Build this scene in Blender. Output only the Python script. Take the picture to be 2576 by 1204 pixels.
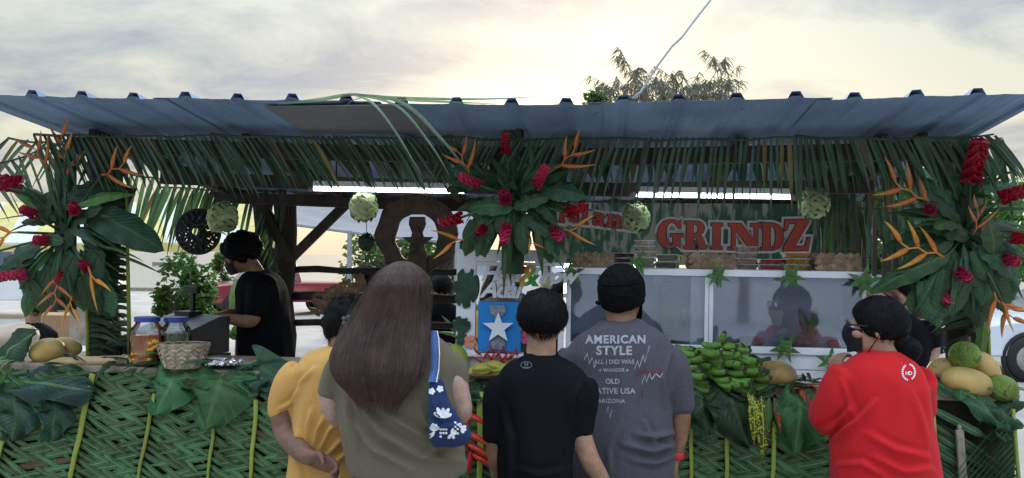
import bpy, bmesh, math, random
import numpy as np
from math import sin, cos, pi, radians, tan, atan2, sqrt
from mathutils import Vector, Matrix, noise
from mathutils.bvhtree import BVHTree
from mathutils.geometry import tessellate_polygon
random.seed(7)
for _o in list(bpy.data.objects): bpy.data.objects.remove(_o)
SC = bpy.context.scene
COL = SC.collection

# ------------------------------------------------------------------ camera
F = 1983.0                    # focal length in units of a 2576 pixel wide picture
CAMZ = 1.68
ROLL = radians(0.8)
cam_d = bpy.data.cameras.new('camera'); cam = bpy.data.objects.new('camera', cam_d)
COL.objects.link(cam); SC.camera = cam
cam_d.sensor_width = 36; cam_d.lens = 36 * F / 2576
cam_d.shift_y = 46 / 2576
cam_d.clip_start = 0.05; cam_d.clip_end = 20000
cam.location = (0, 0, CAMZ); cam.rotation_euler = (radians(90), -ROLL, 0)
cam_d.dof.use_dof = False

# ------------------------------------------------------------------ sky and sun
SUN_EL, SUN_AZ = radians(11.5), radians(4.5)
world = bpy.data.worlds.new('World'); SC.world = world; world.use_nodes = True
nt = world.node_tree; nt.nodes.clear()
def N(tree, typ, **kw):
    n = tree.nodes.new(typ)
    for k, v in kw.items():
        if k.startswith('in_'):
            n.inputs[k[3:].replace('_', ' ')].default_value = v
        else: setattr(n, k, v)
    return n
def math_node(tree, op, a, b=None):
    n = tree.nodes.new('ShaderNodeMath'); n.operation = op
    for i, x in enumerate((a, b)):
        if x is None: continue
        if isinstance(x, (int, float)): n.inputs[i].default_value = x
        else: tree.links.new(x, n.inputs[i])
    return n.outputs[0]
def mixc(tree, f, a, b, blend='MIX'):
    n = tree.nodes.new('ShaderNodeMix'); n.data_type = 'RGBA'; n.blend_type = blend
    for i, x in ((0, f), (6, a), (7, b)):
        if isinstance(x, (int, float)): n.inputs[i].default_value = x
        elif isinstance(x, (tuple, list)): n.inputs[i].default_value = (*x[:3], 1)
        else: tree.links.new(x, n.inputs[i])
    return n.outputs[2]
def ramp(tree, fac, stops):
    n = tree.nodes.new('ShaderNodeValToRGB'); e = n.color_ramp.elements
    while len(e) < len(stops): e.new(0.5)
    for k, (p, c) in enumerate(stops):
        e[k].position = p; e[k].color = (*c, 1) if isinstance(c, (tuple, list)) else (c, c, c, 1)
    tree.links.new(fac, n.inputs[0]); return n.outputs[0]
sky = N(nt, 'ShaderNodeTexSky', sky_type='NISHITA', sun_disc=False, sun_elevation=SUN_EL, sun_rotation=SUN_AZ,
        air_density=1.0, dust_density=2.5, ozone_density=1.0)
tc = N(nt, 'ShaderNodeTexCoord'); sep = N(nt, 'ShaderNodeSeparateXYZ'); nt.links.new(tc.outputs['Generated'], sep.inputs[0])
den = math_node(nt, 'ADD', math_node(nt, 'MAXIMUM', sep.outputs[2], 0.0), 0.30)
cx = math_node(nt, 'DIVIDE', sep.outputs[0], den); cy = math_node(nt, 'DIVIDE', sep.outputs[1], den)
cmb = N(nt, 'ShaderNodeCombineXYZ'); nt.links.new(cx, cmb.inputs[0]); nt.links.new(cy, cmb.inputs[1])
def cloud_noise(scale, loc, rot, sx, sy, detail, dist, rough=0.55):
    mp = N(nt, 'ShaderNodeMapping'); nt.links.new(cmb.outputs[0], mp.inputs[0])
    mp.inputs['Location'].default_value = loc; mp.inputs['Rotation'].default_value = (0, 0, rot); mp.inputs['Scale'].default_value = (sx, sy, 1)
    t = N(nt, 'ShaderNodeTexNoise'); nt.links.new(mp.outputs[0], t.inputs[0])
    t.inputs['Scale'].default_value = scale; t.inputs['Detail'].default_value = detail; t.inputs['Roughness'].default_value = rough; t.inputs['Distortion'].default_value = dist
    return t.outputs[0]
big = cloud_noise(0.85, (-6.2, -1.8, 0), -0.5, 0.7, 1.2, 2, 0.3)
fine = cloud_noise(3.2, (3.1, 0.7, 0), -0.5, 0.8, 1.1, 10, 0.35, 0.62)
cl = math_node(nt, 'ADD', math_node(nt, 'MULTIPLY', big, 0.62), math_node(nt, 'MULTIPLY', fine, 0.42))
mask = ramp(nt, cl, [(0.485, 0.0), (0.61, 1.0)])
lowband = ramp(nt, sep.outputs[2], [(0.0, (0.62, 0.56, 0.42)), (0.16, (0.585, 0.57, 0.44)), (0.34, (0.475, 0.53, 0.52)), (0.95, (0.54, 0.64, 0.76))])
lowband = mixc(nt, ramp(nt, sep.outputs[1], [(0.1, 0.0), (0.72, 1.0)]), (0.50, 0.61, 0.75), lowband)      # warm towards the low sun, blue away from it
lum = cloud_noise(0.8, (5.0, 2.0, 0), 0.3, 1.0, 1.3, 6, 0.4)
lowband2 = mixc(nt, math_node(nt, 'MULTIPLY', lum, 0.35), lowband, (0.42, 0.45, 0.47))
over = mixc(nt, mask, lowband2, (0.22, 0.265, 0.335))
gain = ramp(nt, sep.outputs[2], [(0.0, .180), (0.32, .197), (0.95, .68)])        # overcast sky: unseen zenith raised well above the horizon to light shaded fronts
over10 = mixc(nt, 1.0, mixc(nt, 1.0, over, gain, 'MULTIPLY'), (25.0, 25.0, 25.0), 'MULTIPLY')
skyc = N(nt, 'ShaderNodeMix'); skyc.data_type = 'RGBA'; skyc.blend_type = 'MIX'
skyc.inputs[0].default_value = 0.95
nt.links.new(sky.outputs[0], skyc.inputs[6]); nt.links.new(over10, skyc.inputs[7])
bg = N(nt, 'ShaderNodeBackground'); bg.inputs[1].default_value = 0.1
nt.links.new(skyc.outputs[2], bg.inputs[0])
wo = N(nt, 'ShaderNodeOutputWorld'); nt.links.new(bg.outputs[0], wo.inputs[0])

sun_d = bpy.data.lights.new('sun', 'SUN'); sun = bpy.data.objects.new('sun', sun_d); COL.objects.link(sun)
sun_d.energy = 1.2; sun_d.angle = radians(10); sun_d.color = (1.0, 0.9, 0.74)
sdir = Vector((sin(SUN_AZ) * cos(SUN_EL), cos(SUN_AZ) * cos(SUN_EL), sin(SUN_EL)))
sun.rotation_euler = (-sdir).to_track_quat('-Z', 'Y').to_euler(); sun.location = (3, 30, 12)
SC.view_settings.view_transform = 'Standard'; SC.view_settings.look = 'None'
SC.view_settings.exposure = 1.55; SC.view_settings.gamma = 1
SC.view_settings.use_curve_mapping = False
SC.render.engine = 'CYCLES'
SC.cycles.max_bounces = 8; SC.cycles.transparent_max_bounces = 16
SC.cycles.caustics_reflective = False; SC.cycles.caustics_refractive = False

# ------------------------------------------------------------------ lettering, made while the scene is still small
def text_mesh(s, size, bold=0.0, shear=0.0, extrude=.001, space=1.0):
    cu = bpy.data.curves.new('t', 'FONT'); cu.body = s; cu.size = size; cu.align_x = 'CENTER'; cu.shear = shear; cu.offset = bold; cu.extrude = extrude; cu.space_character = space; cu.resolution_u = 3
    ob = bpy.data.objects.new('t', cu); COL.objects.link(ob); dg = bpy.context.evaluated_depsgraph_get(); me = bpy.data.meshes.new_from_object(ob.evaluated_get(dg)); bpy.data.objects.remove(ob); bpy.data.curves.remove(cu)
    return me
TXT = {}
for s_, size, bold, sh, ext, sp_ in [('nor', .095, .003, 0, .001, 1), ('i', .095, .003, 0, .001, 1), ('Hafa', .115, .004, .35, .004, .92), ('Adai', .115, .004, .35, .004, .92), ('Tirow', .105, .004, .35, .004, .92), ('&', .15, .004, .2, .005, 1),
        ('AMERICAN', 1, .035, 0, 0, 1.12), ('STYLE', 1, .035, 0, 0, 1.12), ('ALL I DID WAS', 1, .02, 0, 0, 1.0), ('WANDER', 1, .02, 0, 0, 1.0), ('OLD', 1, .035, 0, 0, 1.05), ('NATIVE USA', 1, .02, 0, 0, 1.02), ('ARIZONA', 1, .02, 0, 0, 1.1), ('H', 1, .03, 0, 0, 1), ('HD', 1, .02, 0, 0, .8)]:
    TXT[s_] = text_mesh(s_, size, bold, sh, ext, sp_)

# ------------------------------------------------------------------ placing helpers
def level(u, v):
    du, dv = u - 1288, v - 648
    return du * cos(ROLL) + dv * sin(ROLL), -du * sin(ROLL) + dv * cos(ROLL)
def P(u, v, Y):
    a, b = level(u, v); return Vector((a / F * Y, Y, CAMZ - b / F * Y))
def RAY(u, v):
    a, b = level(u, v); return Vector((a / F, 1.0, -b / F))
YAW = radians(6.5); OY = 3.85          # stall frame: counter front through (0, OY), right end nearer
EX = Vector((cos(YAW), -sin(YAW), 0)); EY = Vector((sin(YAW), cos(YAW), 0))
def S(sx, sy, z): return Vector((0, OY, 0)) + EX * sx + EY * sy + Vector((0, 0, z))
def PS(u, v, sy):
    r = RAY(u, v); o = Vector((0, 0, CAMZ))
    t = ((S(0, sy, 0) - o).dot(EY)) / r.dot(EY); return o + r * t
def SXZ(u, v, sy):
    p = PS(u, v, sy); return (p - Vector((0, OY, 0))).dot(EX), p.z
def ONZ(u, v, z):
    r = RAY(u, v); t = (z - CAMZ) / r.z; return Vector((0, 0, CAMZ)) + r * t
def px(n, Y): return n * Y / F

# ------------------------------------------------------------------ object helpers
W = {}
def put(o, parent=None):
    COL.objects.link(o)
    W[o.name] = o.matrix_basis.copy()
    if parent is not None:
        o.parent = parent; o.matrix_parent_inverse = W[parent.name].inverted()
    return o
def thing(name, label, cat, loc=(0, 0, 0), group=None):
    o = bpy.data.objects.new(name, None); o.location = loc; o.empty_display_size = 0.1
    COL.objects.link(o); W[o.name] = Matrix.Translation(Vector(loc))
    return tag(o, label, cat, group)
def tag(o, label=None, cat=None, group=None, kind=None):
    if label: o['label'] = label
    if cat: o['category'] = cat
    if group: o['group'] = group
    if kind: o['kind'] = kind
    return o
class MB:
    def __init__(s): s.v = []; s.f = []; s.uv = []; s.m = []
    def add(s, vs, fs, uvs=None, mi=0):
        b = len(s.v); s.v += [tuple(v) for v in vs]; s.f += [tuple(i + b for i in f) for f in fs]
        s.uv += list(uvs) if uvs is not None else [(0.25, 0.0)] * len(vs); s.m += [mi] * len(fs); return s
    def box(s, c, size, rot=None, mi=0):
        x, y, z = (a / 2 for a in size); R = rot or Matrix.Identity(3); c = Vector(c)
        vs = [c + R @ Vector((sx * x, sy * y, sz * z)) for sz in (-1, 1) for sy in (-1, 1) for sx in (-1, 1)]
        return s.add(vs, [(0, 2, 3, 1), (4, 5, 7, 6), (0, 1, 5, 4), (2, 6, 7, 3), (0, 4, 6, 2), (1, 3, 7, 5)], mi=mi)
    def sbox(s, a, b, mi=0):      # box given by two corners in stall coordinates
        c = [(a[i] + b[i]) / 2 for i in range(3)]; d = [abs(b[i] - a[i]) for i in range(3)]
        R = Matrix((EX, EY, Vector((0, 0, 1)))).transposed()
        return s.box(S(*c), d, R, mi)
    def bar(s, p, q, w, h, up=Vector((0, 0, 1)), mi=0):
        p, q = Vector(p), Vector(q); d = (q - p); L = d.length; d.normalize()
        x = d.cross(up)
        if x.length < 1e-4: x = d.cross(Vector((0, 1, 0)))
        x.normalize(); z = x.cross(d); R = Matrix((x, d, z)).transposed()
        return s.box((p + q) / 2, (w, L, h), R, mi)
    def tube(s, pts, rad, n=8, caps=True, mi=0, squash=1.0, ref=None):
        pts = [Vector(p) for p in pts]; k = len(pts)
        if isinstance(rad, (int, float)): rad = [rad] * k
        vs = []; uv = []; prev = None
        for i, p in enumerate(pts):
            d = (pts[min(i + 1, k - 1)] - pts[max(i - 1, 0)])
            if d.length < 1e-9: d = Vector((0, 0, 1))
            d.normalize()
            if prev is None:
                r0 = Vector(ref) if ref else (Vector((0, 0, 1)) if abs(d.z) < 0.9 else Vector((1, 0, 0)))
                a = (r0 - d * r0.dot(d)).normalized()
            else:
                a = (prev - d * prev.dot(d))
                a = a.normalized() if a.length > 1e-6 else prev
            prev = a; b = d.cross(a)
            for j in range(n):
                t = 2 * pi * j / n
                vs.append(p + a * (cos(t) * rad[i] * squash) + b * (sin(t) * rad[i])); uv.append((j / n, i / max(1, k - 1)))
        fs = [(i * n + j, i * n + (j + 1) % n, (i + 1) * n + (j + 1) % n, (i + 1) * n + j) for i in range(k - 1) for j in range(n)]
        if caps: fs += [tuple(range(n - 1, -1, -1)), tuple((k - 1) * n + j for j in range(n))]
        return s.add(vs, fs, uv, mi)
    def lathe(s, prof, n=20, M=None, mi=0, caps=True):
        M = M or Matrix.Identity(4); vs = []; k = len(prof)
        for r, z in prof:
            for j in range(n):
                t = 2 * pi * j / n; vs.append(M @ Vector((cos(t) * r, sin(t) * r, z)))
        fs = [(i * n + j, i * n + (j + 1) % n, (i + 1) * n + (j + 1) % n, (i + 1) * n + j) for i in range(k - 1) for j in range(n)]
        if caps and prof[0][0] > 1e-5: fs.append(tuple(range(n - 1, -1, -1)))
        if caps and prof[-1][0] > 1e-5: fs.append(tuple((k - 1) * n + j for j in range(n)))
        return s.add(vs, fs, mi=mi)
    def ell(s, c, r, nu=16, nv=10, R=None, mi=0):
        c = Vector(c); R = R or Matrix.Identity(3); vs = [c + R @ Vector((0, 0, -r[2]))]
        for i in range(1, nv):
            ph = -pi / 2 + pi * i / nv
            for j in range(nu):
                t = 2 * pi * j / nu; vs.append(c + R @ Vector((r[0] * cos(ph) * cos(t), r[1] * cos(ph) * sin(t), r[2] * sin(ph))))
        vs.append(c + R @ Vector((0, 0, r[2]))); e = len(vs) - 1
        fs = [(0, 1 + (j + 1) % nu, 1 + j) for j in range(nu)]
        for i in range(nv - 2):
            for j in range(nu):
                a = 1 + i * nu; fs.append((a + j, a + (j + 1) % nu, a + nu + (j + 1) % nu, a + nu + j))
        a = 1 + (nv - 2) * nu; fs += [(a + j, a + (j + 1) % nu, e) for j in range(nu)]
        return s.add(vs, fs, mi=mi)
    def grid(s, fn, nu, nv, mi=0, uvfn=None):
        vs = []; uv = []
        for i in range(nu + 1):
            for j in range(nv + 1):
                a, b = i / nu, j / nv; vs.append(fn(a, b)); uv.append((a, b))
        fs = [(i * (nv + 1) + j, (i + 1) * (nv + 1) + j, (i + 1) * (nv + 1) + j + 1, i * (nv + 1) + j + 1) for i in range(nu) for j in range(nv)]
        return s.add(vs, fs, uv, mi)
    def prism(s, outline, M, t, mi=0):     # flat polygon given in M's xy plane, thickness t along +z
        n = len(outline)
        vs = [M @ Vector((x, y, 0)) for x, y in outline] + [M @ Vector((x, y, t)) for x, y in outline]
        fs = [tuple(range(n - 1, -1, -1)), tuple(range(n, 2 * n))] + [(i, (i + 1) % n, n + (i + 1) % n, n + i) for i in range(n)]
        return s.add(vs, fs, mi=mi)
    def mesh(s, name, mats=None, smooth=False):
        me = bpy.data.meshes.new(name); me.from_pydata(s.v, [], s.f)
        if mats:
            for m in (mats if isinstance(mats, (list, tuple)) else [mats]): me.materials.append(m)
            if len(me.materials) > 1: me.polygons.foreach_set('material_index', s.m)
        lay = me.uv_layers.new(name='UVMap')
        li = np.empty(len(me.loops), dtype=np.int32); me.loops.foreach_get('vertex_index', li)
        uva = np.array(s.uv, dtype=np.float32)[li]; lay.data.foreach_set('uv', uva.ravel())
        if smooth: me.polygons.foreach_set('use_smooth', [True] * len(me.polygons))
        me.update(); return me
    def build(s, name, mats=None, parent=None, smooth=False):
        return put(bpy.data.objects.new(name, s.mesh(name, mats, smooth)), parent)
def inst(name, me, M, parent=None):
    o = bpy.data.objects.new(name, me); o.matrix_basis = M; return put(o, parent)
def frame(o, y, z):
    y = Vector(y).normalized(); z = Vector(z); z = z - y * z.dot(y)
    if z.length < 1e-5: z = Vector((1, 0, 0)) - y * y.x
    z.normalize(); x = y.cross(z)
    return Matrix.Translation(Vector(o)) @ Matrix((x, y, z)).transposed().to_4x4()
def shade_auto(o, ang=40):
    me = o.data; me.polygons.foreach_set('use_smooth', [True] * len(me.polygons))
    bm = bmesh.new(); bm.from_mesh(me)
    for e in bm.edges:
        if len(e.link_faces) == 2 and e.calc_face_angle(0) > radians(ang): e.smooth = False
    bm.to_mesh(me); bm.free(); return o
def bevel(o, w=0.004, seg=2):
    m = o.modifiers.new('bevel', 'BEVEL'); m.width = w; m.segments = seg; m.limit_method = 'ANGLE'; return o

# ------------------------------------------------------------------ materials
def mat(name, col, rough=0.7, var=0.15, scale=8.0, bump=0.0, bscale=None, metal=0.0, spec=0.4, col2=None, stretch=(1, 1, 1), obj_var=0.0, sheen=0.0, sss=0.0, coat=0.0, coords='Object', specks=None):
    m = bpy.data.materials.new(name); m.use_nodes = True; t = m.node_tree; b = t.nodes['Principled BSDF']
    b.inputs['Roughness'].default_value = rough; b.inputs['Metallic'].default_value = metal
    b.inputs['Specular IOR Level'].default_value = spec
    if sheen: b.inputs['Sheen Weight'].default_value = sheen
    if coat: b.inputs['Coat Weight'].default_value = coat
    if sss: b.inputs['Subsurface Weight'].default_value = sss; b.inputs['Subsurface Radius'].default_value = (0.012, 0.005, 0.003)
    tcn = N(t, 'ShaderNodeTexCoord'); mp = N(t, 'ShaderNodeMapping'); mp.inputs['Scale'].default_value = stretch
    t.links.new(tcn.outputs[coords], mp.inputs[0])
    no = N(t, 'ShaderNodeTexNoise'); no.inputs['Scale'].default_value = scale; no.inputs['Detail'].default_value = 6; no.inputs['Roughness'].default_value = 0.6
    t.links.new(mp.outputs[0], no.inputs[0])
    c2 = col2 or tuple(max(0, c * (1 - 2.2 * var)) for c in col); c1 = col if col2 else tuple(min(1, c * (1 + var)) for c in col)
    c = ramp(t, no.outputs[0], [(0.3, c2), (0.7, c1)])
    if specks:
        n3 = N(t, 'ShaderNodeTexNoise'); n3.inputs['Scale'].default_value = specks[0]; n3.inputs['Detail'].default_value = 3; t.links.new(mp.outputs[0], n3.inputs[0])
        c = mixc(t, ramp(t, n3.outputs[0], [(specks[1], 0.0), (specks[1] + .05, .8)]), c, specks[2])
    if obj_var:
        oi = N(t, 'ShaderNodeObjectInfo'); hs = N(t, 'ShaderNodeHueSaturation')
        t.links.new(math_node(t, 'ADD', math_node(t, 'MULTIPLY', oi.outputs['Random'], obj_var * 2), 1 - obj_var), hs.inputs['Value'])
        t.links.new(math_node(t, 'ADD', math_node(t, 'MULTIPLY', oi.outputs['Random'], obj_var * 0.08), 0.5 - obj_var * 0.04), hs.inputs['Hue'])
        t.links.new(c, hs.inputs['Color']); c = hs.outputs[0]
    t.links.new(c, b.inputs['Base Color'])
    if bump:
        n2 = N(t, 'ShaderNodeTexNoise'); n2.inputs['Scale'].default_value = bscale or scale * 4; n2.inputs['Detail'].default_value = 5
        t.links.new(mp.outputs[0], n2.inputs[0]); bp = N(t, 'ShaderNodeBump'); bp.inputs['Strength'].default_value = bump; bp.inputs['Distance'].default_value = 0.01
        t.links.new(n2.outputs[0], bp.inputs['Height']); t.links.new(bp.outputs[0], b.inputs['Normal'])
    return m
def leaf_mat(name, col, rib=None, rough=0.45, trans=0.25, vein=0.25, veins=14.0, var=0.3, ribw=0.035, spots=None, spot_scale=30, spot_t=0.6, hv=.04):
    m = bpy.data.materials.new(name); m.use_nodes = True; t = m.node_tree; b = t.nodes['Principled BSDF']
    b.inputs['Roughness'].default_value = rough; b.inputs['Specular IOR Level'].default_value = 0.35
    uv = N(t, 'ShaderNodeUVMap'); uv.uv_map = 'UVMap'; sp = N(t, 'ShaderNodeSeparateXYZ'); t.links.new(uv.outputs[0], sp.inputs[0])
    tcn = N(t, 'ShaderNodeTexCoord'); no = N(t, 'ShaderNodeTexNoise'); no.inputs['Scale'].default_value = 9; no.inputs['Detail'].default_value = 5
    t.links.new(tcn.outputs['Object'], no.inputs[0])
    c = ramp(t, no.outputs[0], [(0.3, tuple(x * (1 - var) for x in col)), (0.7, tuple(x * (1 + var) for x in col))])
    if spots:
        n3 = N(t, 'ShaderNodeTexNoise'); n3.inputs['Scale'].default_value = spot_scale; n3.inputs['Detail'].default_value = 2; t.links.new(tcn.outputs['Object'], n3.inputs[0])
        c = mixc(t, ramp(t, n3.outputs[0], [(spot_t - 0.02, 0.0), (spot_t + 0.02, 1.0)]), c, spots)
    dist = math_node(t, 'ABSOLUTE', math_node(t, 'SUBTRACT', sp.outputs[0], 0.5))
    w = math_node(t, 'SINE', math_node(t, 'MULTIPLY', math_node(t, 'SUBTRACT', sp.outputs[1], math_node(t, 'MULTIPLY', dist, 0.5)), veins * 2 * pi))
    vm = math_node(t, 'MULTIPLY', math_node(t, 'GREATER_THAN', w, 0.9), vein)
    rc = rib or tuple(min(1, x * 2.2 + 0.03) for x in col)
    c = mixc(t, vm, c, rc)
    c = mixc(t, math_node(t, 'LESS_THAN', dist, ribw), c, rc)
    oi = N(t, 'ShaderNodeObjectInfo'); hs = N(t, 'ShaderNodeHueSaturation')
    t.links.new(math_node(t, 'ADD', math_node(t, 'MULTIPLY', oi.outputs['Random'], 0.6), 0.7), hs.inputs['Value'])
    t.links.new(math_node(t, 'ADD', math_node(t, 'MULTIPLY', oi.outputs['Random'], hv), .5 - hv / 2), hs.inputs['Hue'])
    t.links.new(c, hs.inputs['Color']); c = hs.outputs[0]
    t.links.new(c, b.inputs['Base Color'])
    bp = N(t, 'ShaderNodeBump'); bp.inputs['Strength'].default_value = 0.25; bp.inputs['Distance'].default_value = 0.004
    t.links.new(w, bp.inputs['Height']); t.links.new(bp.outputs[0], b.inputs['Normal'])
    tr = N(t, 'ShaderNodeBsdfTranslucent'); t.links.new(mixc(t, 1.0, c, (1.3, 1.5, 0.6), 'MULTIPLY'), tr.inputs[0])
    mx = N(t, 'ShaderNodeMixShader'); mx.inputs[0].default_value = trans
    t.links.new(b.outputs[0], mx.inputs[1]); t.links.new(tr.outputs[0], mx.inputs[2])
    t.links.new(mx.outputs[0], t.nodes['Material Output'].inputs[0]); return m
def glass_mat(name, tint=(0.9, 0.93, 0.95), refl=0.25, rough=0.02, gc=(.95, .97, 1), dirt=0):
    m = bpy.data.materials.new(name); m.use_nodes = True; t = m.node_tree; t.nodes.remove(t.nodes['Principled BSDF'])
    g = N(t, 'ShaderNodeBsdfGlossy'); g.inputs['Roughness'].default_value = rough; g.inputs['Color'].default_value = (*gc, 1)
    tr = N(t, 'ShaderNodeBsdfTransparent'); tr.inputs[0].default_value = (*tint, 1)
    fr = N(t, 'ShaderNodeFresnel'); fr.inputs[0].default_value = 1.5
    mx = N(t, 'ShaderNodeMixShader'); t.links.new(math_node(t, 'ADD', fr.outputs[0], refl), mx.inputs[0])
    t.links.new(tr.outputs[0], mx.inputs[1]); t.links.new(g.outputs[0], mx.inputs[2])
    out = mx.outputs[0]
    if dirt:      # smudges on the pane
        tcn = N(t, 'ShaderNodeTexCoord'); no = N(t, 'ShaderNodeTexNoise'); no.inputs['Scale'].default_value = 5; no.inputs['Detail'].default_value = 8; no.inputs['Distortion'].default_value = 1.2; t.links.new(tcn.outputs['Object'], no.inputs[0])
        df = N(t, 'ShaderNodeBsdfDiffuse'); df.inputs[0].default_value = (.62, .68, .76, 1); m2 = N(t, 'ShaderNodeMixShader'); t.links.new(math_node(t, 'MULTIPLY', ramp(t, no.outputs[0], [(.35, .1), (.75, 1.0)]), dirt), m2.inputs[0]); t.links.new(out, m2.inputs[1]); t.links.new(df.outputs[0], m2.inputs[2]); out = m2.outputs[0]
    t.links.new(out, t.nodes['Material Output'].inputs[0]); return m

M = {}
M['asphalt'] = mat('lot_surface', (0.44, 0.40, 0.35), 0.9, 0.12, 1.2, 0.4, 60)
M['wood_dark'] = mat('dark_wood', (0.050, 0.036, 0.028), 0.8, 0.25, 10, 0.5, 40, stretch=(1, 1, 0.2))
M['wood_brown'] = mat('brown_wood', (0.16, 0.09, 0.055), 0.75, 0.25, 12, 0.4, 40)
M['wood_pale'] = mat('weathered_wood', (0.34, 0.28, 0.21), 0.85, 0.2, 12, 0.4, 50)
M['tin'] = mat('painted_tin', (0.215, 0.325, 0.50), 0.6, 0.14, 2.0, 0.2, 14, metal=0.0, spec=0.3, stretch=(2, .8, 1), specks=(7, .68, (.13, .14, .16)))
M['tin_patch'] = mat('grey_sheet', (0.20, 0.20, 0.215), 0.8, 0.12, 3, 0.2, 30)
M['white'] = mat('white_paint', (0.82, 0.84, 0.88), 0.45, 0.05, 5, 0.05, 40)
M['black'] = mat('black_plastic', (0.012, 0.012, 0.014), 0.4, 0.2, 20)
M['cord'] = mat('dark_cord', (0.03, 0.03, 0.03), 0.8, 0.2, 20)
M['greyplastic'] = mat('grey_plastic', (0.34, 0.35, 0.37), 0.5, 0.08, 20)
M['glass'] = glass_mat('clear_glass'); M['caseglass'] = glass_mat('case_glass', (.95, .96, .98), .09, .04, (.72, .82, 1.0), .09)
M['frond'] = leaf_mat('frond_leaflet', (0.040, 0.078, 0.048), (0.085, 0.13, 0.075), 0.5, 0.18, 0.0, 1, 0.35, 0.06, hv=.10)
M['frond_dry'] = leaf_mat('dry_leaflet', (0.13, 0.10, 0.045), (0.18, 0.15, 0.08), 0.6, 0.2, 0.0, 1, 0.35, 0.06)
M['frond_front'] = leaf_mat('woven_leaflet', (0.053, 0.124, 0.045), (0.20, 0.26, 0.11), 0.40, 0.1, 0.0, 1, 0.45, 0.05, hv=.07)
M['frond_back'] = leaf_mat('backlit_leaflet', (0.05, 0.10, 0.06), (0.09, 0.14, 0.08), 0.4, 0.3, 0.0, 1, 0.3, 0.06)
M['rachis'] = mat('green_rachis', (0.30, 0.36, 0.055), 0.5, 0.18, 6, 0.1, 30, obj_var=0.25, stretch=(1, 1, .3))
M['leaf_dark'] = leaf_mat('dark_leaf', (0.026, 0.068, 0.034), (0.06, 0.11, 0.045), hv=.08)
M['leaf_mid'] = leaf_mat('mid_leaf', (0.042, 0.105, 0.040), (0.09, 0.17, 0.06), hv=.08)
M['leaf_light'] = leaf_mat('light_leaf', (0.10, 0.21, 0.06), (0.2, 0.3, 0.1))
M['leaf_blue'] = leaf_mat('papaya_leaf', (0.022, 0.055, 0.040), (0.10, 0.16, 0.06), vein=0.0)
M['taro'] = leaf_mat('taro_leaf', (0.042, 0.135, 0.045), (0.09, 0.20, 0.07), 0.5, 0.15, 0.35, 7)

# ------------------------------------------------------------------ setting
g = MB().add([(-400, -60, 0), (400, -60, 0), (400, 34, 0), (-400, 34, 0)], [(0, 1, 2, 3)]).build('ground', M['asphalt']); tag(g, kind='structure')
def water_mat():
    m = bpy.data.materials.new('sea_water'); m.use_nodes = True; t = m.node_tree; b = t.nodes['Principled BSDF']
    b.inputs['Base Color'].default_value = (0.16, 0.24, 0.28, 1); b.inputs['Roughness'].default_value = 0.12; b.inputs['IOR'].default_value = 1.33
    tcn = N(t, 'ShaderNodeTexCoord'); mp = N(t, 'ShaderNodeMapping'); mp.inputs['Scale'].default_value = (0.25, 0.8, 1); t.links.new(tcn.outputs['Object'], mp.inputs[0])
    no = N(t, 'ShaderNodeTexNoise'); no.inputs['Scale'].default_value = 1.2; no.inputs['Detail'].default_value = 6; t.links.new(mp.outputs[0], no.inputs[0])
    bp = N(t, 'ShaderNodeBump'); bp.inputs['Strength'].default_value = 0.15; bp.inputs['Distance'].default_value = 0.1; t.links.new(no.outputs[0], bp.inputs['Height']); t.links.new(bp.outputs[0], b.inputs['Normal'])
    return m
sea = MB().add([(-6000, 33.8, -0.25), (6000, 33.8, -0.25), (6000, 9000, -0.25), (-6000, 9000, -0.25)], [(0, 1, 2, 3)]).build('sea', water_mat()); tag(sea, kind='structure')
kb = MB().box((0, 34.2, -0.1), (800, 0.5, 0.5)).build('shore_kerb', M['wood_pale']); tag(kb, kind='structure')
# ================================================================== the stall: roof, frame, counter
SYF = -0.45; SLOPE = 0.10
roof_px = [(-160, 232), (0, 241), (250, 248), (500, 254), (760, 258), (1000, 262), (1290, 266), (1500, 265), (1700, 262), (1950, 256), (2200, 249), (2400, 243), (2576, 238), (2660, 236)]
rs = [SXZ(u, v, SYF) for u, v in roof_px]
rxs = [a for a, b in rs]; rzs = [b for a, b in rs]
def roof_z(sx, sy): return float(np.interp(sx, rxs, rzs)) - SLOPE * (sy - SYF)
def on_roof(u, v, off=0.0):
    r = RAY(u, v); o = Vector((0, 0, CAMZ)); best = None
    for k in range(400):
        t = 3.0 + k * 0.01; p = o + r * t; q = p - Vector((0, OY, 0)); sx, sy = q.dot(EX), q.dot(EY)
        if p.z > roof_z(sx, sy) + off: return p
        best = p
    return best
rib_u = [-55, 80, 205, 335, 468, 600, 737, 873, 1010, 1148, 1287, 1425, 1568, 1707, 1852, 2000, 2150, 2305, 2460, 2620]
ribs = [SXZ(u, 250, SYF)[0] for u in rib_u]
X0, X1 = SXZ(-120, 300, SYF)[0], SXZ(2652, 300, SYF)[0]
SYB = 2.35
roof = thing('tin_roof', 'long blue grey corrugated tin roof over the food stall', 'roof', S(0, 0.9, 0))
cuts = [X0, (ribs[3] + ribs[4]) / 2, (ribs[7] + ribs[8]) / 2, (ribs[11] + ribs[12]) / 2, (ribs[15] + ribs[16]) / 2, X1]
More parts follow.
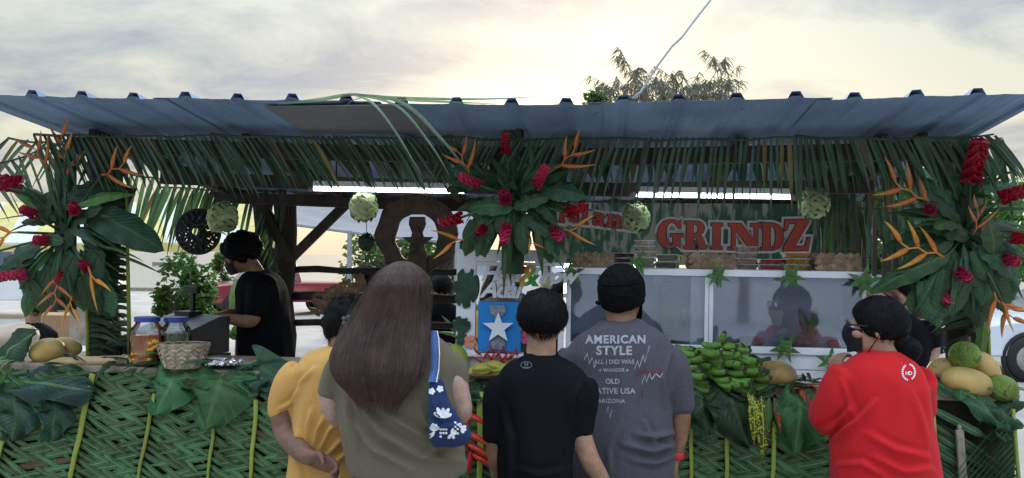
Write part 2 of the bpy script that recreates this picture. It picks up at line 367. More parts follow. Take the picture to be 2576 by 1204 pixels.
for k in range(5):
    a, b = cuts[k] - (0.03 if k else 0), cuts[k + 1] + (0.03 if k < 4 else 0)
    prof = [(a, 0.0)]
    for rx in ribs:
        if a + 0.04 < rx < b - 0.04:
            prof += [(rx - 0.060, 0.0), (rx - 0.033, 0.001), (rx - 0.017, 0.029), (rx + 0.017, 0.029), (rx + 0.033, 0.001), (rx + 0.060, 0.0)]
    prof.append((b, 0.0))
    fine = []
    for (x0, h0), (x1, h1) in zip(prof, prof[1:]):
        n = max(1, int((x1 - x0) / 0.02))
        for j in range(n): fine.append((x0 + (x1 - x0) * j / n, h0 + (h1 - h0) * j / n))
    fine.append(prof[-1])
    mb = MB(); ny = 10; dz = 0.004 * (k % 2); sy0 = SYF - 0.01 * (k % 2) - 0.006 * (k == 3)
    for t in (0.0, 0.0018):
        vs = []
        for j in range(ny + 1):
            sy = sy0 + (SYB - sy0) * j / ny
            for x, h in fine:
                wob = 0.004 * noise.noise((x * 3.1, sy * 2.2, k * 5.0)) + 0.003 * noise.noise((x * 14, 3.0, k))
                vs.append(S(x, sy, roof_z(x, sy) + (h if t else min(h, 0.011) + .0012 * (1 + sin(x * 130))) + dz + t + wob))
        n = len(fine); fs = [(j * n + i, j * n + i + 1, (j + 1) * n + i + 1, (j + 1) * n + i) for j in range(ny) for i in range(n - 1)]
        if t == 0.0: fs = [f[::-1] for f in fs]
        mb.add(vs, fs)
    m2 = len(fine) * (ny + 1); ff = [(i, i + 1, i + 1 + m2, i + m2) for i in range(len(fine) - 1) if max(fine[i][1], fine[i + 1][1]) < 0.004]; mb.f += ff; mb.m += [0] * len(ff)
    mb.build('roof_sheet', M['tin'], roof)
def zc(zx, zy): return ((700 + zx / 2.408) / 1.2395, (220 + zy / 2.408) / 1.2395)
pq = [on_roof(*zc(*q), off=-0.012) for q in [(300, 275), (1340, 262), (1590, 478), (610, 472)]]
nrm = Vector((0, 0, 0.004))
MB().add(pq + [p + nrm for p in pq], [(0, 1, 2, 3), (7, 6, 5, 4), (0, 4, 5, 1), (1, 5, 6, 2), (2, 6, 7, 3), (3, 7, 4, 0)]).build('patch_sheet', M['tin_patch'], roof)
tag(roof.children[-1], 'lighter grey sheet patched under the roof')

fr = thing('stall_frame', 'dark wooden post and beam frame holding up the stall roof', 'frame', S(0, 1.0, 0))
M['rachis_dark'] = mat('dark_rachis', (0.045, 0.06, 0.03), 0.7, 0.2, 8)
def fbar(name, a, b, w, h, m='wood_dark'):
    return bevel(MB().bar(S(*a), S(*b), w, h).build(name, M[m], fr), 0.006)
def ztop(sx, sy): return roof_z(sx, sy) - 0.03
for sx in [X0 + 0.35, -1.4, -0.55, 0.3, 1.1, 1.75, X1 - 0.3]:
    fbar('rafter', (sx, 0.06, ztop(sx, 0.06) - 0.02), (sx, SYB - 0.05, ztop(sx, SYB) - 0.02), 0.045, 0.07)
for sy, dz in ((0.02, 0.085), (0.9, 0.08), (1.6, 0.08)):
    xs = np.linspace(X0 + 0.25, X1 - 0.25, 4)
    for a, b in zip(xs, xs[1:]):
        fbar('beam', (a, sy, ztop(a, sy) - dz), (b, sy, ztop(b, sy) - dz), 0.05, 0.08)
# back beam below the slit of daylight
BSY = 1.95
bz = SXZ(980, 505, BSY)[1]
xa, xb = SXZ(655, 500, BSY)[0], SXZ(2140, 500, BSY)[0]
fbar('back_beam', (xa, BSY, bz), (xb, BSY, bz - 0.01), 0.06, 0.085, 'wood_brown')
fbar('upper_beam', (X0 + 0.2, BSY + 0.04, bz + 0.165), (X1 - 0.2, BSY + 0.04, bz + 0.155), 0.06, 0.14)
px0 = SXZ(718, 700, BSY)[0]
def post(sx, sy, w, top, name='post'):
    pts = []; rad = []
    for k in range(9):
        t = k / 8; pts.append(S(sx + 0.012 * sin(k * 2.1), sy + 0.01 * cos(k * 1.7), t * top)); rad.append(w * (1 + 0.06 * sin(k * 3.3)))
    o = MB().tube(pts, rad, 10).build(name, M['wood_dark'], fr); return shade_auto(o, 60)
post(px0, BSY - 0.02, 0.085, ztop(px0, BSY)); post(SXZ(1370, 700, BSY)[0], BSY, 0.075, ztop(0.2, BSY))
post(SXZ(2085, 600, BSY)[0], BSY, 0.06, ztop(1.9, BSY)); post(X0 + 0.45, BSY, 0.07, ztop(X0 + .5, BSY)); post(SXZ(2320, 600, BSY)[0], BSY, 0.07, ztop(2.3, BSY))
fpl = SXZ(262, 600, 0.32)[0]; fpc = SXZ(1290, 600, 0.3)[0]; fpr = SXZ(2425, 600, 0.3)[0]
post(fpl, 0.32, 0.088, ztop(fpl, .32)); post(fpc, 0.3, 0.06, ztop(fpc, .3)); post(fpr, 0.3, 0.075, ztop(fpr, .3))
def brace(u0, v0, u1, v1, sy, w=0.06): 
    a, b = PS(u0, v0, sy), PS(u1, v1, sy); bevel(MB().bar(a, b, w, w * 1.1).build('brace', M['wood_dark'], fr), 0.006)
brace(650, 500, 735, 660, BSY - 0.08, 0.07); brace(880, 505, 735, 648, BSY - 0.08, 0.06)
brace(2130, 500, 2085, 640, BSY - 0.08); brace(330, 470, 250, 620, 0.36, 0.05)
for v, w in ((681, 0.05), (748, 0.07), (815, 0.05)):
    a, b = PS(735, v - 2, BSY), PS(1400, v + 6, BSY)
    pts = [a.lerp(b, k / 10) + Vector((0, 0, 0.008 * sin(k * 1.9))) for k in range(11)]
    MB().tube(pts, [w * 0.5 * (1 + 0.12 * sin(k * 2.7)) for k in range(11)], 8).build('rail', M['wood_dark'], fr, True)

for k in range(11):  # added dark planks, put in to darken the right rear corner
    u = 2075 + k * 26; x = SXZ(u, 600, BSY + .1)[0]; z0, z1 = SXZ(u, 700, BSY + .1)[1] + .02 * sin(k * 3), SXZ(u, 400, BSY + .1)[1]
    MB().sbox((x - .030, BSY + .09, z0), (x + .026 - .012 * (k % 3), BSY + .105, min(z1, roof_z(x, BSY) - .01))).build('wall_plank', M['wood_dark'], fr)
# ------------------------------------------------------------------ counter
M['wood_back'] = mat('stained_board', (.022, .026, .016), .85, .2, 10)
CT = 1.085                                     # counter top height
CXR = SXZ(2566, 1020, 0)[0]; CXL = SXZ(-140, 950, 0)[0]
counter = thing('food_counter', 'long wooden counter of the stall, clad in palm leaves', 'counter', S(0, 0.25, 0))
xs = np.linspace(CXL, CXR, 4)
for r in range(3):
    for a, b in zip(xs, xs[1:]):
        bevel(MB().sbox((a + 0.002, 0.0 + r * 0.19, CT - 0.035), (b - 0.002, 0.185 + r * 0.19, CT)).build('top_plank', M['wood_pale'], counter), 0.004)
for k in range(3):
    z0 = 0.12 + k * 0.31
    for a, b in zip(xs, xs[1:]):
        bevel(MB().sbox((a + 0.002, 0.03, z0), (b - 0.002, 0.05, z0 + 0.309)).build('front_board', M['wood_back'], counter), 0.003)
    bevel(MB().sbox((CXR - 0.03, 0.055, z0), (CXR - 0.01, 0.55, z0 + 0.309)).build('end_board', M['wood_dark'], counter), 0.003)
for x in (CXL + 0.1, -1.2, 0.0, 1.2, CXR - 0.08):
    for y in (0.09, 0.5): MB().sbox((x - 0.035, y - 0.03, 0), (x + 0.035, y + 0.03, CT - 0.037)).build('leg', M['wood_dark'], counter)

# ------------------------------------------------------------------ leaflets
def leaflet(p0, d0, L, w, bend, side, n=7, twist=0.0, fold=0.25):
    """thin folded palm leaflet: starts at p0, heads along d0, sags by bend (towards gravity), side = width direction"""
    mb_v = []; uv = []; p = Vector(p0); d = Vector(d0).normalized(); s0 = Vector(side)
    for k in range(n + 1):
        t = k / n; s = (s0 - d * s0.dot(d)).normalized()
        if twist: s = Matrix.Rotation(twist * t, 3, d) @ s
        nn = s.cross(d); hw = w * 0.5 * (min(1, 0.55 + t * 3) * (1 - max(0, t - 0.45) ** 1.6 * 2.5))
        hw = max(hw, 0.0006)
        mb_v += [p - s * hw - nn * hw * fold, p + nn * hw * fold, p + s * hw - nn * hw * fold]; uv += [(0, t), (0.5, t), (1, t)]
        p = p + d * (L / n); d = (d + Vector((0, 0, -1)) * (bend / n)).normalized()
    fs = []
    for k in range(n):
        a = k * 3; fs += [(a, a + 1, a + 4, a + 3), (a + 1, a + 2, a + 5, a + 4)]
    return mb_v, fs, uv
def one_leaflet(parent, m, *a, **k):
    v, f, uv = leaflet(*a, **k); return MB().add(v, f, uv).build('leaflet', M[m], parent, True)
rnd = random.Random(11)
def hanging_frond(label, u0, v0, u1, v1, dx0, dx1, drop, sy, step=19, w=0.027, m='frond', group='palm fronds hung as thatch', tilt=0.12, jit=10, name='palm_frond', drop1=None):
    a, b = PS(u0, v0, sy), PS(u1, v1, sy)
    t = thing(name, label, 'palm frond', (a + b) / 2, group)
    pts = [a.lerp(b, k / 8) + Vector((0, 0, -0.012 * sin(pi * k / 8) + .006 * sin(k * 2.3 + u0))) for k in range(9)]
    MB().tube(pts, [0.007 - 0.003 * k / 8 for k in range(9)], 6).build('rachis', M['rachis_dark'], t, True)
    n = max(3, int(abs(Vector((u1 - u0, v1 - v0)).length) / step))
    for k in range(n + 1):
        f = k / n; u, v = u0 + (u1 - u0) * f + rnd.uniform(-3, 3), v0 + (v1 - v0) * f
        dx = dx0 + (dx1 - dx0) * f + rnd.uniform(-jit, jit); dr = (drop + ((drop1 if drop1 is not None else drop) - drop) * f) * rnd.choice([rnd.uniform(.9, 1.08), rnd.uniform(.7, 1.1)])
        p, q = PS(u, v, sy), PS(u + dx, v + dr, sy + rnd.uniform(-0.03, 0.05)); d = q - p; L = d.length
        d = d.normalized() + Vector((0, 0, 0.10)); side = Matrix.Rotation(rnd.uniform(-tilt, tilt) * 4, 3, d.normalized()) @ EX
        one_leaflet(t, 'frond_dry' if rnd.random() < .06 else m, p, d, L, w * rnd.uniform(0.65, 1.15), rnd.uniform(.15, .8), side, n=6, twist=rnd.choice([rnd.uniform(-0.6, 0.6), rnd.uniform(-2, 2)]))
    return t
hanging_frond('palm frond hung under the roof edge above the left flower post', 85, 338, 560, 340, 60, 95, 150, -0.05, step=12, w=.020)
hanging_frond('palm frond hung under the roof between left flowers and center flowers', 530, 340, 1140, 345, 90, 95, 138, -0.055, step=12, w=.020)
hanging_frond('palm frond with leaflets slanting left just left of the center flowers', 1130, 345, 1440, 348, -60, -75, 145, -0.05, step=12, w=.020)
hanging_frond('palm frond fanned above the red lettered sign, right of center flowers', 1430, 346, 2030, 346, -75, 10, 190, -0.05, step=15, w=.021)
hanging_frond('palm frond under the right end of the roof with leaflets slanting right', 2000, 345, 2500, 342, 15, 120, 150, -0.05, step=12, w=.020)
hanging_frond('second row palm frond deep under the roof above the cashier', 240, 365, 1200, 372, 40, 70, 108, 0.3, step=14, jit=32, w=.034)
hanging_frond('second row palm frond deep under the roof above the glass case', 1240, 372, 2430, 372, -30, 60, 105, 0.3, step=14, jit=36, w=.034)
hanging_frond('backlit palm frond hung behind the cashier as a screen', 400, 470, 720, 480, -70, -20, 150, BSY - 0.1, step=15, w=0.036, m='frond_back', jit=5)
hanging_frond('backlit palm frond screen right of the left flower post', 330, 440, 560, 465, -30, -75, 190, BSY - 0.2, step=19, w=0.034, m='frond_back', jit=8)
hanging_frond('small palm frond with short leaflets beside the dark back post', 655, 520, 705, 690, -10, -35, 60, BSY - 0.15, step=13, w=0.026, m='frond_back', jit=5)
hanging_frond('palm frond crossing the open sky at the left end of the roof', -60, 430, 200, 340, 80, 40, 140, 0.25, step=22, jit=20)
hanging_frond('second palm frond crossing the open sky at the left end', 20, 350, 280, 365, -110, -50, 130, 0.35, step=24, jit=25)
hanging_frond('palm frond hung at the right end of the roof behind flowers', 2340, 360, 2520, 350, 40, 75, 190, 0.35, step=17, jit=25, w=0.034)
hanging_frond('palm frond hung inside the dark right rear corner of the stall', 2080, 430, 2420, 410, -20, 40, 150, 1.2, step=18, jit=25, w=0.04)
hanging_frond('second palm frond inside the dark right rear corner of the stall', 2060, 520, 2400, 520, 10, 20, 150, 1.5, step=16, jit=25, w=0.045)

# frond leaflets wrapped round the front posts
def wrapped_post(label, u_r, v0, v1, sy, dirn, n, Lpx, m='frond', rw=0.016):
    a, b = PS(u_r, v0, sy), PS(u_r + 8, v1, sy); t = thing('palm_frond', label, 'palm frond', b, 'palm fronds tied to posts')
    MB().tube([a.lerp(b, k / 6) for k in range(7)], [rw * 0.7 + rw * 0.5 * k / 6 for k in range(7)], 8, squash=0.5).build('rachis', M['rachis'], t, True)
    for k in range(n):
        f = k / n; p = a.lerp(b, f); L = px(Lpx, 4.0) * rnd.uniform(0.8, 1.1)
        d = EX * dirn + Vector((0, 0, rnd.uniform(-0.1, 0.35))) + EY * rnd.uniform(-0.15, 0.1)
        one_leaflet(t, m, p, d, L, 0.034 * rnd.uniform(.8, 1.2), 0.9, Vector((0, 0, 1)) - EY * 0.5, n=7, twist=rnd.uniform(-.3, .5))
wrapped_post('palm frond with pale green stem tied upright to the left post', 214, 560, 895, 0.19, 1, 26, 120)
wrapped_post('palm frond tied to the back side of the left post', 318, 480, 890, 0.22, -1, 22, 100)
wrapped_post('palm frond tied upright to the right post under the flowers', 2478, 560, 905, 0.17, -1, 26, 130)

# ------------------------------------------------------------------ woven frond cladding on the counter front
SYW = -0.03
rach = [(-130, 950, -190, 12), (28, 1060, -18, 12), (236, 940, 180, 17), (392, 990, 350, 11), (545, 1030, 525, 10), (648, 1005, 632, 12),
        (800, 990, 790, 10), (945, 990, 940, 10), (1085, 990, 1080, 10), (1210, 985, 1208, 16), (1350, 990, 1348, 10), (1490, 1000, 1488, 10),
        (1640, 1000, 1640, 10), (1740, 1010, 1738, 10), (1832, 1020, 1826, 11), (1950, 1020, 1942, 11), (2104, 1030, 2094, 12), (2235, 1030, 2230, 10), (2345, 1030, 2350, 10)]
wl = ['at the far left edge of the counter', 'below the dark papaya leaf at left', 'with the thickest stem, left of taro leaves', 'below the left half of the big taro leaves',
      'below the right half of the big taro leaves', 'with yellow stem left of mustard shirt'] + ['behind the mustard shirt', 'behind the olive shirt', 'behind the blue bag'] + ['between the olive shirt and the black shirt'] + ['behind the black shirt', 'between the black and grey shirts', 'behind the grey shirt'] + [
      'right beside the grey shirt man', 'below the green bananas', 'below the spotted croton leaves', 'just left of the red shirt woman', 'behind the red shirt woman', 'just right of the red shirt woman']
ZLOW = 0.42
lines = []
for (u, v, ub, wpx) in rach:
    x0, z0 = SXZ(u, v, SYW); x1, z1 = SXZ(ub, 1204, SYW)
    z0 = min(z0, CT - 0.02) if wpx < 16 else z0
    k = (x1 - x0) / (z1 - z0); lines.append((x0, z0, k, wpx))
def rx(i, z): x0, z0, k, w = lines[i]; return x0 + (z - z0) * k
SP = 0.037; TOPZ = CT - 0.03
AL, BE = radians(31), radians(13)
for i in range(len(lines)):
    x0, z0, k, wpx = lines[i]
    t = thing('woven_palm_frond', 'woven green palm frond on counter front ' + wl[i], 'palm frond', S(x0, SYW, ZLOW), 'woven palm fronds cladding the counter')
    a, b = S(x0, SYW - 0.012, z0), S(rx(i, ZLOW), SYW - 0.012, ZLOW); wm = px(wpx, 3.9) * 0.5
    MB().tube([a.lerp(b, q / 6) + EX * 0.003 * sin(q * 2.0 + i) for q in range(7)], [wm * (1.1 - 0.35 * q / 6) for q in range(7)], 8, squash=0.55, ref=EY).build('rachis', M['rachis'], t, True)
    for side in (1, -1):
        j = i + side
        if j < 0 or j >= len(lines): 
            gap = 0.3
        n = int((TOPZ - ZLOW) / SP)
        for q in range(-6 if side == 1 else -3, n):
            zs = TOPZ - q * SP + rnd.uniform(-0.006, 0.006)
            if zs > z0 + 0.01:
                if not (0 <= j < len(lines)): continue
                xs_ = rx(i, zs)
            else: xs_ = rx(i, zs)
            gapw = abs(rx(j, zs) - xs_) if 0 <= j < len(lines) else 0.28
            ang = AL if side == 1 else BE
            tanv = tan(ang)
            vs = []; uv = []; L = gapw * rnd.uniform(0.80, 1.0) / cos(ang); ns = 12
            if zs > TOPZ: # leaflets that start above the board are clipped to below it
                st = (zs - TOPZ) / sin(ang)
            else: st = 0.0
            if st > L * 0.7: continue
            wd = SP * rnd.uniform(0.80, 1.06); dz_ = rnd.choice([rnd.uniform(-0.03, 0.03), rnd.uniform(-.09, .09)])
            if rnd.random() < .02: continue
            lift = rnd.uniform(.01, .035) if rnd.random() < .14 else 0
            ca, sa = cos(ang + dz_), sin(ang + dz_)
            for s in range(ns + 1):
                tt = st + (L - st) * s / ns; x = xs_ + side * ca * tt; z = zs - sa * tt
                # index of the crossing strip
                if side == 1:
                    oth = (TOPZ - (z + (gapw - ca * tt) * tan(BE))) / SP; off = 0.0048 * cos(pi / 2 * (oth + q))
                else:
                    oth = (TOPZ - (z + (gapw - ca * tt) * tan(AL))) / SP; off = -0.0048 * cos(pi / 2 * (oth + q))
                f = s / ns; hw = wd * 0.5 * min(1, 0.6 + f * 2) * (1 if f < 0.75 else max(0.03, 1 - (f - 0.75) / 0.25 * 0.95))
                off += 0.002
                nx, nz = side * sa, ca
                if f > 0.7: off += (0.006 * (rnd.random() if s == ns else 0.3) if f > .86 else 0) + lift * ((f - .7) / .3) ** 1.5
                base = lambda h, e: S(x + nx * h, SYW - off - e, z + nz * h)
                vs += [base(-hw, -0.0022), base(0, 0.0018), base(hw, 0.0010)]; uv += [(0, f), (0.5, f), (1, f)]
            fs = []
            for s in range(ns):
                a3 = s * 3; fs += [(a3, a3 + 1, a3 + 4, a3 + 3), (a3 + 1, a3 + 2, a3 + 5, a3 + 4)]
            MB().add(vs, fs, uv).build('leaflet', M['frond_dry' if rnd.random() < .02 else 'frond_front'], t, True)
# loose leaning frond at the right end of the counter with a split wooden stake
t = thing('palm_frond', 'palm frond leaning over the right end of the counter', 'palm frond', PS(2560, 1200, SYW), 'fronds at the right counter end')
a, b = PS(2548, 1030, SYW - .03), PS(2570, 1300, SYW - .03)
MB().tube([a, a.lerp(b, .5), b], 0.01, 6).build('rachis', M['rachis'], t, True)
for k in range(17):
    p = a.lerp(b, k / 17); one_leaflet(t, 'frond_front', p, -EX + Vector((0, 0, -1.15)) - EY * 0.06, 0.40, 0.028, 0.1, EY, n=5, twist=rnd.uniform(.9, 1.5))
t = thing('palm_frond', 'dark palm frond slanting behind the split wooden stake', 'palm frond', PS(2350, 1060, SYW), 'fronds at the right counter end')
a, b = PS(2338, 1050, SYW - .005), PS(2350, 1300, SYW - .005)
MB().tube([a, a.lerp(b, .5), b], 0.008, 6).build('rachis', M['rachis'], t, True)
for k in range(11):
    p = a.lerp(b, k / 11); one_leaflet(t, 'frond', p, EX + Vector((0, 0, -0.62)), 0.42, 0.026, 0.1, EY, n=5, twist=rnd.uniform(.9, 1.5))
st = MB(); a = PS(2413, 1082, SYW - .03); b = PS(2426, 1260, SYW - .03)
st.bar(a, b, 0.034, 0.02, up=EY).box(a + Vector((0, 0, 0.008)), (0.015, 0.016, 0.03))
tag(bevel(st.build('wooden_stake', M['wood_pale']), 0.004), 'pale split wooden stake at the right end of the counter', 'stake')

# long loose leaflets arching over the roof edge
t = thing('loose_palm_leaf', 'loose pale palm leaflets arching over the roof edge near center', 'palm leaf', on_roof(900, 262), None)
def arch(pts, w):
    ps = [PS(u, v, sy) for u, v, sy in pts]; n = 16; cp = []
    for k in range(n + 1):
        f = k / n * (len(ps) - 1); i = min(int(f), len(ps) - 2); g_ = f - i
        p0, p1, p2, p3 = ps[max(i - 1, 0)], ps[i], ps[i + 1], ps[min(i + 2, len(ps) - 1)]
        cp.append(0.5 * ((2 * p1) + (p2 - p0) * g_ + (2 * p0 - 5 * p1 + 4 * p2 - p3) * g_ ** 2 + (-p0 + 3 * p1 - 3 * p2 + p3) * g_ ** 3))
    mb = MB(); vs = []; uv = []
    for k, p in enumerate(cp):
        d = (cp[min(k + 1, n)] - cp[max(k - 1, 0)]).normalized(); s = d.cross(Vector((0, 1, 0.3))).normalized(); h = w * (0.2 + 0.8 * sin(pi * min(1, (k + 1) / n)))
        vs += [p - s * h, p + Vector((0, -0.004, 0)), p + s * h]; uv += [(0, k / n), (0.5, k / n), (1, k / n)]
    fs = []
    for k in range(n): q = k * 3; fs += [(q, q + 1, q + 4, q + 3), (q + 1, q + 2, q + 5, q + 4)]
    return mb.add(vs, fs, uv)
M['leaf_pale'] = leaf_mat('pale_leaflet', (0.20, 0.29, 0.22), (0.3, 0.36, 0.28), 0.4, 0.2, 0, 1)
for pts, w in [([(885, 238, -.46), (940, 262, -.5), (1000, 340, -.42), (1060, 440, -.3)], 0.006), ([(890, 238, -.46), (1000, 268, -.5), (1080, 360, -.45), (1130, 440, -.3)], 0.006),
               ([(880, 238, -.44), (1010, 258, -.5), (1110, 350, -.45), (1175, 430, -.2)], 0.009), ([(700, 262, -.46), (800, 252, -.47), (890, 238, -.46), (960, 250, -.46)], 0.008),
               ([(900, 240, -.45), (1050, 248, -.44), (1200, 250, -.4), (1350, 245, -.3)], 0.006), ([(960, 250, -.45), (1100, 256, -.44), (1250, 262, -.45)], 0.005), ([(915, 246, -.46), (880, 258, -.48), (845, 300, -.46)], 0.002)]:
    arch(pts, w).build('leaflet', M['leaf_pale'], t, True)

# LED tubes under the roof (lit)
def tube_mat():
    m = bpy.data.materials.new('lit_tube'); m.use_nodes = True; tr = m.node_tree; tr.nodes.remove(tr.nodes['Principled BSDF']); e = N(tr, 'ShaderNodeEmission'); e.inputs[0].default_value = (.86, .96, 1, 1); e.inputs[1].default_value = 3.6
    tr.links.new(e.outputs[0], tr.nodes['Material Output'].inputs[0]); return m
M['led'] = tube_mat()
for lab, u0, v0, u1, v1 in (('lit white tube light under the roof left of the center flowers', 790, 476, 1168, 483), ('lit white tube light under the roof above the lettered sign', 1598, 491, 1988, 497)):
    a, b = PS(u0, v0, .55), PS(u1, v1, .55); t = thing('tube_light', lab, 'tube light', (a + b) / 2, 'tube lights under the roof'); d = (b - a).normalized()
    MB().tube([a, b], .0105, 10).build('lamp_tube', M['led'], t, True)
    for p, s_ in ((a, -1), (b, 1)): MB().tube([p + d * s_ * .001, p + d * s_ * .03], .016, 10).build('end_cap', M['greyplastic'], t, True)
    MB().bar(a + Vector((0, 0, .03)), b + Vector((0, 0, .03)), .04, .03).build('batten', M['white'], t)
    for f in (.15, .85): p = a.lerp(b, f); q = p - Vector((0, OY, 0)); MB().tube([p + Vector((0, 0, .04)), Vector((p.x, p.y, roof_z(q.dot(EX), q.dot(EY)) - .002))], .004, 5).build('hanger', M['cord'], t)
# ================================================================== leaves, flowers and fruit
def blade(width, L=1.0, bend=0.5, fold=0.15, ripple=0.0, nu=4, nv=14, seed=0, twist=0.0, stalk=0.0):
    """leaf blade mesh along +Y, normal +Z; width(t) gives half width at t in 0..1"""
    mb = MB(); cs = []; p = Vector((0, 0, 0)); a = 0.0
    for k in range(nv + 1):
        cs.append((p.copy(), a)); p += Vector((0, cos(a), sin(a))) * (L / nv); a -= bend / nv
    def fn(x, t):
        k = t * nv; i = min(int(k), nv - 1); f = k - i
        c = cs[i][0].lerp(cs[i + 1][0], f); an = cs[i][1]; s = (x - 0.5) * 2; h = width(t)
        tw = twist * t
        nrm = Vector((0, -sin(an), cos(an))); off = -abs(s) * fold * h * 2 * (1 if fold >= 0 else 1)
        rp = ripple * h * sin(t * 23 + seed + (1 if s > 0 else 2.3)) * abs(s) ** 2
        v = Vector((1, 0, 0)) * s * h + nrm * (off + rp)
        if tw: v = Matrix.Rotation(tw, 3, Vector((0, cos(an), sin(an)))) @ v
        return c + v
    mb.grid(fn, nu * 2, nv)
    return mb
lance = lambda w: (lambda t: max(0.0008, w * (sin(pi * min(1, t ** 0.75)) ** 0.8) * (1 - 0.25 * t)))
broad = lambda w: (lambda t: max(0.0008, w * (sin(pi * t ** 0.85) ** 0.55)))
def heart(w): return lambda t: max(0.0008, w * (min(1.0, 0.72 + t * 1.6)) * (1 - t ** 2.1) ** 0.75)
LM = {}
for k in range(3):
    LM['lance', k] = blade(lance(0.085 + 0.012 * k), 1, 0.55 + 0.35 * k, 0.18, 0.15, seed=k).mesh('leaf')
    LM['broad', k] = blade(broad(0.16 + 0.02 * k), 1, 0.5 + 0.3 * k, 0.12, 0.22, seed=k * 3).mesh('leaf')
    LM['strap', k] = blade(lance(0.035), 1, 0.4 + 0.5 * k, 0.2, 0.1, nu=2, seed=k).mesh('leaf')
    LM['heart', k] = blade(heart(0.42), 1, 0.45 + 0.2 * k, 0.12, 0.30, nu=5, nv=16, seed=k * 2).mesh('leaf')
    # compound fern leaf: one stalk with paired leaflets
    fb = MB(); r = random.Random(k)
    for j in range(11):
        t = 0.12 + j * 0.08; L = 0.30 * sin(pi * min(1, t + 0.1)) + 0.08
        for s in (-1, 1):
            d = Vector((s * 0.85, 0.75, -0.25 - 0.2 * t)).normalized(); base = Vector((0, t, -0.35 * t * t))
            Mx = frame(base, d, Vector((0, 0.2, 1))); b = blade(lance(0.10), L, 0.5, 0.1, 0.0, nu=1, nv=5)
            fb.add([Mx @ Vector(v) for v in b.v], b.f, b.uv)
    fb.tube([(0, t / 6, -0.35 * (t / 6) ** 2) for t in range(7)], [0.010 - 0.001 * t for t in range(7)], 5)
    LM['fern', k] = fb.mesh('leaf')
for key, me in LM.items(): me.polygons.foreach_set('use_smooth', [True] * len(me.polygons))
_leafcache = {}
def leaf(kind, k, p, d, n, scale, m, parent, wide=1.0, name='leaf'):
    key = (kind, k % 3, m)
    if key not in _leafcache:
        me = LM[kind, k % 3].copy(); me.materials.append(M[m]); _leafcache[key] = me
    Mx = frame(p, d, n) @ Matrix.Diagonal((scale * wide, scale, scale, 1))
    return inst(name, _leafcache[key], Mx, parent)

M['ginger_red'] = mat('red_ginger', (0.36, 0.012, 0.035), 0.42, 0.25, 30, obj_var=0.2, sss=0.05)
M['ginger_pink'] = mat('pink_ginger', (0.55, 0.035, 0.11), 0.5, 0.25, 30, obj_var=0.15, sss=0.05)
M['heli_orange'] = mat('orange_heliconia', (0.46, 0.11, 0.025), 0.5, 0.25, 14, bump=.3, bscale=60, obj_var=0.3, sss=0.05, col2=(0.55, 0.07, 0.02))
M['heli_yellow'] = mat('yellow_heliconia', (0.58, 0.24, 0.03), 0.5, 0.25, 12, bump=.3, bscale=60, obj_var=0.25, sss=0.05, col2=(0.60, 0.16, 0.02))
M['heli_red'] = mat('red_heliconia', (0.50, 0.02, 0.018), 0.35, 0.2, 12, obj_var=0.1)
def ginger_mesh(seed, elong):
    mb = MB(); r = random.Random(seed); n = 46
    mb.ell((0, 0.45 * elong, 0), (0.16, 0.45 * elong, 0.16), 8, 6)
    for k in range(n):
        t = (k + 0.5) / n; y = t * 0.92 * elong; rad = 0.30 * (sin(pi * (0.12 + 0.8 * t)) ** 0.8) * (1 - 0.3 * t)
        a = k * 2.39996; out = Vector((cos(a), 0, sin(a))); base = out * 0.08 + Vector((0, y, 0))
        d = (out * (0.95 - 0.5 * t) + Vector((0, 0.35 + 0.9 * t, 0))).normalized()
        L = (0.30 - 0.10 * t) * r.uniform(0.85, 1.2)
        Mx = frame(base, d, Vector((0, 1, 0)) - out * 0.4); b = blade(lance(0.30), L, -0.9, 0.12, 0, nu=1, nv=4)
        mb.add([Mx @ Vector(v) for v in b.v], b.f, b.uv)
    return mb.mesh('ginger_flower', None, True)
GM = [ginger_mesh(s, e) for s, e in ((1, 1.0), (2, 1.5))]
def heli_mesh(n, seed, spread=0.95, up=0.75):
    mb = MB(); r = random.Random(seed); pts = [Vector((0, 0, 0))]
    for k in range(n): pts.append(pts[-1] + Vector((0.06 * (-1) ** k, 0.17, r.uniform(-.02, .02))))
    mb.tube(pts, [0.026 - 0.012 * k / n for k in range(n + 1)], 6)
    for k in range(n):
        s = (-1) ** k; p = pts[k + 1]; L = (0.72 - 0.07 * k) * r.uniform(0.8, 1.2)
        d = Vector((s * spread, up + 0.10 * k, r.uniform(-0.35, 0.35))).normalized(); ax = Vector((0, 0, 1)); q = p.copy(); vs = []; ns = 8; rg = 6; bend = r.uniform(.1, .5) * s
        for e in range(ns + 1):      # keeled boat shaped bract: narrow pointed pod with a sharp lower edge
            f = e / ns; w = 0.064 * max(.02, (min(1, .35 + f * 3.2)) * (1 - f) ** .75); sd = d.cross(ax).normalized()
            for x, y in ((0, 1.25), (.55, .5), (.42, -.6), (0, -.9), (-.42, -.6), (-.55, .5)): vs.append(q + sd * y * w + ax * x * w)
            q = q + d * L / ns; d = (Matrix.Rotation(bend / ns, 3, ax) @ d).normalized()
        mb.add(vs, [(e * rg + j, e * rg + (j + 1) % rg, (e + 1) * rg + (j + 1) % rg, (e + 1) * rg + j) for e in range(ns) for j in range(rg)], [(.5, e / ns) for e in range(ns + 1) for j in range(rg)])
    return mb.mesh('heliconia_flower', None, True)
HM = [heli_mesh(2, 1, .8, .9), heli_mesh(4, 2, 0.85, 0.65), heli_mesh(5, 3, 1.0, 0.55)]
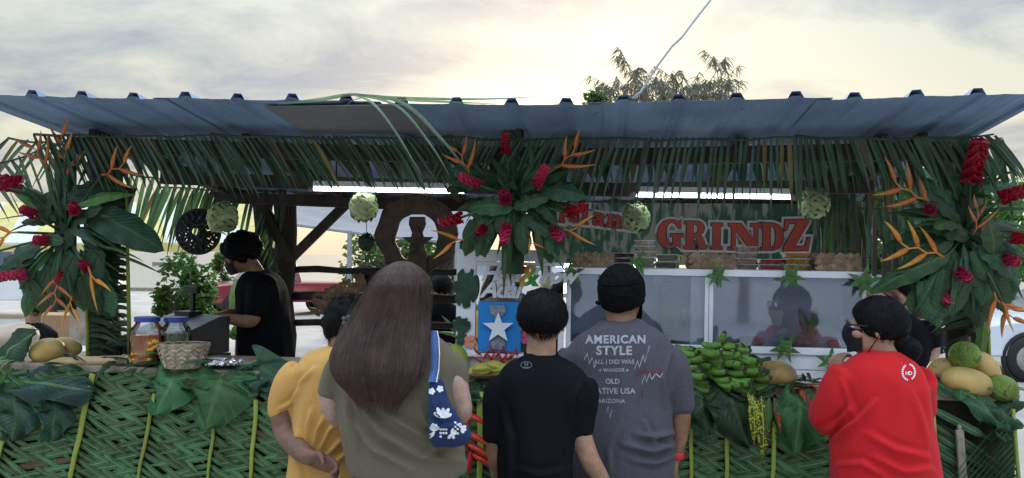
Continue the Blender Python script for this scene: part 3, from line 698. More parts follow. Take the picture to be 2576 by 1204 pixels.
def heli_mat(n, base, tip):
    m = mat(n, base, .45, .2, 14, .3, 60, obj_var=.25); t_ = m.node_tree; b_ = t_.nodes['Principled BSDF']; src = b_.inputs['Base Color'].links[0].from_socket
    uv = N(t_, 'ShaderNodeUVMap'); uv.uv_map = 'UVMap'; sp = N(t_, 'ShaderNodeSeparateXYZ'); t_.links.new(uv.outputs[0], sp.inputs[0])
    t_.links.new(mixc(t_, ramp(t_, sp.outputs[1], [(.1, 0.0), (.9, .75)]), src, tip), b_.inputs['Base Color']); return m
M['heli_orange'] = heli_mat('orange_heliconia', (.52, .12, .025), (.42, .22, .05)); M['heli_yellow'] = heli_mat('yellow_heliconia', (.55, .15, .02), (.62, .36, .04))
_flc = {}
def flower(meshes, k, m, name, p, d, n, scale, parent):
    key = (name, k, m)
    if key not in _flc: me = meshes[k].copy(); me.materials.append(M[m]); _flc[key] = me
    return inst(name, _flc[key], frame(p, d, n) @ Matrix.Scale(scale, 4), parent)
CAMDIR = Vector((0, -1, 0.05))
def arrangement(label, uc, vc, sy, gingers, helis, bigs, region, seed, n_lance=26, n_fern=12, n_strap=10, ls=1.0):
    r = random.Random(seed); t = thing('flower_arrangement', label, 'flower arrangement', PS(uc, vc, sy), 'tropical flower arrangements on the posts')
    ctr = PS(uc, vc, sy)
    MB().tube([PS(uc, vc - 210, sy + .03), PS(uc, vc + 190, sy + .03)], 0.055, 8).build('foliage_core', M['leaf_dark'], t)
    for (u, v, du, dv, kind, s) in gingers:
        p = PS(u, v, sy - r.uniform(0.10, 0.16)); Y = p.y; d = EX * du + Vector((0, 0, -dv)) - EY * 0.55
        p = p - d.normalized() * s * 0.45
        flower(GM, kind % 2, 'ginger_red' if kind >= 2 else 'ginger_pink', 'ginger_flower', p, d, CAMDIR, s, t)
        stem = [ctr.lerp(p, 0.15), ctr.lerp(p, 0.6) + Vector((0, -0.02, 0)), p + d.normalized() * 0.01]
        MB().tube(stem, [0.008, 0.007, 0.006], 6).build('stem', M['leaf_mid'], t, True)
    for (u, v, du, dv, kind, s, m) in helis:
        p = PS(u, v, sy - r.uniform(0.10, 0.17)); d = EX * du + Vector((0, 0, -dv)) - EY * 0.2
        flower(HM, kind, m, 'heliconia_flower', p, d, CAMDIR + EX * r.uniform(-.6, .6), s * r.uniform(.8, 1.0), t)
        MB().tube([ctr.lerp(p, 0.2), ctr.lerp(p, 0.7) + Vector((0, -0.015, 0)), p], [0.008, 0.007, 0.006], 6).build('stem', M['leaf_mid'], t, True)
    for (u, v, u2, v2, kind, m, wide, dy) in bigs:
        p, q = PS(u, v, sy - 0.06 - dy), PS(u2, v2, sy - 0.10 - dy * 1.5); L = (q - p).length * 1.12
        d = (q - p).normalized() + Vector((0, 0, 0.22)); leaf(kind, r.randrange(3), p, d, -EY + Vector((0, 0, 0.55)), L, m, t, wide)
    (ra, rb) = region
    for k in range(n_lance):
        a = r.uniform(0, 2 * pi); f = r.uniform(0.15, 0.75); u, v = uc + cos(a) * ra * f * 0.7, vc + sin(a) * rb * f * 0.7
        p = PS(u, v, sy - r.uniform(-0.02, 0.08)); d = EX * cos(a) + Vector((0, 0, -sin(a) * 0.9 - r.uniform(.1, .7))) - EY * r.uniform(0.1, 0.9)
        leaf(r.choice(['lance', 'lance', 'broad', 'strap']), k, p, d, -EY + Vector((0, 0, 0.6)) + EX * r.uniform(-.6, .6), r.uniform(0.16, 0.30) * (ls if sin(a) > 0 else 1), r.choice(['leaf_dark', 'leaf_dark', 'leaf_mid']), t, r.uniform(0.8, 1.2))
    for k in range(n_fern):
        u, v = uc + r.uniform(-0.7, 0.7) * ra, vc + r.uniform(0.1, 0.7) * rb
        p = PS(u, v, sy - r.uniform(0.03, 0.10)); d = EX * r.uniform(-0.6, 0.6) + Vector((0, 0, -1)) - EY * r.uniform(0.1, 0.5)
        leaf('fern', k, p, d, -EY, r.uniform(0.15, 0.24) * (.5 + .5 * ls), r.choice(['leaf_mid', 'leaf_dark', 'leaf_mid']), t)
    for k in range(n_strap):
        a = r.uniform(0, 2 * pi); p = PS(uc + cos(a) * ra * .3, vc + sin(a) * rb * .3, sy - 0.05); d = EX * cos(a) + Vector((0, 0, -sin(a))) - EY * 0.3
        leaf('strap', k, p, d, -EY + Vector((0, 0, .4)), r.uniform(0.25, 0.4), 'leaf_mid', t)
    return t
GS = 0.085
arrangement('flower arrangement of red ginger and orange heliconia on the left post', 165, 590, 0.10,
    [(75, 535, -.2, -.2, 0, GS), (187, 525, .3, -.3, 0, GS), (110, 606, -.1, 0, 0, GS * 1.1), (214, 670, .1, -.3, 0, GS * .95), (48, 692, -1, .15, 1, GS * 1.05), (25, 462, -1, -.1, 3, GS * 1.7), (-35, 640, -1, .3, 0, GS), (150, 690, 0, 1, 3, GS * .6)],
    [(170, 440, -.1, -1, 2, .24, 'heli_orange'), (255, 440, .9, -.35, 1, .26, 'heli_orange'), (45, 585, -.8, .4, 1, .22, 'heli_orange'), (145, 690, .1, 1, 2, .20, 'heli_orange'), (222, 672, .55, .7, 0, .26, 'heli_yellow'), (180, 745, .2, 1, 0, .24, 'heli_yellow'), (120, 425, -.5, -.8, 1, .2, 'heli_orange')],
    [(190, 520, 300, 490, 'lance', 'leaf_light', 1.3, .03), (215, 530, 362, 625, 'broad', 'leaf_dark', 1.0, .02), (150, 520, 240, 470, 'broad', 'leaf_dark', 1.5, 0), (130, 480, 90, 560, 'broad', 'leaf_mid', 1.2, 0), (160, 610, 85, 600, 'broad', 'leaf_mid', 1.2, .03),
     (250, 620, 330, 650, 'strap', 'leaf_mid', 1, .02), (290, 640, 375, 690, 'strap', 'leaf_dark', 1, .0), (200, 560, 130, 660, 'broad', 'leaf_dark', 1, 0)],
    (150, 190), 3, n_lance=40, n_fern=22)
arrangement('flower arrangement of red ginger on the center post above the white mirror', 1290, 500, -0.02,
    [(1272, 372, 0, -1, 3, GS * .8), (1192, 460, -.7, -.3, 1, GS * .9), (1355, 455, .5, -.8, 1, GS * .95), (1270, 497, 0, -.2, 0, GS * 1.05), (1272, 580, 0, .5, 1, GS * .95), (1212, 580, -.3, .3, 2, GS * .8), (1400, 588, .5, .4, 0, GS), (1438, 532, 1, -.3, 3, GS * .9), (1146, 552, -.9, .3, 3, GS)],
    [(1395, 425, .8, -.8, 1, .24, 'heli_orange'), (1180, 440, -.5, -1, 1, .2, 'heli_orange'), (1170, 605, -1, .25, 0, .22, 'heli_yellow'), (1418, 578, 1, -.1, 0, .18, 'heli_yellow'), (1330, 600, .5, .6, 0, .12, 'heli_orange')],
    [(1290, 525, 1180, 520, 'broad', 'leaf_mid', 1.1, .05), (1290, 525, 1370, 500, 'broad', 'leaf_mid', 1.1, .05), (1300, 480, 1230, 400, 'lance', 'leaf_dark', 1.4, .0), (1310, 480, 1420, 440, 'broad', 'leaf_dark', 1, .02), (1280, 470, 1140, 470, 'broad', 'leaf_dark', 1, 0),
     (1310, 540, 1400, 620, 'broad', 'leaf_dark', .8, .02), (1270, 560, 1200, 610, 'broad', 'leaf_dark', .8, .02), (1272, 620, 1266, 735, 'strap', 'leaf_mid', 1.2, .05), (1350, 560, 1360, 680, 'lance', 'leaf_mid', .9, .03), (1340, 430, 1330, 350, 'lance', 'leaf_dark', 1, .03)],
    (155, 140), 5, n_lance=44, n_fern=20, ls=.55)
arrangement('flower arrangement of orange heliconia and red ginger on the right post', 2425, 590, 0.06,
    [(2447, 430, 0, -1, 3, GS * 1.6), (2340, 527, -.2, 0, 0, GS * .95), (2538, 655, .2, .1, 0, GS), (2422, 692, .2, .3, 0, GS * .95), (2388, 745, -.3, .5, 0, GS * 1.05), (2540, 492, 1, -.4, 3, GS * 1.2), (2565, 600, .8, .1, 2, GS)],
    [(2345, 520, -.85, -.45, 2, .27, 'heli_orange'), (2375, 650, -1, -.25, 2, .27, 'heli_yellow'), (2448, 590, .05, -1, 1, .20, 'heli_orange'), (2500, 735, .45, .75, 1, .22, 'heli_orange'), (2520, 760, .6, .5, 0, .16, 'heli_yellow')],
    [(2500, 640, 2505, 560, 'broad', 'leaf_mid', 1.5, .06), (2480, 560, 2570, 590, 'broad', 'leaf_dark', 1.2, .03), (2400, 600, 2290, 690, 'broad', 'leaf_mid', .9, .02), (2390, 640, 2230, 740, 'broad', 'leaf_mid', .7, .04), (2390, 660, 2275, 700, 'lance', 'leaf_dark', 1, .03),
     (2440, 600, 2350, 560, 'broad', 'leaf_mid', 1.2, .02), (2440, 500, 2460, 420, 'broad', 'leaf_dark', 1.3, 0), (2460, 620, 2560, 690, 'broad', 'leaf_dark', 1.2, .04), (2450, 480, 2560, 470, 'broad', 'leaf_mid', .8, .02), (2400, 730, 2360, 800, 'broad', 'leaf_dark', 1.3, .02)],
    (165, 200), 9, n_lance=54, n_fern=26)
# broad leaf strip beside the right post
t = thing('banana_leaf', 'upright light green leaf strip on the right post above the fruit', 'leaf', PS(2480, 900, .1))
leaf('broad', 0, PS(2478, 740, .12), PS(2482, 905, .08) - PS(2478, 740, .12), -EY, 0.36, 'leaf_light', t, 0.55)

# ------------------------------------------------------------------ big leaves draped over the counter
def draped(label, pts, m, kind, width, group=None, name='taro_leaf', nseg=12, ripple=0.02, fold=0.0, sy=-0.055):
    """leaf laid along measured points (u, v, depth) with half widths from a profile"""
    ps = [PS(*p) for p in pts]; n = nseg; cp = []
    for k in range(n + 1):
        f = k / n * (len(ps) - 1); i = min(int(f), len(ps) - 2); g_ = f - i; cp.append(ps[i].lerp(ps[i + 1], g_))
    cp = [cp[0]] + [(cp[k - 1] + cp[k] * 2 + cp[k + 1]) / 4 for k in range(1, n)] + [cp[-1]]
    mb = MB()
    def fn(a, b):
        k = b * n; i = min(int(k), n - 1); f = k - i; c = cp[i].lerp(cp[i + 1], f)
        d = (cp[min(i + 1, n)] - cp[max(i - 1, 0)]).normalized(); up = Vector((0, -0.8, 0.6)); s = d.cross(up).normalized(); nn = s.cross(d)
        x = (a - 0.5) * 2; h = width(b) if kind != 'heart' else width(b)
        back = 0.0
        if kind == 'heart' and b < 0.28: back = -(0.28 - b) * abs(x) ** 1.5 * 0.42
        return c + s * x * h + d * back + nn * (-abs(x) ** 1.4 * h * 0.18 - fold * abs(x) * h + ripple * sin(b * 13 + x * 5 + len(label)) * abs(x) + 0.012 * noise.noise((x * 3, b * 5, len(label))))
    mb.grid(fn, 12, 22)
    o = mb.build(name, M[m], None, True); tag(o, label, 'leaf', group); return o
hw = lambda w: (lambda t: max(0.001, w * min(1.0, 0.62 + t * 1.5) * (1 - t ** 2.0) ** 0.62))
bw = lambda w: (lambda t: max(0.001, w * sin(pi * min(1, max(0, t * 0.96 + 0.02))) ** 0.5))
LG = 'leaves draped over the counter edge'
draped('big heart shaped green taro leaf hanging left of the mustard shirt', [(560, 940, -.02), (545, 985, -.09), (515, 1082, -.085)], 'taro', 'heart', hw(0.215), LG, ripple=.03)
draped('green taro leaf folded beside the bigger one, nearer the left stem', [(440, 938, -.02), (425, 975, -.075), (388, 1045, -.07)], 'taro', 'heart', hw(0.15), LG, ripple=.035)
draped('taro leaf lying on the counter top below the woven basket', [(360, 935, .02), (470, 945, .0), (640, 950, -.02)], 'taro', 'b', bw(0.07), LG)
draped('crumpled green taro leaf near the mustard shirt shoulder', [(640, 915, .05), (690, 945, -.05), (700, 1000, -.08)], 'leaf_dark', 'heart', hw(0.12), LG, ripple=.04)
draped('dark blue green papaya leaf hanging at the far left', [(20, 955, .0), (110, 965, -.08), (235, 985, -.08)], 'leaf_blue', 'b', bw(0.10), LG, ripple=.05)
draped('dark drooping leaf at the left below the papaya leaf', [(30, 960, -.02), (40, 1030, -.08), (30, 1110, -.08)], 'leaf_dark', 'b', bw(0.13), LG, ripple=.05)
draped('dark hanging leaf between papaya leaf and thick yellow stem', [(130, 975, -.02), (140, 1030, -.08), (130, 1110, -.07)], 'leaf_dark', 'b', bw(0.10), LG, ripple=.05)
draped('long green leaf lying along the counter below the bamboo piece', [(240, 925, .05), (330, 930, .0), (395, 905, .03)], 'leaf_mid', 'b', bw(0.035), LG)
draped('long green leaf lying left of the bamboo piece', [(60, 930, .02), (150, 925, -.02), (205, 932, -.02)], 'leaf_mid', 'b', bw(0.03), LG)
draped('yellow green strap leaf at the far left counter corner', [(60, 905, .06), (30, 925, .0), (-5, 965, -.06)], 'leaf_light', 'b', bw(0.02), LG)
draped('blue green leaf standing up at the far left above the gourds', [(10, 930, .12), (20, 880, .06), (90, 835, .05)], 'leaf_blue', 'b', bw(0.09), LG, ripple=.03)
draped('dark taro leaf hanging below the green bananas', [(1850, 985, -.0), (1840, 1010, -.08), (1885, 1130, -.08)], 'leaf_dark', 'heart', hw(0.15), LG, ripple=.04)
draped('dark pointed leaf between grey shirt and bananas', [(1765, 985, .0), (1765, 1020, -.08), (1780, 1095, -.075)], 'leaf_dark', 'b', bw(0.10), LG, ripple=.04)
draped('rounded dark green leaf hanging left of the red shirt woman', [(2010, 985, .0), (2015, 1020, -.09), (2000, 1140, -.085)], 'taro', 'b', bw(0.125), LG, ripple=.05)
draped('long green banana leaf under the fruit at the right end', [(2330, 955, .02), (2430, 985, -.06), (2500, 1040, -.07), (2532, 1110, -.07)], 'leaf_mid', 'b', bw(0.055), LG, fold=.2)
draped('dark broad leaf at the right corner below the breadfruit', [(2470, 1000, .06), (2520, 1030, -.06), (2545, 1085, -.08)], 'leaf_dark', 'b', bw(0.10), LG, ripple=.05)
draped('green banana leaf flap left of the coconut', [(1800, 905, .12), (1870, 915, .08), (1940, 905, .07)], 'leaf_mid', 'b', bw(0.035), LG)
draped('wide green leaf under the star fruit tray', [(1160, 950, .06), (1200, 965, -.03), (1215, 1010, -.06)], 'leaf_mid', 'b', bw(0.09), LG, ripple=.03)
M['croton'] = leaf_mat('croton_leaf', (0.045, 0.09, 0.02), (0.45, 0.40, 0.04), 0.35, 0.1, 0.3, 8, spots=(0.55, 0.48, 0.04), spot_scale=26, spot_t=0.55)
M['croton_red'] = leaf_mat('red_croton_leaf', (0.16, 0.025, 0.018), (0.45, 0.10, 0.03), 0.35, 0.1, 0.3, 8, spots=(0.42, 0.13, 0.02), spot_scale=22, spot_t=0.6)
t = thing('croton_bunch', 'bunch of yellow spotted croton leaves hanging from the counter edge', 'leaf bunch', PS(1930, 990, -.05))
for (u, v, u2, v2, m, wd) in [(1893, 990, 1897, 1120, 'croton', 1.1), (1915, 995, 1922, 1165, 'croton', 1.1), (1935, 1000, 1925, 1100, 'leaf_light', 1), (1948, 1000, 1958, 1085, 'croton_red', 1), (1880, 985, 1905, 1060, 'croton', 1), (2043, 1000, 2052, 1060, 'croton_red', .8), (2030, 990, 2035, 1050, 'croton_red', .8), (2062, 990, 2075, 1050, 'croton_red', .9), (1955, 1000, 1975, 1105, 'leaf_dark', .8)]:
    p, q = PS(u, v, -.085), PS(u2, v2, -.10); leaf('lance', int(u) % 2, p, (q - p) + Vector((0, -.06, 0)), -EY, (q - p).length * 1.08, m, t, wd)
t = thing('croton_sprig', 'red croton leaves lying between the coconut and red shirt woman', 'leaf bunch', PS(2040, 975, .05))
r = random.Random(4)
for k in range(20):
    p = PS(2000 + r.uniform(-20, 80), 972 + r.uniform(-14, 16), .04); d = EX * r.uniform(-1, 1) + Vector((0, -0.6, r.uniform(-.3, .7)))
    leaf('lance', k, p, d, (0, -.4, 1), r.uniform(.08, .15), 'croton_red', t, 1.3)

t = thing('leaf_garland', 'loose green leaves laid along the front edge of the counter', 'leaves', PS(1300, 960, 0)); r = random.Random(77)
for k in range(64):
    u = r.choice([r.uniform(-20, 700), r.uniform(-20, 700), r.uniform(1150, 1260), r.uniform(1700, 2100), r.uniform(2320, 2540)]); sy = r.uniform(-.01, .16)
    x = SXZ(u, 950, sy)[0]; p = S(x, sy, CT + .006 + .02 * r.random()); d = EX * r.uniform(-1, 1) - EY * r.uniform(-.1, .8) + Vector((0, 0, r.uniform(.05, .3)))
    leaf(r.choice(['lance', 'lance', 'broad', 'strap']), k, p, d, Vector((0, -.25, 1)) + EX * r.uniform(-.3, .3), r.uniform(.12, .26), r.choice(['leaf_mid', 'leaf_dark', 'leaf_mid', 'leaf_light', 'taro']), t, r.uniform(.8, 1.2))
# ------------------------------------------------------------------ fruit
M['banana'] = mat('green_banana', (0.15, 0.31, 0.05), 0.45, 0.2, 9, 0.1, 40, obj_var=0.25, specks=(14, .64, (.05, .07, .02)))
M['banana_tip'] = mat('banana_tip', (0.035, 0.045, 0.015), 0.7)
M['coconut'] = mat('tan_coconut', (0.42, 0.26, 0.085), 0.55, 0.30, 5, 0.3, 30, obj_var=0.08, specks=(30, .62, (.2, .12, .045)))
M['gourd'] = mat('yellow_coconut', (0.45, 0.30, 0.095), 0.5, 0.24, 4, 0.2, 25, obj_var=0.1, specks=(45, .66, (.24, .16, .06)))
M['breadfruit'] = mat('breadfruit_skin', (0.16, 0.25, 0.030), 0.6, 0.3, 12, 0.9, 90, obj_var=0.1, specks=(24, .60, (.07, .08, .02)))
M['papaya'] = mat('papaya_skin', (0.24, 0.30, 0.04), 0.5, 0.25, 5, 0.05)
M['starfruit'] = mat('star_fruit_skin', (0.50, 0.46, 0.09), 0.4, 0.15, 10)
M['straw'] = mat('woven_straw', (0.42, 0.33, 0.23), 0.8, 0.2, 25, 0.3, 80, obj_var=0.15)
M['straw_brown'] = mat('brown_woven_leaf', (0.30, 0.20, 0.125), 0.75, 0.25, 22, 0.3, 80, obj_var=0.2)
def banana_mesh():
    mb = MB(); pts = []; rad = []; n = 10
    for k in range(n + 1):
        t = k / n; a = -0.25 + t * 1.15
        pts.append(Vector((0, sin(a) * 0.62, 0.62 - cos(a) * 0.62))); rad.append(0.118 * (sin(pi * min(1, max(0, 0.09 + t * 0.86))) ** 0.42))
    rad[0] = 0.055; rad[-1] = 0.035
    mb.tube(pts, rad, 6); mb.m = [0] * len(mb.f)
    for i in range(len(mb.f)):
        if any(j >= (n) * 6 for j in mb.f[i]): mb.m[i] = 1
    return mb.mesh('banana', [M['banana'], M['banana_tip']], True)
BM = banana_mesh()
bun = thing('banana_bunch', 'large bunch of green bananas on the counter before the glass case', 'bananas', PS(1810, 985, .02))
stalk = [PS(1730, 880, .10), PS(1800, 905, .08), PS(1880, 945, .06), PS(1930, 975, .05)]
MB().tube(stalk, [0.022, 0.024, 0.022, 0.016], 8).build('stalk', M['leaf_mid'], bun, True)
r = random.Random(8)
rows = [(1722, 868, 3), (1720, 893, 3), (1722, 915, 3), (1730, 938, 3), (1740, 962, 3), (1748, 975, 2), (1765, 878, 4), (1770, 902, 4), (1775, 926, 4), (1790, 950, 3), (1800, 970, 3), (1815, 885, 5), (1822, 908, 5), (1832, 932, 4), (1842, 955, 4), (1850, 972, 2),
        (1860, 890, 4), (1868, 910, 3), (1875, 928, 3), (1895, 948, 3), (1905, 970, 3), (1848, 862, 5), (1785, 860, 4), (1830, 855, 3)]
for (u, v, n) in rows:
    for j in range(n):
        uu, vv = u + r.uniform(-14, 20), v + r.uniform(-9, 9); sy = 0.03 + r.uniform(-0.05, 0.03) - 0.04 * sin((uu - 1700) / 240 * pi)
        if vv < 875: sy += 0.03
        vv = v + 7 + (vv - v) * .8 - (v - 915) * .1; d = EX * r.uniform(0.75, 1.0) + Vector((0, 0, -0.38 + r.uniform(-.18, .22))) - EY * r.uniform(0.35, 0.65)
        if vv < 868: d = EX * r.uniform(-.4, 1.0) + Vector((0, 0, .15 + r.uniform(-.3, .4))) - EY * 0.4
        nn = Vector((0, -0.45, 1)) + EX * r.uniform(-.3, .3)
        inst('banana', BM, frame(PS(uu, vv, sy), d, nn) @ Matrix.Scale(r.uniform(0.135, 0.16), 4), bun)
def fruit(name, label, cat, u, v, sy, ru, rv, m, ang=0, ridge=0.0, point=0.0, group=None, stem=None, yr=None):
    """a solid of revolution lying at pixel u,v with half sizes ru (along its axis), rv in pixels"""
    c = PS(u, v, sy); a, b = px(ru, c.y), px(rv, c.y); t = thing(name, label, cat, c - Vector((0, 0, b)), group)
    mb = MB(); n = 28; prof = 20; ax = (EX * cos(ang) + Vector((0, 0, -sin(ang)))).normalized(); Mx = frame(c, -EY, ax)
    vs = []
    for i in range(prof + 1):
        ph = -pi / 2 + pi * i / prof; rr = b * cos(ph) ** (1 - 0.25 * point * (1 if ph > 0 else 0)); z = a * sin(ph) * (1 + point * 0.15 * (ph > 0))
        for j in range(n):
            q = 2 * pi * j / n; k = 1 + ridge * cos(3 * q + 0.6) + 0.015 * noise.noise((cos(q) * 2 + u, sin(q) * 2, ph * 2))
            vs.append(Mx @ Vector((cos(q) * rr * k, sin(q) * rr * k, z)))
    fs = [(i * n + j, i * n + (j + 1) % n, (i + 1) * n + (j + 1) % n, (i + 1) * n + j) for i in range(prof) for j in range(n)]
    mb.add(vs, fs).build('skin', M[m], t, True)
    if stem:
        e = c + ax * a * stem; MB().tube([e - ax * 0.012 * stem, e + ax * 0.012 * stem, e + ax * 0.022 * stem], [b * .22, b * .16, b * .12], 8).build('stem', M['wood_brown'], t, True)
    return t
fruit('coconut', 'tan husked coconut left of the red croton leaves', 'coconut', 1947, 944, .03, 53, 34, 'coconut', 0.05, .06, 0.4, stem=-1)
FG = 'fruit piled at the right end of the counter'
fruit('coconut', 'yellow coconut lying in front of the right fruit pile', 'coconut', 2428, 962, -.0, 62, 36, 'gourd', 0.2, .05, 0.6, FG, stem=-1)
fruit('coconut', 'orange tan coconut at the left of the right fruit pile', 'coconut', 2372, 937, .10, 40, 34, 'coconut', -0.3, .05, 0.3, FG)
fruit('coconut', 'yellow coconut half hidden at the back of the right pile', 'coconut', 2475, 930, .12, 50, 34, 'gourd', 1.0, .05, 0.4, FG)
fruit('breadfruit', 'round green breadfruit on top of the right fruit pile', 'breadfruit', 2427, 897, .06, 39, 37, 'breadfruit', -1.4, .01, 0, FG, stem=1)
fruit('breadfruit', 'green breadfruit at the far right corner of the counter', 'breadfruit', 2520, 977, .0, 40, 33, 'breadfruit', 0.25, .01, 0, FG, stem=-1)
fruit('gourd', 'yellow gourd at the left end of the counter', 'gourd', 118, 884, .12, 45, 32, 'gourd', -0.2, .02, .3, 'gourds at the left counter end')
fruit('gourd', 'second gourd behind the front one at the left end', 'gourd', 165, 874, .22, 40, 25, 'gourd', 0.1, .02, .3, 'gourds at the left counter end')
fruit('papaya', 'green yellow papaya beside the olive shirt right shoulder', 'papaya', 1152, 905, .06, 40, 26, 'papaya', 1.25, .02, .3)
# bamboo section
c0, c1 = PS(150, 911, .05), PS(321, 906, .05); bam = thing('bamboo_section', 'cut pale bamboo section lying below the left gourds', 'bamboo', c0)
rr = px(12, 4.1); ax = (c1 - c0).normalized()
M['bamboo'] = mat('pale_bamboo', (0.52, 0.38, 0.20), 0.5, 0.15, 8, 0.2, 60, stretch=(.2, 1, 1)); M['white_cut'] = mat('cut_end', (0.62, 0.58, 0.48), 0.7)
MB().tube([c0, c0.lerp(c1, .3), c0.lerp(c1, .6), c1], [rr * .95, rr, rr, rr], 16).build('culm', M['bamboo'], bam, True)
MB().tube([c1 + ax * .0005, c1 + ax * .006], [rr * 1.05, rr * 1.05], 16).build('end_ring', M['white_cut'], bam, True)
MB().tube([c0 - ax * .09 + Vector((0, 0, -.012)), c0 - ax * .05, c0], [rr * .25, rr * .4, rr * .9], 10).build('split_end', M['bamboo'], bam, True)

# jars
M['jarglass'] = glass_mat('jar_glass', (0.93, 0.95, 0.95), 0.03, 0.03)
M['lid_blue'] = mat('blue_lid', (0.03, 0.06, 0.30), 0.35, 0.1, 10); M['brine_o'] = mat('orange_brine', (0.70, 0.17, 0.02), 0.25, 0.1, 10); M['brine_g'] = mat('olive_brine', (0.16, 0.15, 0.06), 0.3, 0.2, 8)
M['egg'] = mat('orange_egg', (0.95, 0.42, 0.07), 0.35, 0.08, 8)
def jar(label, u, v0, v1, wpx, sy, brine, n_egg):
    b = PS(u, v1, sy); tp = PS(u, v0, sy); b.z = CT + 0.001; H = tp.z - b.z; R = px(wpx, b.y) / 2; t = thing('pickle_jar', label, 'jar', b, 'pickle jars on the counter')
    Mx = Matrix.Translation(b)
    MB().lathe([(R * .9, 0), (R, .02), (R, H * .66), (R * .93, H * .76), (R * .68, H * .86), (R * .68, H * .93)], 28, Mx).build('glass_body', M['jarglass'], t, True)
    MB().lathe([(R * .74, H * .90), (R * .76, H * .91), (R * .76, H * .99), (R * .72, H)], 28, Mx).build('lid', M['lid_blue'], t, False)
    lev = H * (0.62 if n_egg else .66)
    o = MB().lathe([(R * .8, .008), (R * .90, .025), (R * .90, lev)], 28, Mx).build('brine', M[brine], t, True)
    r = random.Random(3)
    for k in range(n_egg):
        a = -pi / 2 + r.uniform(-1.9, 1.9); z = .035 + (k % 4) * (lev - .05) / 3.6 + r.uniform(-.006, .006); e = .024
        MB().ell(b + Vector((cos(a) * R * .72, sin(a) * R * .72, z)), (e * 1.2, e, e * .92), 12, 8).build('pickled_egg', M['egg'], t, True)
jar('glass jar of orange pickled eggs with blue lid', 369, 797, 910, 80, .08, 'brine_o', 18)
jar('glass jar of olive brown pickles with blue lid, behind basket', 441, 798, 905, 74, .16, 'brine_g', 0)

# woven baskets: interlaced strips
def basket(label, u, v0, v1, w_top, w_bot, sy, m='straw', nst=26, rows=6):
    b = PS(u, v1, sy); H = PS(u, v0, sy).z - max(CT, 0); b.z = CT + 0.004; Rt, Rb = px(w_top, b.y) / 2, px(w_bot, b.y) / 2
    t = thing('woven_basket', label, 'basket', b)
    prof = lambda z: Rb + (Rt - Rb) * (z / H) ** 0.8
    o = MB().lathe([(0.001, 0.004), (Rb * .93, .004)] + [(prof(H * k / 6) * .95, H * k / 6) for k in range(1, 7)], 24, Matrix.Translation(b) @ Matrix.Diagonal((1, .8, 1, 1))).build('lining', M[m], t, True)
    for s in (1, -1):
        for k in range(nst):
            a0 = 2 * pi * k / nst; vs = []; uv = []; n = 12
            for q in range(n + 1):
                f = q / n; z = H * f * 1.0; a = a0 + s * f * 1.15; off = 0.0035 * s * cos((a * nst / pi) * 0.5 + k * 0)
                for e in (-1, 1):
                    aa = a + e * 0.5 * (2 * pi / nst) * .80; rr = prof(z) + 0.004 + 0.004 * sin(f * rows * pi + k * pi) * s
                    vs.append(b + Vector((cos(aa) * rr, sin(aa) * rr * .8, z + .004))); uv.append((0.2, f))
            fs = [(q * 2, q * 2 + 1, q * 2 + 3, q * 2 + 2) for q in range(n)]
            MB().add(vs, fs, uv).build('straw_strip', M[m], t, False)
    return t, b, H, Rt
tb, bb, bH, bR = basket('pale woven straw basket of green limes in front of the jars', 461, 868, 930, 128, 88, -.0)
M['lime'] = mat('green_lime', (0.035, 0.10, 0.02), 0.4, 0.2, 12)
LIMES = ['leftmost lime in the straw basket', 'lime in the basket nearest its front rim', 'rightmost lime in the straw basket', 'lime at the back of the straw basket']
for k, (u, v) in enumerate([(423, 872), (436, 878), (449, 870), (470, 874)]):
    c = PS(u, v, -.03 + .03 * (k > 1)); MB().ell(c, (.021, .021, .019), 14, 9).build('lime', M['lime'], None, True); tag(bpy.data.objects[COL.objects[-1].name], LIMES[k], 'lime', 'limes in the basket')
# small red box, crumpled foil
M['red_card'] = mat('red_card', (0.50, 0.03, 0.04), 0.5, 0.1, 8); M['foil'] = mat('clear_wrap', (0.55, 0.57, 0.6), 0.2, 0.3, 30, 0.8, 30, metal=.6)
p = PS(546, 905, .10); p.z = CT; rb = thing('small_box', 'small red and white box right of the straw basket', 'box', p)
MB().box(p + Vector((0, 0, .022)), (.085, .05, .04), Matrix.Rotation(-.25, 3, 'Z')).build('carton', M['red_card'], rb); MB().box(p + Vector((0, 0, .0445)), (.0855, .0505, .004), Matrix.Rotation(-.25, 3, 'Z')).build('lid', M['white'], rb)
mb = MB(); cc = PS(565, 918, .02); cc.z = CT + .015
mb.grid(lambda a, b: cc + Vector(((a - .5) * .16, (b - .5) * .12, .02 + .028 * noise.noise((a * 5, b * 5, 1)) + .012 * noise.noise((a * 14, b * 14, 4)))), 18, 14)
tag(mb.build('plastic_wrap', M['foil']), 'crumpled clear plastic wrap beside the red box', 'plastic wrap')
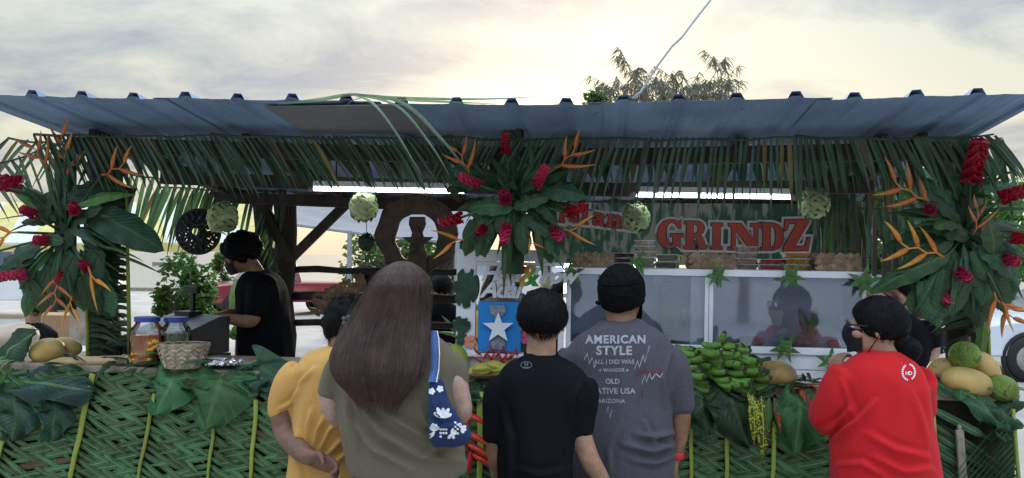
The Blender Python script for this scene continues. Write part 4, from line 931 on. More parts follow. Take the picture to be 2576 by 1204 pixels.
# star fruit tray
p = PS(1222, 945, .02); p.z = CT; tr = thing('wooden_tray', 'shallow wooden tray of star fruit between olive and black shirts', 'tray', p)
MB().lathe([(.02, .004), (.08, .006), (.115, .022), (.12, .03), (.112, .03), (.078, .012), (.001, .010)], 28, Matrix.Translation(p)).build('dish', M['wood_brown'], tr, True)
M['dish_in'] = M['wood_pale']
for k, (u, v, a) in enumerate([(1213, 930, .1), (1232, 938, .0), (1248, 925, -.3), (1198, 936, .5), (1262, 932, .2)]):
    c = PS(u, v, -.0 + .02 * (k % 2)); L, R = .052, .03; mb = MB(); ax = EX * cos(a) + Vector((0, 0, sin(a))); Mx = frame(c, -EY, ax); n = 20; vs = []
    for i in range(11):
        ph = -pi / 2 + pi * i / 10
        for j in range(n): q = 2 * pi * j / n; rr = R * cos(ph) * (0.78 + 0.32 * (abs(cos(2.5 * q)) ** 1.5)); vs.append(Mx @ Vector((cos(q) * rr, sin(q) * rr, L * sin(ph))))
    mb.add(vs, [(i * n + j, i * n + (j + 1) % n, (i + 1) * n + (j + 1) % n, (i + 1) * n + j) for i in range(10) for j in range(n)])
    tag(mb.build('star_fruit', M['starfruit'], None, True), ['star fruit at the back of the wooden tray', 'star fruit in front on the wooden tray', 'star fruit at the right beside the black shirt', 'star fruit at the left rim of the tray', 'rightmost star fruit, partly behind the black shirt'][k], 'star fruit', 'star fruit on the tray')
# heliconia behind the tray and hanging below
t = thing('red_heliconia', 'red heliconia standing in front of the white mirror frame', 'flower', PS(1245, 920, .08))
for (u, v, du) in [(1222, 935, -.3), (1242, 930, 0), (1262, 935, .25), (1285, 935, .4)]:
    flower(HM, 1, 'heli_red', 'bract_spike', PS(u, v, .06), EX * du + Vector((0, 0, 1)), CAMDIR, .125, t)
t = thing('hanging_heliconia', 'red lobster claw heliconia hanging beside the blue bag', 'flower', PS(1190, 1180, -.1))
MB().tube([PS(1178, 1010, -.10), PS(1176, 1100, -.11), PS(1180, 1170, -.11)], [.008, .008, .006], 6).build('stem', M['heli_red'], t, True)
def claw(p, d, L, w):
    pts = []; rad = []; q = Vector(p); d = Vector(d).normalized()
    for k in range(9): f = k / 8; pts.append(q.copy()); rad.append(max(.001, w * sin(pi * min(1, .18 + f * .8)) ** .8)); q = q + d * L / 8; d = (d + Vector((0, 0, -.04))).normalized()
    return MB().tube(pts, rad, 10, squash=.6)
for (u, v, du, dv) in [(1172, 1040, 1, .35), (1175, 1088, 1, .4), (1178, 1118, 1, .4), (1185, 1135, -.1, 1), (1188, 1142, .8, .35), (1172, 1112, -.9, .4)]:
    claw(PS(u, v, -.12), EX * du + Vector((0, 0, -dv)) - EY * .1, .115, .024).build('bract', M['heli_red'], t, True)
# ================================================================== glass case, signs, hanging ornaments, till
SYC = 0.14
case = thing('display_case', 'white framed glass food case standing on the counter', 'display case', S(SXZ(1800, 950, SYC)[0], SYC + .2, CT))
cxl, cxr = SXZ(1425, 700, SYC)[0], SXZ(2180, 700, SYC)[0]; cxm = SXZ(1784, 700, SYC)[0]
zt = SXZ(1800, 679, SYC)[1]; zb = SXZ(1900, 872, SYC)[1]; z2 = SXZ(1900, 890, SYC)[1]; zr = SXZ(1800, 696, SYC)[1]
D = 0.42
M['case_blue'] = mat('case_back', (0.60, 0.68, 0.84), 0.5, 0.06, 3); M['case_in'] = mat('case_inside', (0.72, 0.74, 0.80), 0.5, 0.05, 4)
def cb(name, a, b, m='white', par=case, bv=.003): return bevel(MB().sbox(a, b).build(name, M[m], par), bv)
cb('base_panel', (cxl, SYC + .004, CT + .002), (cxr, SYC + .02, z2 - .075)); cb('base_strip', (cxl, SYC, z2 - .073), (cxr, SYC + .022, z2))
cb('sill', (cxl, SYC - .014, z2 + .001), (cxr, SYC + .03, zb)); cb('top_board', (cxl - .01, SYC - .012, zr), (cxr + .0, SYC + D, zt))
for x, w in ((cxl + .012, .024), (cxm - .011, .02), (cxm + .011, .02), (cxr - .010, .018)):
    cb('frame_post', (x - w / 2, SYC - .004, zb + .001), (x + w / 2, SYC + .018, zr - .001))
cb('back_panel', (cxl, SYC + D - .02, CT + .002), (cxr, SYC + D - .005, zr - .001), 'case_blue'); cb('floor_panel', (cxl + .01, SYC + .03, zb - .03), (cxr - .01, SYC + D - .022, zb - .015), 'case_in')
cb('side_panel', (cxl, SYC + .032, zb - .01), (cxl + .012, SYC + D - .022, zr - .001), 'case_in')
x = SXZ(1752, 780, SYC + .1)[0]; cb('inner_column', (x - .035, SYC + .05, zb - .014), (x + .045, SYC + D - .024, zr - .001), 'case_in')
x = SXZ(1690, 780, SYC + .2)[0]; cb('inner_board', (x - .05, SYC + .20, zb + .06), (x + .05, SYC + .215, zr - .04), 'wood_pale')  # board imitating a wooden post's reflection in the glass
for a, b in ((cxl + .025, cxm - .022), (cxm + .022, cxr - .020)):
    MB().sbox((a, SYC + .006, zb + .002), (b, SYC + .010, zr - .002)).build('glass_pane', M['caseglass'] if 'caseglass' in M else M.setdefault('caseglass', glass_mat('case_glass', (.92, .94, .97), .16, .015)), case)
MB().sbox((cxr - .006, SYC + .02, zb + .002), (cxr - .002, SYC + D - .022, zr - .002)).build('glass_pane', M['caseglass'], case)
x0 = SXZ(1735, 800, SYC)[0]
# food in the case; white cards imitate canopy reflections in the glass
M['foodbrown'] = mat('baked_food', (0.34, 0.20, 0.11), .7, .25, 18, .4, 50, obj_var=.2); M['paper'] = mat('paper', (.78, .78, .76), .8, .04, 5); M['tray_steel'] = mat('steel_tray', (.5, .5, .52), .3, .1, 8, metal=.9)
r = random.Random(21)
for k, (u0, u1) in enumerate([(1440, 1560), (1580, 1700), (1800, 1930), (1950, 2110)]):
    a, b = SXZ(u0, 860, SYC + .16)[0], SXZ(u1, 860, SYC + .16)[0]; lab = ['at the far left of the glass case', 'before the inner board of the glass case', 'in the right bay above the bananas', 'at the right end of the glass case'][k]
    t = thing('food_tray', 'steel tray of brown food ' + lab, 'food tray', S((a + b) / 2, SYC + .18, zb - .014), 'food trays in the glass case')
    MB().sbox((a, SYC + .06, zb - .014), (b, SYC + .30, zb - .004)).build('pan', M['tray_steel'], t)
    for j in range(9):
        c = S(r.uniform(a + .03, b - .03), SYC + r.uniform(.08, .27), zb + .008); MB().ell(c, (.035, .03, .02), 10, 7).build('food_piece', M['foodbrown'], t, True)
PL = ['arrow shaped white paper in the right glass bay', 'folded white paper card in the middle of the right bay', 'white paper at the top left of the right bay', 'white paper high in the left glass bay', 'white paper beside the inner column of the left bay']
for k, (u, v, w, h, a) in enumerate([(1925, 727, 60, 20, .15), (1950, 800, 36, 40, .05), (1830, 722, 60, 14, 0), (1655, 705, 24, 26, .3), (1725, 792, 26, 30, .1)]):
    c = PS(u, v, SYC + .25); Y = c.y; tag(MB().box(c, (px(w, Y), .002, px(h, Y)), Matrix.Rotation(a, 3, 'Y') @ Matrix.Rotation(.3, 3, 'X')).build('paper_card', M['paper']), PL[k], 'paper', 'papers in the glass case')
t = thing('garnish_leaf', 'green leaf standing inside the right glass bay', 'leaf', PS(2040, 860, SYC + .2))
for k, (u, v, u2, v2) in enumerate([(2040, 860, 2065, 745), (2035, 860, 2020, 780), (1990, 862, 2030, 850)]): leaf('broad', k, PS(u, v, SYC + .2), PS(u2, v2, SYC + .22) - PS(u, v, SYC + .2), -EY, .2, 'leaf_light', t, .7)
# ------------------------------------------------------------------ containers on top of the case
M['tub'] = glass_mat('clear_tub', (.95, .95, .95), .0, .12)
FOOD = {'purple': (.20, .05, .10), 'cream': (.72, .60, .42), 'brown': (.18, .13, .06), 'nuts': (.50, .32, .20), 'red': (.72, .05, .035), 'orange': (.80, .34, .03)}
for k, c in FOOD.items(): M['f_' + k] = mat(k + '_food', c, .5, .3, 40, .6, 70)
def tubs(u, v_bot, wpx, n, hpx, food, what, where):
    base = PS(u, v_bot, SYC + .10); base.z = zt + .001; Y = base.y; w = px(wpx, Y); h = px(hpx, Y)
    order = {1: [''], 2: ['lower ', 'upper '], 3: ['bottom ', 'middle ', 'top '], 4: ['bottom ', 'second ', 'third ', 'top '], 5: ['bottom ', 'second ', 'third ', 'fourth ', 'top ']}[n]
    for k in range(n):
        z = base.z + k * h; c = base.copy(); c.z = z + h / 2; c += EX * r.uniform(-.004, .004)
        t = thing('food_tub', order[k] + 'clear tub of ' + what + ' ' + where, 'food tub', (c.x, c.y, z), 'food tubs on the glass case')
        R = Matrix((EX, EY, Vector((0, 0, 1)))).transposed()
        def taper(sc, z0, z1, name, m, top=1.0):
            mb = MB(); b0, b1 = w * .5 * sc * .86, w * .5 * sc * top; d0, d1 = b0 * .8, b1 * .8
            vs = [c + R @ Vector((x * bb, y * dd, zz - c.z)) for bb, dd, zz in ((b0, d0, z0), (b1, d1, z1)) for x, y in ((-1, -1), (1, -1), (1, 1), (-1, 1))]
            mb.add(vs, [(3, 2, 1, 0), (4, 5, 6, 7), (0, 1, 5, 4), (1, 2, 6, 5), (2, 3, 7, 6), (3, 0, 4, 7)]).build(name, M[m], t)
        taper(1, z + .001, z + h * .90, 'tub_body', 'tub'); taper(.975, z + .003, z + h * .84, 'contents', 'f_' + food, .97)
        MB().box(c + Vector((0, 0, h * .44)), (w * 1.04, w * .83, h * .07), R).build('lid', M['paper'] if food in ('cream',) else M['tub_lid'], t)
M['tub_lid'] = mat('tub_lid', (.50, .51, .52), .3, .05, 10)
tubs(1567, 670, 56, 3, 12.5, 'purple', 'purple food', 'left of the tall cream stack')
tubs(1622, 672, 50, 5, 14, 'cream', 'pale cream chips', 'in the tall stack left of the big letters')
tubs(1675, 673, 54, 2, 18, 'brown', 'dark brown relish', 'under the letter G')
tubs(1875, 678, 52, 4, 14.5, 'nuts', 'brown nuts', 'in the stack under the letter N')
tubs(1938, 680, 64, 2, 14, 'red', 'red sauce', 'between the nuts and the orange tubs')
tubs(1998, 682, 60, 3, 15, 'orange', 'orange fruit', 'under the letter Z')
def woven_tray(label, u0, u1, v0, v1, m='straw_brown'):
    a, b = PS(u0, v1, SYC + .1), PS(u1, v1, SYC + .1); H = px(v1 - v0, a.y); zz = zt + .001; x0, x1 = (a - Vector((0, OY, 0))).dot(EX), (b - Vector((0, OY, 0))).dot(EX)
    t = thing('woven_tray', label, 'woven tray', S((x0 + x1) / 2, SYC + .12, zz), 'woven leaf trays on the glass case'); n = 9; rr = random.Random(u0)
    for lay in range(3):
        for k in range(n):
            x = x0 + (x1 - x0) * (k + .5) / n; w = (x1 - x0) / n
            for y in (0, 1):
                mb = MB(); z0 = zz + lay * H / 3.2; ang = (.55 if (k + lay) % 2 else -.55)
                R = Matrix((EX, EY, Vector((0, 0, 1)))).transposed() @ Matrix.Rotation(ang, 3, 'Y') @ Matrix.Rotation(rr.uniform(-.3, .3), 3, 'X')
                c = S(x, SYC + .02 + y * .16 + lay * .012 * (1 - 2 * y), z0 + H * .18)
                mb.grid(lambda p, q: c + R @ Vector(((p - .5) * w * 1.9, -.012 * cos((p - .5) * 3), (q - .5) * H * .40)), 3, 2)
                mb.build('leaf_strip', M[m], t, True)
    MB().sbox((x0 + .02, SYC + .05, zz), (x1 - .02, SYC + .15, zz + H * .55)).build('bundle', M[m], t)
woven_tray('brown woven leaf tray right of the center flowers', 1446, 1540, 632, 668)
woven_tray('brown woven leaf tray under the letters R and I', 1735, 1840, 636, 674)
woven_tray('brown woven leaf tray at the right end of the glass case', 2045, 2150, 642, 684)

# ------------------------------------------------------------------ woven palm balls and ornaments
M['palmball'] = mat('pale_green_palm', (.42, .50, .24), .5, .15, 16, .15, 60, obj_var=.3); M['palmcore'] = mat('palm_core', (.12, .17, .06), .6); M['palmdark'] = mat('dark_green_palm', (.035, .06, .03), .6, .2, 16, obj_var=.2)
M['star_green'] = leaf_mat('folded_palm', (.07, .17, .045), (.16, .26, .09), .4, .15, 0, 1)
def palm_ball(label, u, v, rpx, sy, m='palmball', top=470):
    c = PS(u, v, sy); R = px(rpx, c.y); t = thing('woven_ball', label, 'palm ball', c, 'woven palm balls hung from the roof'); rr = random.Random(int(u))
    MB().ell(c, (R * .86,) * 3, 16, 12).build('core', M['palmcore' if m == 'palmball' else 'palmdark'], t, True)
    n = 84
    for k in range(n):
        y = 1 - 2 * (k + .5) / n; a = k * 2.39996; s = sqrt(1 - y * y); nn = Vector((cos(a) * s, sin(a) * s, y)); tan1 = Vector((-sin(a), cos(a), rr.uniform(-1.2, 1.2))).normalized()
        w = R * rr.uniform(.30, .42); L = R * rr.uniform(.55, .8); mb = MB(); Mx = frame(c + nn * R * .90, tan1, nn)
        def fn(p, q):
            x, yy = (p - .5) * w * (1 - .5 * abs(q - .5) * 2), (q - .5) * L
            z = R * .10 - (x * x + yy * yy) / (2 * R) * 1.15 + .003 * cos((p - .5) * 4)
            return Mx @ Vector((x, yy, z))
        mb.grid(fn, 2, 5).build('leaf_strip', M[m], t, True)
    MB().tube([c + Vector((0, 0, R * .9)), PS(u, top, sy)], .0025, 5).build('string', M['cord'], t)
palm_ball('pale green woven palm ball above the cashier, beside the dark woven hat', 560, 548, 38, 1.0)
palm_ball('pale green woven palm ball above the long haired woman', 915, 522, 36, .6)
palm_ball('pale green woven palm ball left of the letter G', 1600, 548, 35, .6)
palm_ball('pale green woven palm ball right of the letter Z', 2048, 512, 38, .5)
palm_ball('small dark green woven ball left of the carved wooden seal', 922, 610, 21, 1.5, 'palmdark')
# dark woven hat with an opening
c = PS(492, 583, 1.2); R = px(55, c.y); t = thing('woven_hat', 'dark round woven hat with a hole hung above the cash register', 'woven hat', c)
M['dark_weave'] = mat('dark_weave', (.016, .015, .017), .7, .2, 20, obj_var=.2)
rr = random.Random(2)
for ring in range(8):
    r0 = R * (.26 + ring * .098); n = int(10 + ring * 5)
    for k in range(n):
        a0 = 2 * pi * k / n + ring * .3; a1 = a0 + 2 * pi / n * (1.0 if rr.random() < .8 else .7)
        mb = MB(); off = .006 * (1 if (k + ring) % 2 else -1)
        mb.grid(lambda p, q: c + Vector((cos(a0 + (a1 - a0) * p) * (r0 + (q - .5) * R * .128), off * sin(p * pi) + .05 * (ring / 8) ** 2, sin(a0 + (a1 - a0) * p) * (r0 + (q - .5) * R * .128))), 3, 1).build('weave_strip', M['dark_weave'], t)
pts = [c + Vector((cos(a) * R * .22, 0, sin(a) * R * .22)) for a in np.linspace(0, 2 * pi, 17)]; MB().tube(pts, .009, 6).build('rim', M['dark_weave'], t)
pts = [c + Vector((cos(a) * R, .045, sin(a) * R)) for a in np.linspace(0, 2 * pi, 33)]; MB().tube(pts, .012, 6).build('rim', M['dark_weave'], t)
MB().tube([c + Vector((-R * .2, 0, R)), PS(485, 480, 1.2)], .003, 5).build('string', M['cord'], t)
def woven_star(label, u, v, s, sy, rot):
    c = PS(u, v, sy); k_ = px(s, c.y); t = thing('woven_fish', label, 'palm ornament', c, 'folded palm leaf ornaments')
    Rm = Matrix((EX, EY, Vector((0, 0, 1)))).transposed() @ Matrix.Rotation(rot, 3, 'Y')
    g = lambda x, z, y=0: c + Rm @ Vector((x * k_, y * k_, z * k_))
    for i in range(3):
        for j in range(3):
            x, z = (i - 1) * .3, (j - 1) * .3; o = .05 if (i + j) % 2 else .09
            MB().add([g(x - .15, z - .15, -o), g(x + .15, z - .15, -o), g(x + .15, z + .15, -o - .02), g(x - .15, z + .15, -o - .02)], [(0, 1, 2, 3)], [(0, 0), (.3, 0), (.3, 1), (0, 1)]).build('leaf_fold', M['star_green'], t)
    for (x, z, dx, dz) in [(.3, .45, .6, .7), (-.35, .45, -.5, .75), (.45, -.2, .95, -.25), (-.45, -.25, -.95, -.35), (.2, -.45, .45, -.95), (-.2, -.45, -.4, -.9)]:
        nx, nz = -dz * .22, dx * .22
        MB().add([g(x - nx, z - nz, -.06), g(x + nx, z + nz, -.08), g(x + dx * .75, z + dz * .75, -.15)], [(0, 1, 2)], [(0, 0), (.4, 0), (.2, 1)]).build('leaf_point', M['star_green'], t)
for lab, u, v, s, ro in [('left of the case above the mirror', 1438, 690, 30, .5), ('above the black cap of the grey shirt man', 1608, 662, 30, .9), ('on the case frame between the two glass bays', 1805, 690, 30, .2), ('on the top board right of the middle of the case', 1990, 692, 32, 0.), ('at the upper right corner of the glass case', 2176, 706, 38, .78), ('on the white sill above the coconut', 1975, 872, 34, .1), ('beside the clasped hands of the red shirt woman', 2090, 908, 32, .7)]:
    woven_star('folded green palm leaf fish ' + lab, u, v, s, SYC - .035, ro)

# ------------------------------------------------------------------ lettered sign board behind the case
SYG = 1.55
t = thing('lettered_sign', 'painted sign board with red outlined letters reading Island Grindz', 'sign', PS(1740, 660, SYG))
def signmat():
    m = bpy.data.materials.new('painted_foliage'); m.use_nodes = True; tr = m.node_tree; b = tr.nodes['Principled BSDF']; b.inputs['Roughness'].default_value = .6
    tcn = N(tr, 'ShaderNodeTexCoord'); mp = N(tr, 'ShaderNodeMapping'); mp.inputs['Rotation'].default_value = (0, .6, 0); mp.inputs['Scale'].default_value = (1, 1, .25); tr.links.new(tcn.outputs['Object'], mp.inputs[0])
    n1 = N(tr, 'ShaderNodeTexNoise'); n1.inputs['Scale'].default_value = 24; n1.inputs['Detail'].default_value = 2; n1.inputs['Distortion'].default_value = .6; tr.links.new(mp.outputs[0], n1.inputs[0])
    n2 = N(tr, 'ShaderNodeTexNoise'); n2.inputs['Scale'].default_value = 3.0; n2.inputs['Detail'].default_value = 1; tr.links.new(tcn.outputs['Object'], n2.inputs[0])
    s_ = math_node(tr, 'ADD', math_node(tr, 'MULTIPLY', n1.outputs[0], .7), math_node(tr, 'MULTIPLY', n2.outputs[0], .55))
    tr.links.new(ramp(tr, s_, [(.0, (.02, .07, .05)), (.56, (.03, .10, .065)), (.615, (.10, .19, .12)), (.66, (.34, .325, .29))]), b.inputs['Base Color']); return m
M['sign_art'] = signmat(); M['sign_red'] = mat('sign_red', (.50, .07, .05), .5, .18, 5); M['sign_black'] = mat('sign_black', (.012, .012, .012), .5); M['sign_white'] = mat('sign_white', (.60, .585, .56), .5, .04, 6)
ga = PS(1388, 508, SYG); gx0, gx1 = SXZ(1385, 580, SYG)[0], SXZ(2062, 580, SYG)[0]; gz0, gz1 = SXZ(1750, 668, SYG)[1], SXZ(1750, 512, SYG)[1]
MB().sbox((gx0, SYG, gz0), (gx1, SYG + .02, gz1)).build('board', M['sign_art'], t)
GLY = {  # bold slab serif letters: outlines and holes in a unit box
 'G': [[(.98, .70), (.98, 1.0), (.86, .93), (.72, .99), (.5, 1.0), (.25, .93), (.07, .74), (0, .5), (.07, .26), (.25, .07), (.5, 0), (.7, .03), (.86, .12), (.97, .02), (.97, .42), (1.06, .42), (1.06, .52), (.55, .52), (.55, .42), (.66, .42), (.66, .16), (.55, .10), (.44, .16), (.38, .3), (.36, .5), (.38, .7), (.46, .86), (.6, .92), (.76, .86), (.88, .70)]],
 'R': [[(0, 1), (0, .9), (.1, .9), (.1, .1), (0, .1), (0, 0), (.55, 0), (.55, .1), (.42, .1), (.42, .44), (.5, .44), (.6, .38), (.66, .1), (.8, 0), (1.05, .02), (1.1, .12), (1.0, .12), (.95, .3), (.85, .46), (.72, .52), (.9, .6), (.97, .75), (.9, .9), (.7, 1)], [(.42, .9), (.55, .9), (.64, .83), (.66, .72), (.62, .6), (.54, .55), (.42, .55)]],
 'I': [[(0, 1), (0, .9), (.1, .9), (.1, .1), (0, .1), (0, 0), (.54, 0), (.54, .1), (.44, .1), (.44, .9), (.54, .9), (.54, 1)]],
 'N': [[(0, 1), (0, .9), (.12, .86), (.12, .1), (0, .1), (0, 0), (.38, 0), (.38, .1), (.25, .1), (.25, .72), (.78, 0), (1.02, 0), (1.02, .9), (1.14, .9), (1.14, 1), (.76, 1), (.76, .9), (.89, .9), (.89, .42), (.44, 1)]],
 'D': [[(0, 1), (0, .9), (.1, .9), (.1, .1), (0, .1), (0, 0), (.55, 0), (.8, .07), (.97, .26), (1.03, .5), (.97, .74), (.8, .93), (.55, 1)], [(.43, .9), (.52, .9), (.63, .8), (.68, .5), (.63, .2), (.52, .1), (.43, .1)]],
 'Z': [[(.05, 1), (0, .66), (.12, .66), (.2, .88), (.52, .88), (-.05, .1), (-.05, 0), (.95, 0), (1.05, .42), (.93, .42), (.84, .14), (.42, .14), (1.0, .92), (1.0, 1)]],
 's': [[(.8, .62), (.8, .9), (.7, .84), (.45, .95), (.15, .88), (.03, .68), (.15, .5), (.5, .38), (.55, .28), (.42, .18), (.25, .25), (.14, .42), (.03, .42), (.03, .06), (.15, .12), (.45, 0), (.78, .1), (.9, .3), (.78, .5), (.42, .62), (.38, .72), (.5, .78), (.62, .74), (.7, .62)]],
 'l': [[(0, 1.35), (0, 1.25), (.1, 1.22), (.1, .1), (0, .1), (0, 0), (.5, 0), (.5, .1), (.4, .1), (.4, 1.35)]],
 'a': [[(.05, .9), (.05, .62), (.25, .62), (.3, .78), (.45, .8), (.5, .7), (.5, .58), (.2, .5), (.03, .3), (.1, .06), (.35, 0), (.55, .1), (.65, 0), (.95, .02), (.95, .14), (.82, .18), (.82, .7), (.7, .9), (.4, .96)], [(.5, .45), (.36, .38), (.33, .25), (.42, .17), (.5, .22)]],
 'n': [[(0, .93), (0, .83), (.1, .8), (.1, .1), (0, .1), (0, 0), (.5, 0), (.5, .1), (.4, .1), (.4, .65), (.52, .76), (.62, .7), (.62, .1), (.54, .1), (.54, 0), (1.02, 0), (1.02, .1), (.92, .1), (.92, .75), (.8, .93), (.6, .95), (.4, .82), (.4, .95)]],
 'd': [[(.55, 1.35), (.55, 1.25), (.62, 1.22), (.62, .88), (.45, .95), (.2, .88), (.03, .65), (.03, .3), (.2, .05), (.45, 0), (.63, .1), (.66, 0), (1.0, 0), (1.0, .1), (.92, .12), (.92, 1.35)], [(.62, .7), (.62, .22), (.5, .16), (.38, .3), (.36, .6), (.45, .78), (.55, .78)]]}
def letter(ch, orig, xd, zd, w, h, offs, dep, m, name, par):
    loops = []
    for k, pl in enumerate(GLY[ch]):
        pts = [(x * w, y * h) for x, y in pl]
        if offs:   # grow the outline
            n = len(pts); ar = sum(pts[i][0] * pts[(i + 1) % n][1] - pts[(i + 1) % n][0] * pts[i][1] for i in range(n)); sg = (1 if ar > 0 else -1) * (1 if k == 0 else -1); out = []
            for i in range(n):
                p0, p1, p2 = Vector(pts[i - 1]), Vector(pts[i]), Vector(pts[(i + 1) % n]); a, b = (p1 - p0).normalized(), (p2 - p1).normalized()
                na, nb = Vector((a.y, -a.x)) * sg, Vector((b.y, -b.x)) * sg; q = na + nb; q = q / max(.6, q.length_squared / 2) if q.length > 1e-3 else na; out.append(tuple(p1 + q * offs))
            pts = out
            if k > 0 and offs > .01: continue
        loops.append([Vector((x, y, 0)) for x, y in pts])
    flat_ = [v for l in loops for v in l]; n = len(flat_); mb = MB(); tri = tessellate_polygon(loops)
    vs = [(v.x, v.y, .004) for v in flat_] + [(v.x, v.y, -.004) for v in flat_]; fs = []
    for f in tri:
        A_, B_, C2 = (flat_[i] for i in f)
        fs.append(tuple(f) if (B_ - A_).cross(C2 - A_).z > 0 else tuple(f)[::-1])
    o_ = 0
    for l in loops:
        k = len(l); fs += [(o_ + i, n + o_ + i, n + o_ + (i + 1) % k, o_ + (i + 1) % k) for i in range(k)]; o_ += k
    me = mb.add(vs, fs).mesh(name)
    me.materials.clear(); me.materials.append(M[m]); nrm_ = xd.cross(zd).normalized()
    Mx = Matrix.Translation(orig + nrm_ * dep) @ Matrix((xd.normalized(), zd.normalized(), nrm_)).transposed().to_4x4()
    return inst(name, me, Mx, par)
def word(chars, par):
    for ch, u0, v0, u1, h, tl in chars:
        o = PS(u0, v0, SYG - .004); w = (PS(u1, v0, SYG) - PS(u0, v0, SYG)).length; hh = px(h, o.y); xd = EX * cos(tl) + Vector((0, 0, -sin(tl))); zd = Vector((0, 0, 1)) * cos(tl) + EX * sin(tl)
        for offs, dep, m, nm in ((.021, .004, 'sign_white', 'letter_outline'), (.0045, .010, 'sign_black', 'letter_edge'), (0, .016, 'sign_red', 'letter_face')):
            letter(ch, o, xd, zd, w, hh, offs, dep, m, nm, par)
word([('G', 1652, 625, 1712, 72, 0.01), ('R', 1720, 627, 1772, 70, 0.01), ('I', 1787, 628, 1840, 66, 0.01), ('N', 1830, 629, 1903, 66, 0.01), ('D', 1912, 630, 1968, 68, 0.0), ('Z', 1972, 632, 2034, 78, -.03)], t)
word([('I', 1405, 560, 1432, 50, .06), ('s', 1430, 562, 1458, 38, .07), ('l', 1460, 564, 1498, 36, .08), ('a', 1488, 567, 1522, 34, .10), ('n', 1524, 571, 1562, 34, .10), ('d', 1566, 576, 1600, 34, .12)], t)
# ------------------------------------------------------------------ text helper
def face_cam(o, x=EX): return Matrix.Translation(o) @ Matrix((x, Vector((0, 0, 1)), x.cross(Vector((0, 0, 1))))).transposed().to_4x4()
M['yellow_letter'] = mat('yellow_letter', (.62, .55, .25), .5)
for s_, u, v in (('nor', 1730, 659), ('i', 1856, 659)):
    me = TXT[s_].copy(); me.materials.clear(); me.materials.append(M['yellow_letter']); inst('small_lettering', me, face_cam(PS(u, v, SYG - .012)), t)

# ------------------------------------------------------------------ white framed mirror with greeting
SYM = 0.10
mz0, mz1 = CT + .002, SXZ(1200, 628, SYM)[1]; mx0, mx1 = SXZ(1147, 800, SYM)[0], SXZ(1418, 800, SYM)[0]; mxt = SXZ(1377, 640, SYM)[0]
t = thing('framed_mirror', 'white framed mirror with greeting lettering, blue star plaque and leaf decals', 'mirror', S((mx0 + mx1) / 2, SYM, CT))
def mirror_mat():
    m = bpy.data.materials.new('mirror_glass'); m.use_nodes = True; b = m.node_tree.nodes['Principled BSDF']; b.inputs['Metallic'].default_value = 1; b.inputs['Roughness'].default_value = .03; b.inputs['Base Color'].default_value = (.82, .84, .86, 1); return m
M['mirror'] = mirror_mat()
wz = px(38, 3.95)
cb('frame_side', (mx0, SYM, mz0), (mx0 + px(50, 3.95), SYM + .03, mz1), par=t); cb('frame_top', (mx0 + px(50, 3.95) + .001, SYM, mz1 - px(30, 3.95)), (mxt, SYM + .03, mz1), par=t)
cb('frame_top', (mx0 + px(50, 3.95) + .001, SYM - .004, mz1 - px(40, 3.95)), (mx1, SYM + .03, mz1 - px(30, 3.95) - .001), par=t)
cb('frame_bottom', (mx0 + px(50, 3.95) + .001, SYM, mz0), (mx1, SYM + .03, mz0 + px(46, 3.95)), par=t); cb('frame_ledge', (mx0 + px(30, 3.95), SYM - .03, mz0 + px(46, 3.95) + .001), (mx1, SYM + .03, mz0 + px(56, 3.95)), par=t)
cb('frame_side', (mx1 - px(14, 3.95), SYM, mz0 + px(57, 3.95)), (mx1, SYM + .03, mz0 + px(185, 3.95)), par=t)
MB().sbox((mx0 + px(50, 3.95), SYM + .012, mz0 + px(56, 3.95)), (mx1 - .004, SYM + .02, mz1 - px(41, 3.95))).build('mirror_glass', M['mirror'], t)
# plaque
M['flag_blue'] = mat('plaque_blue', (.012, .22, .60), .55, .06, 6, .1, 50); M['latte'] = mat('grey_stone_paint', (.26, .28, .34), .7, .35, 25, .4, 60); M['star_w'] = mat('white_star', (.74, .79, .84), .5, .04, 8)
q0, q1 = SXZ(1201, 884, SYM - .03), SXZ(1311, 761, SYM - .03)
cb('plaque', (q0[0], SYM - .03, q0[1]), (q1[0], SYM - .012, q1[1]), 'flag_blue', t)
def flat(name, pts, m, sy, th=.006):
    n = len(pts); ps = [S(*((lambda a: (a[0], sy, a[1]))(SXZ(u, v, sy)))) for u, v in pts]
    return MB().add(ps + [p + EY * th for p in ps], [tuple(range(n)), tuple(range(2 * n - 1, n - 1, -1))] + [(i, n + i, n + (i + 1) % n, (i + 1) % n) for i in range(n)]).build(name, M[m], t)
flat('latte_cap', [(1231, 771), (1240, 767), (1252, 770), (1266, 767), (1274, 773), (1273, 785), (1265, 795), (1258, 798), (1262, 806), (1244, 806), (1243, 796), (1234, 788)], 'latte', SYM - .038)
flat('latte_shaft', [(1240, 842), (1262, 842), (1270, 850), (1269, 876), (1260, 881), (1242, 879), (1234, 872), (1235, 852)], 'latte', SYM - .038)
sc_ = [(1252, 822)]; stp = []
for k in range(10):
    a = -pi / 2 + k * pi / 5; rr = 40 if k % 2 == 0 else 16; stp.append((1253 + cos(a) * rr, 826 + sin(a) * rr))
flat('star', stp, 'star_w', SYM - .052, .012)
M['letter_white'] = mat('letter_white', (.78, .80, .82), .4)
for s_, u, v, size in (('Hafa', 1258, 707, .115), ('Adai', 1258, 748, .115), ('Tirow', 1385, 712, .105)):
    me = TXT[s_].copy(); me.materials.clear(); me.materials.append(M['letter_white']); inst('lettering', me, face_cam(PS(u, v, SYM - .004)), t)
